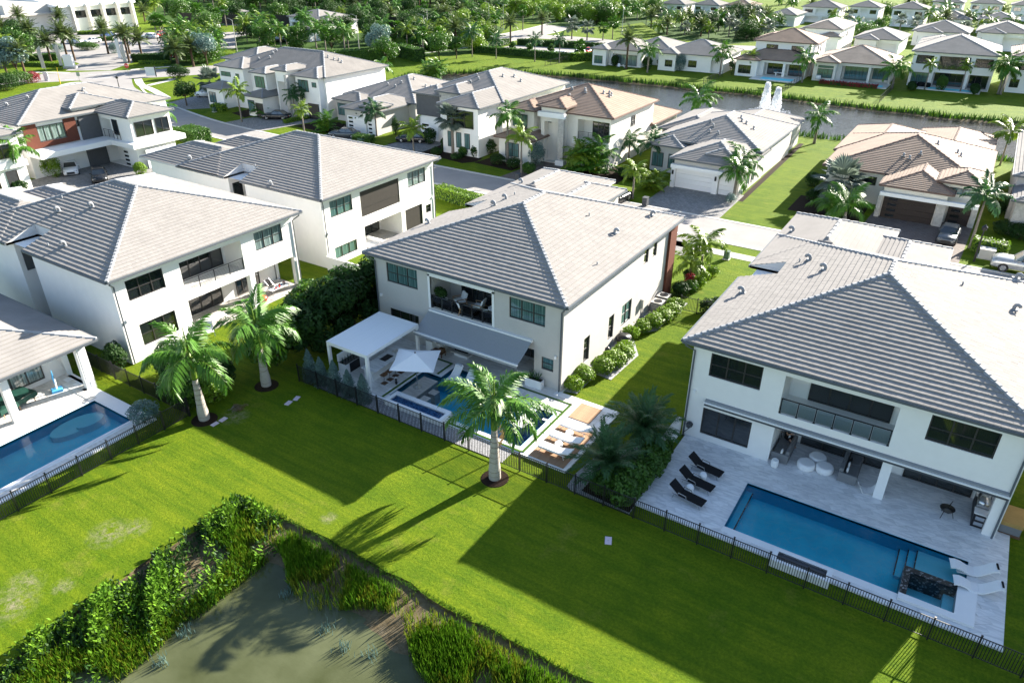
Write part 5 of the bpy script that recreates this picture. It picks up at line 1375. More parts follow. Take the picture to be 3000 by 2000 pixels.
# second and third rows, far away
def farhouse(label, x0, x1, y, ze, d=13, tm='tile_grey_far', two=True, wallm='stucco'):
    w = x1 - x0; wn = []
    if two:
        wn = [(0, 'f', x0 + w * .1, ze * .62, w * .2, ze * .22, 2, 2, 'glass'), (0, 'f', x0 + w * .68, ze * .62, w * .2, ze * .22, 2, 2, 'glass'), (0, 'r', y + 4, ze * .62, 1.0, 1.1, 1, 2, 'glass'), (0, 'r', y + 8, ze * .62, 1.0, 1.1, 1, 2, 'glass')]
        rc = [(0, 'f', x0 + w * .12, x0 + w * .45, .1, ze * .38, 1.2), (0, 'f', x0 + w * .55, x0 + w * .9, .1, ze * .38, 1.2), (0, 'f', x0 + w * .38, x0 + w * .6, ze * .52, ze * .85, 1.0)]
    else:
        wn = [(0, 'f', x0 + w * .12, ze * .25, w * .25, ze * .4, 2, 2, 'glass_teal')]; rc = [(0, 'f', x0 + w * .5, x0 + w * .9, .1, ze * .72, 1.4)]
    return house(label, [(x0, x1, y, y + d, ze)] + ([(x0 + w * .1, x0 + w * .55, y - 1.6, y + 5, ze * .98)] if not two else []), wn, tm=tm, recess=rc, wallm=wallm)
for a in [('far white two storey house left of the date palm rows, first of three', -121.5, -111, 298, 4.9), ('far white two storey house, middle of three with a dark loggia', -108.5, -98, 300, 5.0), ('far two storey house with brown roof, right of three', -97, -86, 303, 5.1, 13, 'tile_brown_far'),
          ('far two storey house with lower grey porch roof, behind the brown roofed lake house', -70, -56, 310, 5.3), ('far white two storey house with grey roof, second in the top right row', -53.8, -43.0, 312, 5.9), ('far white two storey house with open balcony in the top right row', -39.6, -28, 312, 6.0), 
          ('topmost far grey house, left one at the upper right', -31.5, -20, 360, 5.6), ('topmost far grey house, middle one at the upper right', -18.2, -6.5, 360, 5.7), ('topmost far grey house at the upper right corner', -4.4, 8, 360, 5.6)]: farhouse(*a)
for a in [('far one storey white house with teal window beside the green strip', -76.5, -66.5, 290, 3.8, 16), ('far low house right of the orange stained roof', -37.3, -25, 232, 3.8, 18), ('far low white house behind the big loggia house', -25.8, -11, 258, 4.1, 16), ('far low grey house in the right corner group', -9.6, 4, 258, 4.8, 18), ('far low house with grey hip roof, third row left', -25.8, -13.5, 305, 4.0, 14), ('far low house with grey hip roof, third row right', -12, 0, 305, 4.3, 14)]:
    farhouse(a[0], *a[1:6], two=False)
house('far house with orange stained roof and long white side wall', [(-48.5, -38.4, 221, 242, 6.6), (-52, -44, 226, 238, 5.2), (-44, -38.2, 219, 226, 5.0)], [(0, 'r', 226, 4, 1, 1.4, 1, 2, 'glass'), (0, 'r', 231, 4, 1, 1.4, 1, 2, 'glass')], tm='tile_taupe_far')
# gatehouse and lodges by the boulevard
house('white gatehouse with flat porch among palms at the top left', [(-205, -190, 182, 196, 4.4), (-192, -180, 176, 190, 4.0)], [(0, 'f', -203, 1, 1.6, 1.8, 2, 1, 'glass'), (1, 'f', -189, 1, 1.6, 1.8, 2, 1, 'glass')], slope=.28, boxes=[('porch', 'trim_white', -201, -194, 179.6, 182.2, 3.0, 3.5), ('pillar', 'trim_white', -200.8, -200.2, 179.8, 180.4, 0, 3.0), ('pillar', 'trim_white', -194.8, -194.2, 179.8, 180.4, 0, 3.0)])
house('low grey roofed tennis pavilion near the dark courts', [(-246, -238, 186, 194, 3.6)], [(0, 'f', -244, 1, 4, 1.6, 3, 1, 'glass')], wallm='stucco_grey')
house('flat pale roofed service building in front of the gatehouse', [(-186, -176, 164, 172, 3.2)], [], slope=.1, wallm='stucco')

# ------------------------------------------------------------------ terrace furniture and fittings
def part(par, name, m, *boxes, smooth=False):
    mb = MB()
    for b_ in boxes: mb.box(*b_)
    return mb.build(name, m, par)
def cushion(mb, x0, x1, y0, y1, z0, z1, r_=.05):
    """soft-edged block"""
    n = len(mb.v)
    mb.v += [(x0, y0, z0), (x1, y0, z0), (x1, y1, z0), (x0, y1, z0), (x0, y0, z1 - r_), (x1, y0, z1 - r_), (x1, y1, z1 - r_), (x0, y1, z1 - r_), (x0 + r_, y0 + r_, z1), (x1 - r_, y0 + r_, z1), (x1 - r_, y1 - r_, z1), (x0 + r_, y1 - r_, z1)]
    for q in ((0, 3, 2, 1), (0, 1, 5, 4), (1, 2, 6, 5), (2, 3, 7, 6), (3, 0, 4, 7), (4, 5, 9, 8), (5, 6, 10, 9), (6, 7, 11, 10), (7, 4, 8, 11), (8, 9, 10, 11)):
        mb.f.append(tuple(n + i for i in q)); mb.m.append(0)
    return mb

def lounger(label, loc, rz, fab='black_fabric', frame='chrome', z=DZ, group=None, back=.62, arms=True):
    """sun lounger, head at -X, raised back"""
    t_ = thing('sun_lounger', label, 'sun lounger', (loc[0], loc[1], z), rz, group)
    c, s_ = math.cos(back), math.sin(back)
    mb = cushion(MB(), -.25, 1.15, -.32, .32, .30, .40, .03); mb.build('seat', fab, t_)
    b_ = cushion(MB(), -.82, 0, -.32, .32, 0, .10, .03)
    b_.v = [(-.22 + x * c - z_ * s_ * 0 , y, .30 - x * s_ + z_) for x, y, z_ in b_.v]
    b_.build('backrest', fab, t_)
    for y in (-.30, .30):
        MB().bar((-.7, y, .28), (1.12, y, .28), .035).build('side_rail', frame, t_)
        for x0, x1 in ((-.55, -.62), (.95, 1.05)): MB().bar((x0, y, .28), (x1, y, 0), .03).build('leg', frame, t_)
        if arms: MB().bar((-.3, y * 1.12, .30), (-.28, y * 1.12, .52), .03).bar((-.28, y * 1.12, .52), (.18, y * 1.12, .50), .03).bar((.18, y * 1.12, .50), (.24, y * 1.12, .28), .03).build('armrest', frame, t_)
    return t_
for i, (y, l) in enumerate(((34.75, 'farthest of the three black sun loungers, nearest the house wall'), (33.25, 'middle of the three black sun loungers on the marble terrace'), (31.8, 'black sun lounger closest to the garden fence'))):
    lounger(l, (-8.75, y), R(-8), group='black loungers')
def drum(label, loc, r_, h, m='trim_white', z=DZ, name='side_table', cat='side table', ribs=True):
    t_ = thing(name, label, cat, (loc[0], loc[1], z))
    MB().lathe([(r_ * .86, 0), (r_ * .95, h * .15), (r_, h * .35), (r_ * .96, h * .5), (r_, h * .65), (r_ * .95, h * .88), (r_ * .84, h * .97), (.01, h * .97)], 20).build('drum', m, t_, smooth=True)
    MB().lathe([(r_ * .8, h * .975), (r_ * .8, h), (.01, h)], 20).build('top', m, t_)
    return t_
drum('white drum stool between the two far black loungers', (-8.5, 33.95), .22, .46)
drum('white drum stool between the two near black loungers', (-8.75, 32.5), .22, .46)
drum('white drum stool at the grey sofa\'s corner by the wall', (-5.35, 37.45), .22, .5)
for l, p in (('round white pouf table at the back of the trio', (-3.3, 39.35)), ('round white pouf table with a small bowl, front left of the trio', (-3.75, 38.35)), ('round white pouf table at the front right of the trio', (-2.75, 38.6))):
    drum(l, p, .52, .42, 'white_fabric', name='pouf_table', cat='table')
def sofa(label, loc, rz, w, d, m='grey_fabric', z=DZ, pillows=(), seats=2, legs=False):
    t_ = thing('sofa', label, 'sofa', (loc[0], loc[1], z), rz)
    MB().box(0, w, 0, d, .04, .30).build('base', m, t_)
    for i in range(seats): cushion(MB(), .16 + (w - .32) * i / seats + .01, .16 + (w - .32) * (i + 1) / seats - .01, .04, d - .24, .30, .46).build('seat_cushion', m, t_)
    cushion(MB(), .15, w - .15, d - .22, d, .301, .82).build('backrest', m, t_)
    for x in (0, w - .15): cushion(MB(), x, x + .15, 0, d, .301, .62).build('armrest', m, t_)
    for (px_, py_, m_) in pillows: 
        MB().tube([(px_, py_ - .06, .62), (px_, py_, .62), (px_, py_ + .06, .62)], [.12, .24, .12], 8).build('pillow', m_, t_, smooth=True)
    return t_
sofa('grey sofa with a white cushion under the left end of the right villa\'s loggia', (-5.75, 40.35), R(-90), 2.4, 1.0, pillows=[(2.1, .55, 'white_fabric'), (.4, .55, 'white_fabric')])
sofa('grey sofa with long white cushions beside the middle column', (-.95, 38.1), R(90), 2.9, 1.0, pillows=[(.5, .6, 'white_fabric'), (1.0, .62, 'white_fabric'), (1.5, .6, 'black_fabric')])
t_ = thing('hammock_chair', 'white curved hammock chair beside the middle column', 'chair', (-.3, 38.0, DZ), .4)
mb = MB()
for i in range(9):
    a0, a1 = -1.2 + 2.4 * i / 9, -1.2 + 2.4 * (i + 1) / 9
    mb.poly([(math.sin(a0) * .5, -.28, .55 - math.cos(a0) * .45), (math.sin(a1) * .5, -.28, .55 - math.cos(a1) * .45), (math.sin(a1) * .5, .28, .55 - math.cos(a1) * .45), (math.sin(a0) * .5, .28, .55 - math.cos(a0) * .45)])
mb.build('seat', 'white_fabric', t_)
for y in (-.28, .28): MB().tube([(-.5, y, .45), (-.3, y, .08), (.1, y, .03), (.45, y, .1), (.55, y, .4)], .018, 6).build('frame', 'trim_white', t_)
t_ = thing('fire_bowl', 'dark round fire bowl on thin legs in the right patio', 'fire bowl', (3.65, 38.2, DZ))
MB().lathe([(.05, .35), (.28, .40), (.38, .55), (.36, .56), (.1, .48), (.01, .47)], 18).build('bowl', 'black_metal', t_, smooth=True)
for i in range(3): MB().bar((.25 * math.cos(i * 2.09), .25 * math.sin(i * 2.09), .45), (.4 * math.cos(i * 2.09), .4 * math.sin(i * 2.09), 0), .03).build('leg', 'black_metal', t_)
MB().bar((0, 0, .5), (.12, .05, 1.05), .03).build('poker', 'black_metal', t_)
t_ = thing('outdoor_kitchen', 'dark outdoor kitchen counter with steel grill by the corner column', 'kitchen counter', (4.85, 38.1, DZ))
part(t_, 'cabinet', 'black_metal', (0, .62, 0, 2.3, 0, .86)); part(t_, 'worktop', 'trim_white', (-.03, .65, -.03, .55, .86, .90)); part(t_, 'worktop', 'trim_white', (-.03, .65, 1.6, 2.33, .86, .90))
part(t_, 'grill', 'chrome', (.02, .62, .58, 1.57, .86, 1.05)); MB().tube([(.3, .6, 1.08), (.3, 1.55, 1.08)], .26, 12).build('grill_hood', 'chrome', t_, smooth=True)
for z in (.15, .5): part(t_, 'drawer', 'chrome', (.1, .52, -.03, -.002, z, z + .22))
def wave(label, loc, rz, z=DZ):
    t_ = thing('wave_lounger', label, 'sun lounger', (loc[0], loc[1], z), rz, 'white wave loungers')
    pr = [(-.95, .30), (-.7, .36), (-.45, .30), (-.15, .14), (.15, .12), (.4, .24), (.65, .46), (.85, .66), (1.02, .72), (1.12, .62), (1.1, .48)]
    mb = MB()
    for (x0, z0), (x1, z1) in zip(pr[:-1], pr[1:]): mb.poly([(x0, -.33, z0), (x1, -.33, z1), (x1, .33, z1), (x0, .33, z0)]); mb.poly([(x0, -.33, z0 - .07), (x1, -.33, z1 - .07), (x1, -.33, z1), (x0, -.33, z0)]); mb.poly([(x0, .33, z0 - .07), (x1, .33, z1 - .07), (x1, .33, z1), (x0, .33, z0)])
    mb.build('shell', 'trim_white', t_, smooth=False)
    part(t_, 'base', 'trim_white', (-.6, .3, -.25, .25, 0, .08)); part(t_, 'head_pillow', 'black_fabric', (.98, 1.06, -.2, .2, .725, .78))
wave('white wave lounger half in the shallow pool shelf, farther one', (5.1, 34.35), R(12)); wave('white wave lounger beside the raised spa, nearer one', (5.35, 33.2), R(10))
t_ = thing('pallet_box', 'tan covered crate on a pallet beside the right villa\'s corner', 'crate', (6.6, 39.2, 0))
part(t_, 'pallet', 'wood_brown', (-.5, .55, -.8, .9, 0, .14)); part(t_, 'crate_body', 'grey_fabric', (-.45, .5, -.75, .85, .14, .62)); part(t_, 'cover', 'tan_canvas', (-.48, .53, -.78, .88, .62, .84))
t_ = thing('hose_reel', 'dark hose reel on the wall left of the low window', 'hose reel', (-10.75, 37.62, 1.0))
MB().tube([(0, -.12, 0), (0, .02, 0)], .2, 14).tube([(0, -.3, 0), (0, -.12, 0)], .14, 12).build('reel', 'bin_grey', t_)
MB().tube([(.1, -.2, -.1), (-.25, -.25, -.55), (-.3, -.3, -.85), (-.5, -.2, -.8), (-.45, -.15, -.3)], .022, 6).build('hose', 'black_metal', t_)
t_ = thing('garden_wall', 'low white stepped wall at the right villa\'s left corner', 'wall', (-11.45, 34.9, 0)); part(t_, 'wall', 'stucco', (-.15, .15, 0, 2.75, 0, 1.25))
def awning_folded(par_loc, x0, x1, y, z, label):
    t_ = thing('folded_awning', label, 'awning', (0, 0, 0))
    part(t_, 'cassette', 'awning_fabric', (x0, x1, y - .26, y - .01, z, z + .16)); part(t_, 'front_bar', 'trim_white', (x0 - .05, x1 + .05, y - .36, y - .27, z - .02, z + .06)); part(t_, 'valance', 'bin_grey', (x0, x1, y - .34, y - .29, z - .16, z - .03))
    return t_
awning_folded(None, -10.0, 5.85, 37.7, 2.98, 'long folded grey awning across the right villa\'s wall')
t_ = thing('awning', 'open silver grey awning over the centre villa\'s patio', 'awning', (0, 0, 0))
AX0, AX1 = -31.2, -22.3
MB().box(AX0, AX1, 37.45, 37.69, 3.36, 3.54).build('cassette', 'trim_white', t_)
mb = MB()
for i in range(12):
    xa, xb = AX0 + (AX1 - AX0) * i / 12, AX0 + (AX1 - AX0) * (i + 1) / 12
    for j in range(6):
        f0, f1 = j / 6, (j + 1) / 6; sg = lambda f: -.05 * math.sin(math.pi * f)
        mb.poly([(xa, 37.45 - 1.75 * f0, 3.42 - .92 * f0 + sg(f0)), (xb, 37.45 - 1.75 * f0, 3.42 - .92 * f0 + sg(f0)), (xb, 37.45 - 1.75 * f1, 3.42 - .92 * f1 + sg(f1)), (xa, 37.45 - 1.75 * f1, 3.42 - .92 * f1 + sg(f1))])
mb.build('canopy', 'awning_fabric', t_)
part(t_, 'front_bar', 'trim_white', (AX0 - .03, AX1 + .03, 35.6, 35.72, 2.43, 2.53)); part(t_, 'valance', 'awning_fabric', (AX0, AX1, 35.62, 35.64, 2.25, 2.43))
for x in (AX0 + .8, AX1 - .8): MB().bar((x, 37.4, 3.3), (x + .5, 36.6, 2.85), .06).bar((x + .5, 36.6, 2.85), (x, 35.7, 2.46), .06).build('folding_arm', 'trim_white', t_)

# pergola
t_ = thing('pergola', 'white louvred pergola over the outdoor bar', 'pergola', (0, 0, 0))
PX0, PX1, PY0, PY1, PZ = -34.75, -31.0, 30.5, 36.0, 3.0
for x in (PX0 + .1, PX1 - .1):
    for y in (PY0 + .1, PY1 - .1): part(t_, 'post', 'trim_white', (x - .1, x + .1, y - .1, y + .1, 0, PZ - .24))
part(t_, 'beam', 'trim_white', (PX0, PX1, PY0, PY0 + .12, PZ - .24, PZ)); part(t_, 'beam', 'trim_white', (PX0, PX1, PY1 - .12, PY1, PZ - .24, PZ)); part(t_, 'beam', 'trim_white', (PX0, PX0 + .12, PY0 + .12, PY1 - .12, PZ - .24, PZ)); part(t_, 'beam', 'trim_white', (PX1 - .12, PX1, PY0 + .12, PY1 - .12, PZ - .24, PZ))
n = 26; me = MB().poly([(PX0 + .12, -.095, 0), (PX1 - .12, -.095, 0), (PX1 - .12, .085, .035), (PX0 + .12, .085, .035)]).poly([(PX0 + .12, .085, -.02), (PX1 - .12, .085, -.02), (PX1 - .12, .085, .035), (PX0 + .12, .085, .035)]).mesh('louvre', 'trim_white')
for i in range(n): ob('louvre', me, t_, (0, PY0 + .12 + (PY1 - PY0 - .24) * (i + .5) / n, PZ - .05))
t_ = thing('bar_counter', 'long marble bar counter under the pergola', 'bar counter', (0, 0, DZ))
part(t_, 'body', 'trim_white', (-32.5, -31.75, 31.6, 35.1, 0, .9)); part(t_, 'top', 'marble', (-32.65, -31.35, 31.45, 35.25, .9, .97)); part(t_, 'cooktop', 'black_metal', (-32.3, -31.75, 33.0, 33.9, .971, .99)); part(t_, 'sink', 'chrome', (-32.3, -31.9, 34.3, 34.8, .971, .985))
t_ = thing('back_counter', 'white back counter with dark fridge behind the bar', 'counter', (0, 0, DZ))
part(t_, 'body', 'trim_white', (-34.6, -33.9, 31.2, 35.4, 0, .88)); part(t_, 'fridge', 'black_metal', (-33.89, -33.86, 31.6, 32.6, .08, .82)); part(t_, 'top', 'dark_glass_top', (-34.6, -33.86, 31.2, 33.2, .88, .93)); part(t_, 'shelf', 'trim_white', (-34.65, -34.5, 31.2, 33.2, .93, 1.5))
for i in range(6):
    b_ = tag(MB().lathe([(.035, 0), (.035, .2), (.015, .27), (.015, .33)], 8).build('bottle', 'clear_glass' if i % 2 else 'green_tarp', None, (-34.35, 31.4 + i * .28, DZ + .93)), ['bottle at the near end of the pergola back counter', 'second bottle on the pergola back counter', 'third bottle on the pergola back counter', 'fourth bottle on the pergola back counter', 'fifth bottle on the pergola back counter', 'bottle at the house end of the pergola back counter'][i], 'bottle', 'bottles on the back counter')
for i in range(6):
    y = 31.9 + i * .6
    t_ = thing('bar_stool', ['bar stool nearest the fence at the pergola counter', 'second bar stool from the fence', 'third bar stool from the fence', 'fourth bar stool from the fence', 'fifth bar stool from the fence', 'bar stool nearest the house at the pergola counter'][i], 'bar stool', (-30.95, y, DZ), 0, 'brown bar stools')
    part(t_, 'base_plate', 'wood_brown', (-.2, .2, -.2, .2, 0, .02)); MB().tube([(0, 0, .02), (0, 0, .66)], .025, 8).build('column', 'chrome', t_); cushion(MB(), -.2, .2, -.2, .2, .66, .74, .03).build('seat', 'wood_brown', t_)
    part(t_, 'backrest', 'wood_brown', (.17, .21, -.2, .2, .74, 1.0)); MB().bar((-.02, -.13, .3), (-.02, .13, .3), .02).build('footrest', 'chrome', t_)
# parasol
t_ = thing('parasol', 'square white parasol standing on the stone platform in the pool', 'parasol', (-28.73, 32.82, .07), 0)
MB().tube([(0, 0, 0), (0, 0, 2.75)], .03, 8).build('pole', 'chrome', t_); MB().tube([(0, 0, 2.74), (0, 0, 2.86)], [.05, .03], 8).build('finial', 'black_metal', t_); MB().lathe([(.3, 0), (.3, .05), (.05, .08)], 16).build('base', 'chrome', t_)
mb = MB(); apx = (0, 0, 2.74); hw = 1.5; cs = [(-hw, -hw, 2.18), (0, -hw * .96, 2.12), (hw, -hw, 2.18), (hw * .96, 0, 2.12), (hw, hw, 2.18), (0, hw * .96, 2.12), (-hw, hw, 2.18), (-hw * .96, 0, 2.12)]
for i in range(8): mb.poly([apx, cs[i], cs[(i + 1) % 8]])
mb.build('canopy', 'white_fabric', t_)
for c in cs: MB().bar((0, 0, 2.70), (c[0], c[1], c[2] - .03), .02).build('rib', 'chrome', t_)
t_.rotation_euler = (0, 0, R(28))
# in-pool loungers
for l, x in (('left white lounger lying in the tanning shelf of the pool', -27.4), ('right white lounger lying in the tanning shelf of the pool', -26.15)):
    t_ = thing('pool_lounger', l, 'sun lounger', (x, 35.2, -.16), R(90), 'white in-pool loungers')
    pr = [(-1.0, .18), (-.6, .16), (-.1, .22), (.2, .30), (.5, .55), (.85, .88)]
    mb = MB()
    for (x0, z0), (x1, z1) in zip(pr[:-1], pr[1:]):
        mb.poly([(x0, -.33, z0), (x1, -.33, z1), (x1, .33, z1), (x0, .33, z0)])
        for y in (-.33, .33): mb.poly([(x0, y, z0 - .12), (x1, y, z1 - .12), (x1, y, z1), (x0, y, z0)])
    mb.build('shell', 'trim_white', t_); part(t_, 'base', 'trim_white', (-.7, .5, -.26, .26, 0, .1)); part(t_, 'head_pillow', 'white_fabric', (.62, .88, -.24, .24, .86, .94))
drum('grey white drum table between the two in-pool loungers', (-26.78, 35.1), .24, .5, z=-.16)
# fire table, seating
t_ = thing('fire_table', 'low white fire table with dark glass tray under the awning', 'fire table', (-28.6, 38.1, DZ)); part(t_, 'plinth', 'trim_white', (-.6, .6, -.35, .35, 0, .3)); part(t_, 'top', 'slab_stone', (-.85, .85, -.55, .55, .3, .4)); part(t_, 'tray', 'dark_glass_top', (-.55, .55, -.22, .22, .401, .42)); part(t_, 'glass_guard', 'clear_glass', (-.6, .6, -.26, -.25, .401, .6), (-.6, .6, .25, .26, .401, .6))
sofa('beige outdoor sofa with striped cushions left of the fire table', (-31.0, 39.6), R(-90), 2.0, .9, 'stucco_cream', pillows=[(.5, .5, 'white_fabric'), (1.5, .5, 'white_fabric')])
t_ = thing('wooden_bench', 'low brown slatted wooden bench before the beige sofa', 'bench', (-30.2, 37.1, DZ)); part(t_, 'seat', 'wood_brown', (-.55, .55, -.28, .28, .3, .36))
for x in (-.5, .46): part(t_, 'leg', 'wood_brown', (x, x + .05, -.26, -.2, 0, .3), (x, x + .05, .2, .26, 0, .3))
part(t_, 'side_frame', 'wood_brown', (.1, .5, -.02, .26, .36, .62))
t_ = thing('planter', 'white box planter with agave against the centre villa wall', 'planter', (-21.9, 37.3, DZ)); part(t_, 'box', 'trim_white', (-.65, .65, -.22, .22, 0, .62)); part(t_, 'soil', 'mulch', (-.6, .6, -.17, .17, .62, .63))
mb = MB()
for i in range(26):
    a = i * 2.4; e_ = .5 + (i % 5) * .18; d = Vector((math.cos(a) * math.cos(e_), math.sin(a) * math.cos(e_), math.sin(e_))); sx = Vector((-math.sin(a), math.cos(a), 0)) * .035
    o_ = Vector((.25 if i % 2 else -.2, 0, .6)); mb.poly([tuple(o_ - sx), tuple(o_ + d * .35 - sx), tuple(o_ + d * .7), tuple(o_ + d * .35 + sx), tuple(o_ + sx)])
mb.build('agave', 'leaf_palm_dark', t_)
t_ = thing('dining_table', 'grey dining table half under the awning\'s right end', 'table', (-23.0, 38.3, DZ)); part(t_, 'top', 'slab_stone', (-.5, .5, -.9, .9, .72, .77))
for x in (-.42, .38):
    for y in (-.8, .76): part(t_, 'leg', 'trim_white', (x, x + .05, y, y + .05, 0, .72))
t_ = thing('cabinet', 'white outdoor cabinet beside the left awning post', 'cabinet', (-31.0, 37.3, DZ)); part(t_, 'body', 'trim_white', (-.3, .3, -.25, .25, 0, .95)); part(t_, 'lid', 'stucco_grey', (-.32, .32, -.27, .27, .95, 1.0))
t_ = thing('frog_statue', 'small black statue on the terrace in front of the bar stools', 'statue', (-30.2, 32.3, DZ)); MB().lathe([(.08, 0), (.1, .12), (.06, .25), (.09, .34), (.06, .45), (.01, .48)], 10).build('figure', 'black_metal', t_, smooth=True); part(t_, 'plinth', 'trim_white', (-.08, .08, -.08, .08, .49, .53))
for i, y in enumerate((34.1, 32.75, 31.4)):
    t_ = lounger(['white sun lounger farthest from the fence on the timber pad', 'middle white sun lounger on the timber pad', 'white sun lounger nearest the fence on the timber pad'][i], (-16.75, y), math.pi, 'white_fabric', 'trim_white', DZ + .035, 'white loungers on timber', .3, False)
drum('round white drum table between the two farther white loungers', (-17.0, 33.42), .26, .42); drum('round white drum table between the two nearer white loungers', (-17.0, 32.07), .26, .42)
# balcony of the centre villa
def armchair(label, loc, rz, z):
    t_ = thing('armchair', label, 'armchair', (loc[0], loc[1], z), rz, 'balcony armchairs')
    cushion(MB(), -.35, .35, -.35, .35, .28, .44).build('seat_cushion', 'white_fabric', t_); b_ = cushion(MB(), -.35, .35, .25, .38, .44, .95, .04); b_.v = [(x, y + (z_ - .44) * .35, z_) for x, y, z_ in b_.v]; b_.build('back_cushion', 'white_fabric', t_)
    for x in (-.4, .4): MB().bar((x, -.4, .56), (x, .45, .56), .05).bar((x, -.36, 0), (x, -.34, .56), .05).bar((x, .5, 0), (x, .3, .56), .05).bar((x, -.3, .25), (x, .35, .25), .05).build('side_frame', 'wood_deck', t_)
armchair('white cushioned armchair against the balcony\'s left wall', (-29.6, 39.2), R(-30), 3.62); armchair('white cushioned armchair facing left on the balcony', (-27.9, 39.2), R(-80), 3.62); armchair('white slatted armchair nearest the balcony glass', (-28.6, 38.3), R(140), 3.62)
t_ = thing('round_table', 'round white table at the balcony\'s right end', 'table', (-26.3, 38.9, 3.62)); MB().lathe([(.25, 0), (.05, .05), (.04, .68), (.45, .70), (.45, .74), (.01, .74)], 18).build('pedestal_top', 'trim_white', t_)
for i, (x, y) in enumerate(((-26.9, 38.6), (-26.1, 38.25))):
    t_ = thing('shell_chair', ['white shell chair left of the round balcony table', 'white shell chair in front of the round balcony table'][i], 'chair', (x, y, 3.62), 1.2 * i)
    MB().lathe([(.02, .42), (.2, .43), (.24, .5), (.26, .7), (.25, .7), (.22, .5), (.02, .45)], 12).build('shell', 'trim_white', t_, smooth=True)
    for k in range(4): MB().bar((.12 * math.cos(k * 1.57 + .8), .12 * math.sin(k * 1.57 + .8), .42), (.24 * math.cos(k * 1.57 + .8), .24 * math.sin(k * 1.57 + .8), 0), .02).build('leg', 'wood_deck', t_)
t_ = thing('planter', 'white tall planter with dark fern on the balcony', 'planter', (-30.5, 38.1, 3.62)); part(t_, 'box', 'trim_white', (-.5, .5, -.2, .2, 0, .8)); ob('fern', leaf_mass('fern', ('ell', .55, .3, .45), 500, .12, 'leaf_dark', 9), t_, (0, 0, .75))
part(VC, 'loggia_trim', 'trim_white', (5.12, 5.3, -.06, .12, 3.6, 6.3), (10.75, 10.93, -.06, .12, 3.6, 6.3), (5.12, 10.93, -.06, .12, 6.15, 6.42))
part(VC, 'corner_pillar', 'brick', (16.38, 16.62, 18.0, 19.45, 0, 6.7))
# side yard equipment
def ac(label, x, y):
    t_ = thing('air_conditioner', label, 'air conditioner', (x, y, 0)); part(t_, 'slab', 'concrete', (-.55, .55, -.55, .55, 0, .1)); part(t_, 'case', 'bin_grey', (-.45, .45, -.45, .45, .1, 1.0)); part(t_, 'top_rim', 'concrete', (-.47, .47, -.47, .47, 1.0, 1.04))
    MB().lathe([(.36, 1.041), (.36, 1.06), (.02, 1.06)], 18).build('fan_grille', 'black_metal', t_)
    for i in range(7): part(t_, 'louvre', 'stucco_grey', (-.46, .46, -.46, -.452, .18 + i * .11, .22 + i * .11))
ac('grey air conditioner farther from the terrace', -19.35, 54.4); ac('grey air conditioner nearer the terrace', -19.3, 53.0)
t_ = thing('pump_tank', 'black round tank among the clusia shrubs', 'tank', (-19.3, 46.4, 0)); MB().lathe([(.5, 0), (.55, .3), (.55, .75), (.48, .8), (.46, .62), (.01, .6)], 20).build('tank', 'black_metal', t_, smooth=True)
t_ = thing('gas_bottle', 'cream gas bottle beside the black tank', 'gas bottle', (-18.9, 45.7, 0)); MB().lathe([(.15, 0), (.16, .1), (.16, .5), (.1, .6), (.05, .62), (.05, .72)], 12).build('bottle', 'stucco_cream', t_, smooth=True)
t_ = thing('pool_pump', 'dark pool filter pumps by the centre villa wall', 'pump', (-19.5, 43.9, 0)); MB().lathe([(.2, 0), (.22, .3), (.2, .75), (.05, .9)], 12).build('filter', 'black_metal', t_, smooth=True); MB().tube([(.2, .2, .1), (.2, .2, .5), (.6, .3, .5), (.6, .3, .05)], .04, 8).build('pipe', 'trim_white', t_)
t_ = thing('meter_box', 'grey electric meter box on the sunny side wall', 'meter box', (-19.98, 51.0, 1.1)); part(t_, 'box', 'concrete', (0, .25, -.2, .3, 0, .8)); part(t_, 'conduit', 'concrete', (.02, .08, .32, .38, -1.0, .6))
# lawn lids
for i, (x, y, w, l) in enumerate(((-36.97, 22.32, .28, 'pale lavender lid nearest the left royal palm'), (-36.94, 22.95, .3, 'pale lavender lid second from the left royal palm'), (-34.84, 26.6, .3, 'lavender lid on the shaded lawn, nearer the camera'), (-34.8, 27.3, .3, 'lavender lid on the shaded lawn, nearer the junipers'), (-10.98, 26.68, .32, 'single purple lid on the shaded lawn right of centre'))):
    t_ = thing('valve_lid', l, 'lid', (x, y, 0), R(6 * i)); part(t_, 'lid', 'lid_pink', (-w * .55, w * .55, -w * .85, w * .85, 0, .035)); part(t_, 'handle', 'concrete', (-.05, .05, -.02, .02, .035, .05))
# left pool house terrace
t_ = thing('ping_pong_table', 'folded game table under dark green tarp on the left terrace', 'table', (-49.6, 16.2, DZ), R(12))
mb = MB(); mb.poly([(-.75, -1.3, .72), (.75, -1.3, .72), (.75, 1.3, .76), (-.75, 1.3, .76)])
nx = 9
for k, (a, b_) in enumerate((((-.75, -1.3), (.75, -1.3)), ((.75, -1.3), (.75, 1.3)), ((.75, 1.3), (-.75, 1.3)), ((-.75, 1.3), (-.75, -1.3)))):
    for i in range(nx):
        p0 = (a[0] + (b_[0] - a[0]) * i / nx, a[1] + (b_[1] - a[1]) * i / nx); p1 = (a[0] + (b_[0] - a[0]) * (i + 1) / nx, a[1] + (b_[1] - a[1]) * (i + 1) / nx)
        mb.poly([(*p0, .73), (*p1, .73), (p1[0] * 1.04, p1[1] * 1.03, .34 + .09 * ((i + 1) % 2)), (p0[0] * 1.04, p0[1] * 1.03, .34 + .09 * (i % 2))])
mb.build('tarp', 'green_tarp', t_)
for x in (-.6, .6):
    for y in (-1.1, 0, 1.1): MB().bar((x, y, .7), (x * 1.1, y, 0), .05).build('leg', 'wood_deck', t_)
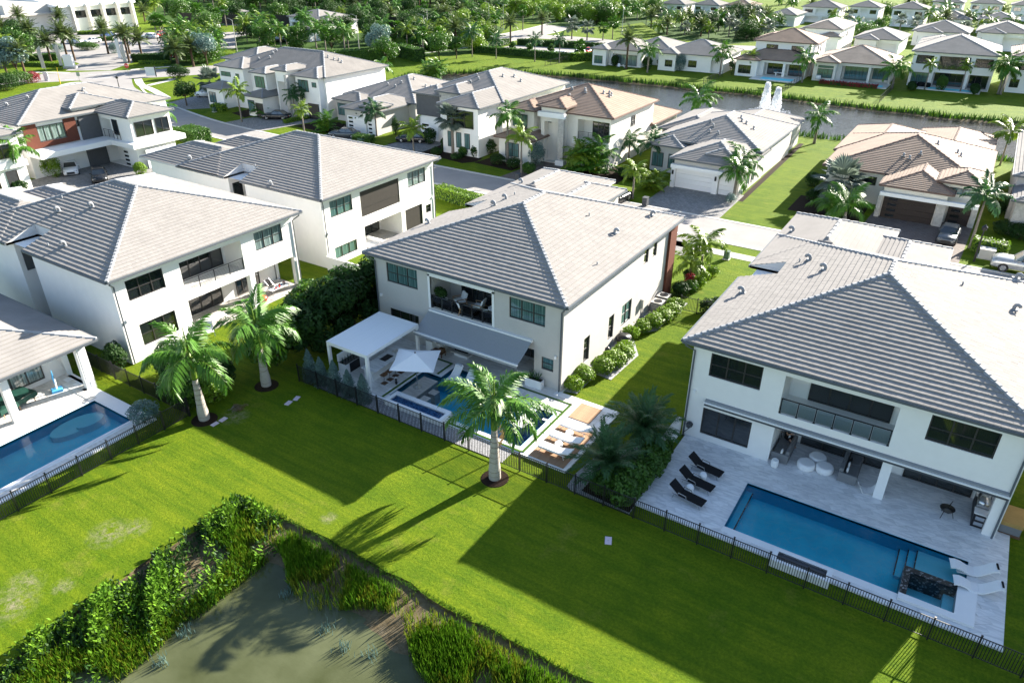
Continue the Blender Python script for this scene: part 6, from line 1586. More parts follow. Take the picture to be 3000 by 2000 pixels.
t_ = thing('pool_hoop', 'blue plastic pool basketball hoop on the left terrace', 'basketball hoop', (-49.2, 18.9, DZ), R(70)); cushion(MB(), -.35, .35, -.3, .3, 0, .2).build('base', 'plant_blue_plastic', t_); MB().tube([(0, 0, .2), (.05, 0, .9)], .06, 8).build('post', 'trim_white', t_)
for i in range(5): part(t_, 'board_slat', 'plant_blue_plastic', (-.06 + .02 * i, -.02 + .02 * i, -.45, .45, .8 + i * .13, .91 + i * .13))
t_ = thing('rattan_chair', 'rattan chair at the left edge of the pool house terrace', 'chair', (-49.3, 12.6, DZ), .5); MB().lathe([(.3, 0), (.35, .3), (.4, .45), (.42, .8), (.38, .8), (.33, .48), (.01, .45)], 14).build('shell', 'wood_brown', t_, smooth=True)
# balcony villa patio
def folding_chair(label, loc, rz, m, z=.05):
    t_ = thing('folding_chair', label, 'chair', (loc[0], loc[1], z), rz)
    mb = MB(); mb.poly([(-.28, -.25, .38), (.28, -.25, .38), (.28, .25, .34), (-.28, .25, .34)]); mb.build('seat', m, t_); MB().poly([(-.28, .25, .36), (.28, .25, .36), (.28, .55, .98), (-.28, .55, .98)]).build('backrest', m, t_)
    for x in (-.3, .3): MB().bar((x, .56, 1.0), (x, -.3, 0), .03).bar((x, -.27, .4), (x, .5, 0), .03).build('side_frame', 'chrome', t_)
folding_chair('pale blue folding beach chair on the balcony villa\'s patio', (-50.0, 37.0), R(110), 'plant_blue_plastic'); folding_chair('black draped chair beside the blue beach chair', (-49.6, 38.3), R(100), 'black_fabric')
t_ = thing('craft_table', 'cluttered white table on the balcony villa\'s patio corner', 'table', (-48.9, 38.4, .05), R(90)); part(t_, 'top', 'trim_white', (-1.0, 1.0, -.35, .35, .5, .54)); part(t_, 'top', 'trim_white', (-.6, 1.3, .4, .8, .3, .34))
for x in (-.9, .9):
    for y in (-.3, .3): part(t_, 'leg', 'chrome', (x - .02, x + .02, y - .02, y + .02, 0, .5))
rg = random.Random(4)
for i in range(14): part(t_, 'clutter', ['red_paint', 'stucco_dark', 'wood_brown', 'trim_white', 'plant_blue_plastic'][i % 5], (lambda x, y: (x, x + .12, y, y + .1, .54, .6 + rg.random() * .12))(rg.uniform(-.9, .8), rg.uniform(-.3, .2)))
tag(MB().lathe([(.05, 0), (.3, .12), (.38, .32), (.3, .5), (.05, .6)], 16).build('play_ball', 'red_paint', None, (-48.5, 36.3, .05), smooth=True), 'big red ball on the balcony villa\'s patio', 'ball')
t_ = thing('garden_table', 'white garden table with chair below the barred balcony', 'table', (-48.4, 31.2, .05), R(80)); part(t_, 'top', 'trim_white', (-1.0, 1.0, -.45, .45, .7, .74))
for x in (-.9, .86):
    for y in (-.4, .36): part(t_, 'leg', 'trim_white', (x, x + .05, y, y + .05, 0, .7))
folding_chair('white garden chair at the near end of the garden table', (-47.2, 29.9), R(60), 'white_fabric'); 
paving('patio', rect(-51.3, -47.9, 29.3, 40.4), [], .6, .6, 0, .05, 'slab_stone', n_single=40)
sofa('pale outdoor sofa on the insect screen villa\'s patio', (-50.6, 50.6), 0, 2.4, 1.0, 'white_fabric', .05)
paving('patio', rect(-52, -48.4, 49.6, 55.6), [], .6, .6, 0, .05, 'slab_stone', n_single=10)
t_ = thing('garden_wall', 'low white wall at the insect screen villa\'s left corner', 'wall', (-48.9, 44.4, 0)); part(t_, 'wall', 'stucco', (0, 4.4, -.1, .1, 0, 1.4))
t_ = thing('frond_pile', 'pile of fallen dry fronds beside the left royal palm', 'frond pile', (-37.2, 24.0, 0))
for i in range(7): f_ = ob('dry_frond', fronds('royal_dry')[0], t_); f_.matrix_local = Matrix.Translation((random.uniform(-.3, .3), random.uniform(-.3, .3), .1)) @ Matrix.Rotation(R(60 + i * 9), 4, 'Z') @ Matrix.Scale(.55, 4)
# person on the sofa
def person(label, loc, rz):
    t_ = thing('person', label, 'person', loc, rz)
    J = [((0, 0, .52), .14), ((0, .06, .80), .145), ((0, .08, 1.0), .12), ((0, .07, 1.10), .05), ((0, .05, 1.17), .055), ((0, .03, 1.27), .10), ((0, .03, 1.36), .085),
         ((.17, .06, 1.02), .055), ((.24, -.14, .86), .045), ((.12, -.34, 1.0), .035), ((.08, -.42, 1.06), .035), ((-.17, .06, 1.02), .055), ((-.24, -.14, .84), .045), ((-.1, -.34, .98), .035), ((-.04, -.42, 1.04), .035),
         ((.1, -.05, .52), .10), ((.12, -.48, .52), .075), ((.12, -.50, .12), .045), ((.12, -.66, .05), .04), ((-.1, -.05, .52), .10), ((-.16, -.46, .54), .075), ((-.12, -.52, .12), .045), ((-.12, -.68, .05), .04)]
    Eg = [(0, 1), (1, 2), (2, 3), (3, 4), (4, 5), (5, 6), (2, 7), (7, 8), (8, 9), (9, 10), (2, 11), (11, 12), (12, 13), (13, 14), (0, 15), (15, 16), (16, 17), (17, 18), (0, 19), (19, 20), (20, 21), (21, 22)]
    me = bpy.data.meshes.new('body'); me.from_pydata([j[0] for j in J], Eg, []); me.materials.append(M['skin'])
    o = ob('body', me, t_)
    md = o.modifiers.new('skin', 'SKIN')
    for i, v in enumerate(me.skin_vertices[0].data): v.radius = (J[i][1], J[i][1]); v.use_root = (i == 0)
    sb = o.modifiers.new('sub', 'SUBSURF'); sb.levels = 1; sb.render_levels = 2
    # clothing: dark top and shorts
    MB().tube([(0, .0, .46), (0, .03, .62), (0, .06, .82), (0, .08, 1.0), (0, .07, 1.09)], [.20, .185, .18, .19, .07], 14).build('top', 'black_fabric', t_, smooth=True)
    for s_ in (-1, 1): MB().tube([(.10 * s_, 0, .52), (.12 * s_, -.3, .53)], [.13, .105], 12).tube([(.17 * s_, .06, 1.02), (.21 * s_, -.04, .94)], [.075, .065], 10).build('sleeve', 'black_fabric', t_, smooth=True)
    MB().tube([(0, .09, 1.05), (0, .09, 1.2), (0, .06, 1.36), (0, .02, 1.42)], [.09, .12, .115, .05], 12).build('hair', 'hair', t_, smooth=True)
    for s_ in (-1, 1):
        hb_ = (.08 if s_ > 0 else -.04)
        for k in range(5): MB().bar((hb_ + (k - 2) * .016, -.42, 1.06), (hb_ + (k - 2) * .014, -.49, 1.09 - (k == 0) * .03), .014).build('finger', 'skin', t_)
    part(t_, 'phone', 'black_metal', (-.03, .06, -.50, -.49, 1.02, 1.16))
    return t_
person('person in black sitting on the grey sofa holding a phone', (-5.3, 40.0, .20), R(60))

# ------------------------------------------------------------------ vehicles
CARM = {}
def car(label, loc, rz, paint, kind='saloon', glassy='glass', group=None, cat='car'):
    key = (kind, paint)
    S = {'saloon': dict(L=4.8, W=1.84, H=1.44, hood=.95, belt=.93, c0=1.45, c1=4.15, r0=2.1, r1=3.45, g=.18), 'suv': dict(L=4.75, W=1.92, H=1.72, hood=1.08, belt=1.08, c0=1.4, c1=4.6, r0=1.95, r1=4.25, g=.24),
         'pickup': dict(L=5.8, W=2.03, H=1.92, hood=1.25, belt=1.25, c0=1.75, c1=4.05, r0=2.35, r1=3.85, g=.38), 'van': dict(L=5.4, W=2.0, H=2.1, hood=1.2, belt=1.2, c0=.9, c1=5.3, r0=1.55, r1=5.15, g=.25)}[kind]
    t_ = thing({'saloon': 'parked_car', 'suv': 'parked_car', 'pickup': 'pickup_truck', 'van': 'van'}[kind], label, cat, (loc[0], loc[1], 0), rz, group)
    if key not in CARM:
        L_, W_, H_ = S['L'], S['W'] / 2, S['H']; hd, bl = S['hood'], S['belt']; g = S['g']; out = {}
        st = [(0.0, .78, g + .12, hd * .66), (.12, .9, g + .02, hd * .82), (.5, .97, g, hd * .93), (S['c0'], 1.0, g, bl), (S['c1'], 1.0, g, bl + .02), (L_ - .55, .98, g, bl * (1.02 if kind != 'pickup' else .98)), (L_ - .12, .93, g + .03, bl * .96), (L_, .84, g + .15, bl * .8)]
        mb = MB(); n = 0
        for x, wf, z0, z1 in st:
            w = W_ * wf; mb.v += [(x, -w * .9, z0), (x, -w, z0 + .12), (x, -w, z1 - .18), (x, -w * .86, z1), (x, w * .86, z1), (x, w, z1 - .18), (x, w, z0 + .12), (x, w * .9, z0)]
        for i in range(len(st) - 1):
            for j in range(8): a = i * 8 + j; b_ = i * 8 + (j + 1) % 8; mb.f.append((a, b_, b_ + 8, a + 8)); mb.m.append(0)
        mb.f += [tuple(range(7, -1, -1)), tuple((len(st) - 1) * 8 + j for j in range(8))]; mb.m += [0, 0]
        if kind == 'pickup': mb.box(4.2, L_ - .12, -W_ * .8, W_ * .8, bl - .02, bl + .03, 0)
        out['body'] = mb.mesh('body', paint, True)
        wb, wr = W_ * .86, W_ * .70; c0, c1, r0, r1 = S['c0'], S['c1'], S['r0'], S['r1']; zb = bl - .02; zr = H_ - .05
        out['windows'] = MB().poly([(c0, -wb, zb), (c0, wb, zb), (r0, wr, zr), (r0, -wr, zr)]).poly([(c1, wb, zb), (c1, -wb, zb), (r1, -wr, zr), (r1, wr, zr)]).poly([(c0, wb, zb), (c1, wb, zb), (r1, wr, zr), (r0, wr, zr)]).poly([(c1, -wb, zb), (c0, -wb, zb), (r0, -wr, zr), (r1, -wr, zr)]).mesh('windows', glassy)
        rf = MB(); cushion(rf, r0 - .04, r1 + .04, -wr - .02, wr + .02, zr - .01, H_, .06)
        for y in (-1, 1):
            for xa, xb in ((c0, r0), (c1, r1), ((c0 + c1) / 2 + .1, (r0 + r1) / 2 + .1)): rf.bar((xa, y * wb, zb), (xb, y * wr, zr), .07)
        out['roof'] = rf.mesh('roof', paint)
        rw = .34 if kind != 'pickup' else .43
        wh = MB().tube([(0, -.11, 0), (0, .11, 0)], rw, 18); out['tyre'] = wh.mesh('tyre', 'rubber')
        rm = MB().tube([(0, -.12, 0), (0, .12, 0)], rw * .62, 12); out['rim'] = rm.mesh('rim', 'chrome')
        out['headlight'] = MB().box(.02, .16, -.2, .2, 0, .13).mesh('headlight', 'chrome'); out['taillight'] = MB().box(-.16, 0, -.2, .2, 0, .14).mesh('taillight', 'red_paint')
        out['grille'] = MB().box(-.015, .08, -W_ * .5, W_ * .5, g + .14, hd * .62).mesh('grille', 'black_metal')
        out['plate'] = MB().box(L_ - .04, L_ + .01, -.26, .26, bl * .58, bl * .58 + .14).mesh('plate', 'trim_white')
        CARM[key] = (out, rw)
    out, rw = CARM[key]; L_, W_ = S['L'], S['W'] / 2
    o = Vector((-L_ / 2, 0, 0))
    for k in ('body', 'windows', 'roof', 'grille', 'plate'): ob(k, out[k], t_, o)
    for x in (.92 if kind != 'pickup' else 1.1, L_ - (.95 if kind != 'pickup' else 1.25)):
        for y in (-W_ + .09, W_ - .09):
            w_ = ob('wheel', out['tyre'], t_, o + Vector((x, y, rw))); ob('rim', out['rim'], w_)
    for y in (-W_ * .62, W_ * .62):
        ob('headlight', out['headlight'], t_, o + Vector((.03, y, S['hood'] * .62))); ob('taillight', out['taillight'], t_, o + Vector((L_ + .0, y, S['belt'] * .66)))
        mb = MB(); MB().box(0, .14, -.09, .09, 0, .12).build('mirror', paint, t_, o + Vector((S['c0'] + .35, y * 1.66, S['belt'])))
    return t_
def paint(name, c, metal=.0, rough=.25): mat(name, c, rough, .6, metal=metal)
paint('paint_white', (.78, .78, .78)); paint('paint_black', (.012, .013, .015)); paint('paint_grey', (.10, .11, .12), .4); paint('paint_bronze', (.06, .05, .045), .4); paint('paint_silver', (.42, .43, .44), .5); paint('paint_red', (.45, .015, .02)); paint('paint_blue', (.05, .09, .18))
car('silver pickup truck parked on the street at the right edge', (6.6, 79.7), 0, 'paint_silver', 'pickup', cat='truck')
car('dark grey saloon on the brown garage driveway', (-0.38, 85.66), R(88), 'paint_grey')
car('white saloon in the motor court of the brick panel house', (-101.16, 49.43), R(150), 'paint_white')
car('black saloon in the motor court beside the white one', (-94.81, 49.54), R(150), 'paint_black')
car('black sports saloon on the corner house driveway', (-103.48, 86.69), R(28), 'paint_black')
car('grey green saloon on the driveway before the slatted garage', (-84.59, 83.63), R(25), 'paint_grey')
car('dark saloon on the pale paver driveway of the dark clad house', (-73.87, 87.13), R(25), 'paint_black')
car('black saloon peeping out behind the centre villa\'s rear roof', (-34.82, 77.64), R(85), 'paint_black')
car('white car under the silver palm at the corner house', (-130.01, 92.89), R(20), 'paint_white', 'suv')
car('red car behind the hedge of the clubhouse entrance', (-183.08, 122.23), R(10), 'paint_red')
car('white delivery van at the club service road', (-231.66, 172.51), R(15), 'paint_white', 'van', cat='van')
for i, (q, p_, k) in enumerate([((-223.36, 143.59), 'paint_white', 'saloon'), ((-224.1, 147.59), 'paint_red', 'suv'), ((-223.18, 150.52), 'paint_silver', 'saloon'), ((-213.5, 157.13), 'paint_white', 'suv'), ((-208.13, 156.21), 'paint_black', 'suv'), ((-237.36, 138.55), 'paint_blue', 'saloon'), ((-230.44, 123.99), 'paint_white', 'saloon'), ((-227.25, 127.37), 'paint_white', 'saloon'), ((-99.16, 177.57), 'paint_white', 'suv'), ((-100.81, 177.79), 'paint_silver', 'saloon'), ((-96.15, 182.62), 'paint_white', 'suv'), ((-96.62, 189.64), 'paint_red', 'saloon'), ((-183.31, 158.47), 'paint_black', 'suv'), ((-224.18, 143.77), 'paint_white', 'saloon')]):
    car(['white saloon, first in the club car park row', 'dark red car in the club car park row', 'silver saloon in the club car park row', 'white car by the club service hedge', 'black car by the club service hedge', 'blue car parked in front of the clubhouse', 'white saloon left of the club roundabout palms', 'white saloon right of the club roundabout shrubs', 'white car at the right end of the lake car park', 'silver car next to the white one in the lake car park', 'white car left of the white lake bungalow', 'red car left of the white lake bungalow', 'black car half hidden under trees behind the corner house', 'white car at the left of the club parking row'][i], q, R(20 + 70 * (i % 2)), p_, k)

# ------------------------------------------------------------------ off-frame neighbour whose shadow falls on the right lawn
house('white two storey neighbour villa just beyond the right edge', [(8.5, 25.5, 37.1, 57.5, E2)], [(0, 'f', 10, 4.7, 3, 1.6, 3, 2, 'glass')])
# ------------------------------------------------------------------ driveways
def drive(pts, m='driveway_pavers'): return struct(sheet('driveway', pts, .02, m))
drive([(-32.0, 78.8), (-22.6, 78.8), (-22.8, 88.6), (-32.2, 88.6)]); drive([(-9.0, 78.8), (1.2, 78.8), (1.6, 91.2), (-8.4, 91.2)], 'driveway_brown')
drive([(-76.0, 78.8), (-68.4, 78.8), (-69.0, 90.0), (-75.2, 90.0)]); drive([(-88.6, 78.9), (-80.4, 78.9), (-80.6, 88.0), (-88.0, 88.0)]); drive([(-108.6, 80.0), (-98.6, 79.0), (-96.0, 91.0), (-107.8, 87.0)])
drive([(-131, 84.0), (-124, 82.2), (-118, 89), (-124, 95), (-133, 93)]); drive([(-52.2, 78.8), (-46.4, 78.8), (-46.8, 89.8), (-51.4, 89.0)], 'driveway_brown'); drive([(-102, 42), (-86, 40), (-84, 58), (-94.2, 58), (-94.2, 56), (-101.4, 55)])
drive([(-28.6, 66), (-22.0, 66), (-22.0, 71.8), (-28.6, 71.8)]); drive([(-1.6, 64), (4.4, 64), (4.4, 71.8), (-1.6, 71.8)])
# mulch beds along the fronts
for b_ in ([(-76.2, 84), (-60.2, 81.4), (-59, 83), (-59.2, 85), (-68, 88.6), (-75, 88)], [(-59.0, 82.6), (-52.4, 82.0), (-52.4, 88), (-58.4, 88)], [(-46.2, 83), (-38, 84), (-38, 92), (-46.2, 92)], [(-97, 84.5), (-88.8, 84.0), (-88.8, 90), (-95, 91)], [(-114, 85.6), (-109, 84.4), (-109, 88), (-114, 90)], [(-22.9, 86), (-22.2, 86), (-22.9, 119), (-23.6, 119)], [(-17, 86), (-9.2, 86), (-9.2, 92.6), (-17, 92.6)]): struct(sheet('mulch_bed', b_, .012, 'mulch'))

# ------------------------------------------------------------------ clubhouse
cl = thing('clubhouse', 'long white clubhouse with finned upper windows at the top left', 'building', (0, 0, 0))
mb = MB(); wall_box(mb, -300, -258, 136, 162, 0, 7.6, {'r': [(141 + i * 5.2, 145 + i * 5.2, 4.0, 6.2, .6) for i in range(4)]}); mb.poly([(-300, 136, 7.6), (-258, 136, 7.6), (-258, 162, 7.6), (-300, 162, 7.6)]); mb.build('wall', 'stucco', cl)
for i in range(5): 
    y = 139.6 + i * 5.2; m2 = MB(); m2.poly([(-258, y, 0), (-256.2, y, 0), (-256.6, y, 7.9), (-258, y, 8.6)]); m2.poly([(-258, y + .8, 0), (-256.2, y + .8, 0), (-256.6, y + .8, 7.9), (-258, y + .8, 8.6)]); m2.poly([(-256.2, y, 0), (-256.2, y + .8, 0), (-256.6, y + .8, 7.9), (-256.6, y, 7.9)]); m2.poly([(-256.6, y, 7.9), (-256.6, y + .8, 7.9), (-258, y + .8, 8.6), (-258, y, 8.6)]); m2.build('fin', 'stucco_cream', cl)
for i in range(4): window(cl, 'r', 141 + i * 5.2, 4.0, 4.0, 2.2, -258.6, 5, 1, -.1, 'glass', near=False)
m2 = MB()
for i in range(8):
    a0, a1 = i / 8, (i + 1) / 8; f = lambda a: 8.0 + 2.2 * math.sin(a * 1.57)
    m2.poly([(-257.4 - 30 * a0, 135.4, f(a0)), (-257.4 - 30 * a0, 162.6, f(a0)), (-257.4 - 30 * a1, 162.6, f(a1)), (-257.4 - 30 * a1, 135.4, f(a1))])
    m2.poly([(-257.4 - 30 * a0, 135.4, 7.5), (-257.4 - 30 * a1, 135.4, 7.5), (-257.4 - 30 * a1, 135.4, f(a1)), (-257.4 - 30 * a0, 135.4, f(a0))])
m2.box(-257.6, -257.3, 135.4, 162.6, 7.5, 8.0); m2.build('roof', 'trim_white', cl)
m2 = MB(); wall_box(m2, -310, -262, 84, 135.9, 0, 5.6, {'r': [(100 + i * 6, 104 + i * 6, .2, 3.0, .5) for i in range(5)]}); m2.build('wall', 'stucco', cl)
for i in range(5): window(cl, 'r', 100 + i * 6, .2, 4, 2.8, -262.5, 3, 1, -.1, 'glass', near=False)
MB().box(-312, -260, 83, 135.8, 5.6, 6.1).build('flat_roof', 'concrete', cl); MB().box(-285, -262.2, 122, 135.7, 6.1, 8.8).build('roof_block', 'stucco_grey', cl)
MB().box(-259.5, -254, 98, 106, 3.3, 4.0).build('porch_roof', 'trim_white', cl)
for y in (98.2, 105.0): MB().box(-255.2, -254.2, y, y + .8, 0, 3.3).build('pillar', 'trim_white', cl)
MB().box(-246, -243.4, 88, 90.4, 0, 6.5).build('entrance_pylon', 'trim_white', cl)
# tennis courts
struct(sheet('tennis_court', [(-262, 186), (-236, 212), (-205, 215), (-215, 192), (-240, 178)], .014, 'stucco_dark'))
for i, (a, b_) in enumerate((((-258, 178), (-232, 186)), ((-230, 188), (-206, 200)), ((-205, 201), (-180, 212)))):
    t_ = thing('windscreen_fence', ['dark mesh fence round the left tennis court', 'dark mesh fence round the middle tennis court', 'dark mesh fence round the right tennis court'][i], 'fence', (*a, 0), math.atan2(b_[1] - a[1], b_[0] - a[0])); L_ = math.dist(a, b_)
    part(t_, 'mesh', 'screen_mesh', (0, L_, -.03, .03, .1, 3.2))
    for k in range(int(L_ / 3) + 1): part(t_, 'post', 'black_metal', (k * 3 - .05, k * 3 + .05, -.06, .06, 0, 3.3))

# ------------------------------------------------------------------ palms along the street and round the lake
for a in [('tall grey trunked royal palm before the brown roofed house', (-54.75, 84.61), 6.7, 'royal', 1.0), ('slim palm at the kerb before the brown roofed house', (-50.24, 80.97), 5.2, 'bright', .8), ('silver fan palm in front of the dark clad house', (-64.32, 84.83), 5.2, 'silver', 1.15), ('slim bright palm on the pale paver driveway edge', (-69.07, 81.71), 3.3, 'bright', .8),
          ('left palm of the three at the slatted garage', (-85.22, 88.49), 2.3, 'dark', .7), ('middle palm of the three at the slatted garage', (-82.78, 87.7), 2.9, 'dark', .7), ('right palm of the three at the slatted garage', (-80.69, 86.74), 4.2, 'dark', .75), ('thin kerb palm opposite the insect screen villa', (-90.4, 80.72), 4.1, 'bright', .75),
          ('big silver fan palm beside the corner house\'s side wall', (-99.06, 94.72), 3.4, 'silver', 1.3), ('left palm of the pair by the corner house garage', (-100.39, 88.19), 4.0, 'dark', .8), ('right palm of the pair by the corner house garage', (-100.37, 90.98), 4.4, 'dark', .8), ('palm with yellow fronds on the corner house lawn', (-106.64, 81.89), 5.1, 'bright', 1.0),
          ('large silver fan palm over the white car', (-125.79, 90.84), 3.6, 'silver', 1.3), ('royal palm beside the brick panel house\'s glass corner', (-103.95, 65.83), 5.0, 'royal', 1.0), ('royal palm in front of the left edge house', (-98.64, 42.46), 5.2, 'royal', 1.1), ('yellow palm in the gap left of the brick panel house', (-110.05, 50.22), 2.4, 'bright', .8),
          ('dark palm left of the white garage house, left of two', (-41.1, 94.74), 3.1, 'dark', .9), ('dark palm left of the white garage house, right of two', (-37.29, 93.54), 3.4, 'dark', .95), ('slim palm on the lawn by the grey wheelie bin', (-33.77, 79.94), 3.6, 'bright', .75), ('slim bright palm behind the areca clump', (-45.05, 96.04), 3.0, 'bright', .75),
          ('left palm of the pair at the white garage corner', (-23.46, 86.5), 3.5, 'royal', .85), ('right palm of the pair at the white garage corner', (-23.89, 89.58), 4.0, 'royal', .85), ('royal palm alone at the lake edge of the striped side lawn', (-21.65, 120.08), 4.1, 'royal', 1.0), ('royal palm at the lake\'s right end behind the tan house', (2.95, 121.62), 4.7, 'bright', 1.1),
          ('leaning dark palm right of the brown garages', (1.77, 83.99), 5.4, 'dark', 1.0), ('royal palm between the first two lake bungalows', (-69.92, 167.95), 4.8, 'royal', 1.0), ('date palm in front of the first lake bungalow', (-76.37, 170.38), 6.4, 'date', 1.1), ('small palm left of the first lake bungalow', (-86.83, 174.24), 3.0, 'dark', .6), ('small palm at the first lake bungalow\'s corner', (-84.98, 175.48), 3.0, 'dark', .6),
          ('royal palm right of the square window bungalow', (-54.67, 174), 5.0, 'royal', 1.1), ('left yellow palm at the porch roof house', (-49.1, 177.73), 3.8, 'bright', .9), ('royal palm between porch house and red flower house', (-36.55, 174.64), 5.1, 'royal', 1.1), ('royal palm right of the red flower house', (-18.95, 177.97), 4.1, 'royal', 1.2), ('left slim palm before the glazed loggia house', (-12.97, 179.95), 5.1, 'bright', .75), ('right slim palm before the glazed loggia house', (-6.52, 181.31), 4.9, 'bright', .75), ('royal palm right of the glazed loggia house', (0.13, 182.89), 5.3, 'royal', 1.2), ('royal palm at the right edge across the lake', (0.59, 182.81), 4.8, 'royal', 1.2),
          ('palm at the lake car park hedge, first from the left', (-118.84, 166.53), 5.9, 'dark', 1.1), ('palm at the lake car park hedge, second from the left', (-111.59, 167), 4.7, 'dark', 1.0), ('palm at the lake car park hedge, third from the left', (-100.57, 168.06), 5.2, 'dark', 1.0), ('palm at the lake car park hedge, rightmost', (-94.27, 169.43), 5.3, 'dark', 1.0), ('cabbage palm pair at the car park\'s right end', (-94.12, 179.86), 3.1, 'sabal', 1.1), ('young palm by the lake\'s west bank', (-116.07, 128.46), 2.4, 'royal', .9),
          ('palm beyond the lake car park before the bright thicket, left', (-115.2, 214.51), 4.0, 'silver', 1.2), ('silver palm beyond the lake car park, right', (-109.82, 214.34), 3.6, 'silver', 1.2), ('cabbage palm right of the silver pair', (-105.8, 217.08), 3.4, 'sabal', 1.2), ('tall cabbage palm by the green verge', (-104.77, 221.61), 4.3, 'sabal', 1.3), ('date palm pair trunk by the crossing, left', (-129.7, 220.93), 4.5, 'date', 1.1), ('palm left of the crossing verge', (-140.65, 226.84), 5.9, 'sabal', 1.2), ('date palm at the boulevard\'s near kerb', (-125.23, 195.06), 5.3, 'date', 1.0)]:
    palm(a[0], a[1], max(1.5, a[2]), a[3], a[4])
palm('silver fan palm behind the bright cluster at the brown garages', (-12.6, 91.6), 2.6, 'silver', 1.3); palm('royal palm at the fountain side corner of the white garage house', (-41.0, 121.5), 4.5, 'royal', 1.1)
near_palm('big bright palm cluster before the brown garages, tallest stem', (-10.6, 85.2), .5, 1.2, 'royal', 13, 1.05, shaft=.9, base_r=.2, top_r=.12, seed=21, mulch=False); near_palm('big bright palm cluster before the brown garages, left stem', (-12.4, 85.8), 2.5, .8, 'royal', 11, .9, shaft=.8, base_r=.2, top_r=.12, seed=22, mulch=False)
for i, (q, h, s_) in enumerate([((-43.13, 87.35), 2.6, 1.3), ((-45.19, 87.16), 2.0, 1.1), ((-33.21, 84.67), 1.2, .9), ((-90.02, 84.75), 1.4, 1.0), ((-107.39, 86.9), 1.2, .9), ((-104.13, 60.84), 2.0, 1.0), ((-102.3, 63.24), 1.8, 1.0), ((-106.12, 135.12), 2.2, 1.2), ((-108.46, 135.17), 1.6, 1.0)]):
    palm(['large areca clump under the brown roofed balcony', 'left areca clump at the brown roofed entrance', 'areca bush beside the shaded paver drive', 'areca clump between the two mid drives', 'areca bush beside the corner house garage', 'left areca clump at the motor court wall', 'right areca clump at the motor court wall', 'areca clump on the lake\'s west bank', 'small areca clump on the lake\'s west bank'][i], q, h, 'areca', s_)
# clubhouse date palms: (base, crown) as seen from the street
for i, a in enumerate([((-254.85, 122.13), 6.4), ((-223.03, 108.49), 5.5), ((-197.41, 99.15), 4.8), ((-197.54, 103.38), 6.7), ((-197.38, 104.95), 5.4), ((-202.07, 116.71), 5.8), ((-182.84, 110.37), 6.3), ((-183.39, 114.38), 4.8), ((-197.41, 119.86), 4.7), ((-186.45, 83.45), 4.2), ((-183.13, 85.67), 4.8), ((-248.7, 113.61), 3.9), ((-164.46, 111.05), 4.5), ((-164.45, 115.23), 4.4), ((-269.92, 135.65), 3.3), ((-256.29, 135.01), 4.9), ((-270.03, 172.74), 3.7)]):
    palm(['date palm beside the clubhouse porch', 'date palm in the forecourt planter left', 'date palm behind the first grey banner', 'tall date palm left of the stone plinth', 'date palm with pale trunk at the stone plinth', 'date palm on the round planter island', 'date palm beside the right banners', 'date palm standing in the dark entrance hedge', 'date palm behind the right banners', 'pale trunked date palm at the far left sidewalk', 'thin date palm by the red flower bush', 'date palm at the far left pillar', 'date palm at the boulevard\'s inner corner, left', 'date palm at the boulevard\'s inner corner, right', 'date palm against the clubhouse\'s dark gable', 'date palm in front of the clubhouse windows, left', 'date palm at the clubhouse\'s right corner'][i], a[0], max(3.0, min(8.5, a[1])), 'date', 1.15)
# ------------------------------------------------------------------ hedges and street planting
for a in [('clipped hedge beside the insect screen villa on the street', (-53.91, 67.9), (-45.02, 66.22), 1.6, 1.5, 'bright'), ('bushy hedge beside the brick panel house drive', (-104.59, 69.28), (-99.42, 68.82), 3.0, 2.0, 'shrub'), ('small clipped hedge on the corner house lawn', (-118.56, 85.38), (-115.99, 85.87), 1.6, 1.2, 'bright'), ('low hedge along the grey saloon\'s drive', (-99.66, 84.93), (-99.25, 90.05), .8, .6, 'bright'),
          ('hedge round the green transformer box', (-81.15, 82.33), (-77.95, 82.72), 1.6, 1.2, 'shrub'), ('round cut hedge behind the utility boxes near the silver truck', (1.9, 83.6), (5.0, 83.4), 1.3, 1.4, 'bright'), ('long hedge in front of the lake car park', (-123, 174.6), (-94, 175.4), 1.8, 1.7, 'shrub'), ('long hedge behind the lake car park', (-122, 194.0), (-96, 199), 1.6, 1.6, 'dark'), ('hedge at the left end of the lake car park', (-124, 175), (-125, 193), 1.6, 1.6, 'shrub'), ('bright hedge beside the first lake bungalow', (-93.4, 174.5), (-88.6, 181), 1.6, 1.9, 'bright'),
          ('tall hedge wall beyond the west lawn, right part', (-137, 158), (-124.5, 152), 3.0, 3.0, 'shrub'), ('tall hedge wall beyond the west lawn, left part', (-141, 138), (-134, 152), 3.0, 2.8, 'shrub'), ('dark hedge at the clubhouse entrance', (-184.37, 112.24), (-178.74, 119), 2.2, 1.7, 'dark'), ('low bright hedge before the dark entrance hedge', (-179.1, 110.75), (-173.44, 115.26), 1.2, .7, 'bright'), ('bright hedge left of the stone plinth', (-199.65, 94.16), (-190.22, 98.45), 2.0, .9, 'bright'), ('dark hedge behind the left banners', (-206.36, 97.44), (-202.11, 103.26), 2.0, 1.6, 'shrub'),
          ('hedge before the clubhouse windows', (-250.62, 136.49), (-243.84, 143.52), 2.0, 1.0, 'bright'), ('hedge strip along the club car park', (-230.77, 129.92), (-227.81, 134.05), 1.6, 1.0, 'shrub'), ('dark hedge before the far middle house', (-108, 292), (-97, 294), 2, 2, 'dark'), ('red flower hedge before the tan lake house', (-33, 175.4), (-21.5, 175.8), .9, .8, 'red')]:
    hedge(a[0], a[1], a[2], a[3], a[4], a[5], size=.22 if a[1][1] > 100 else None)
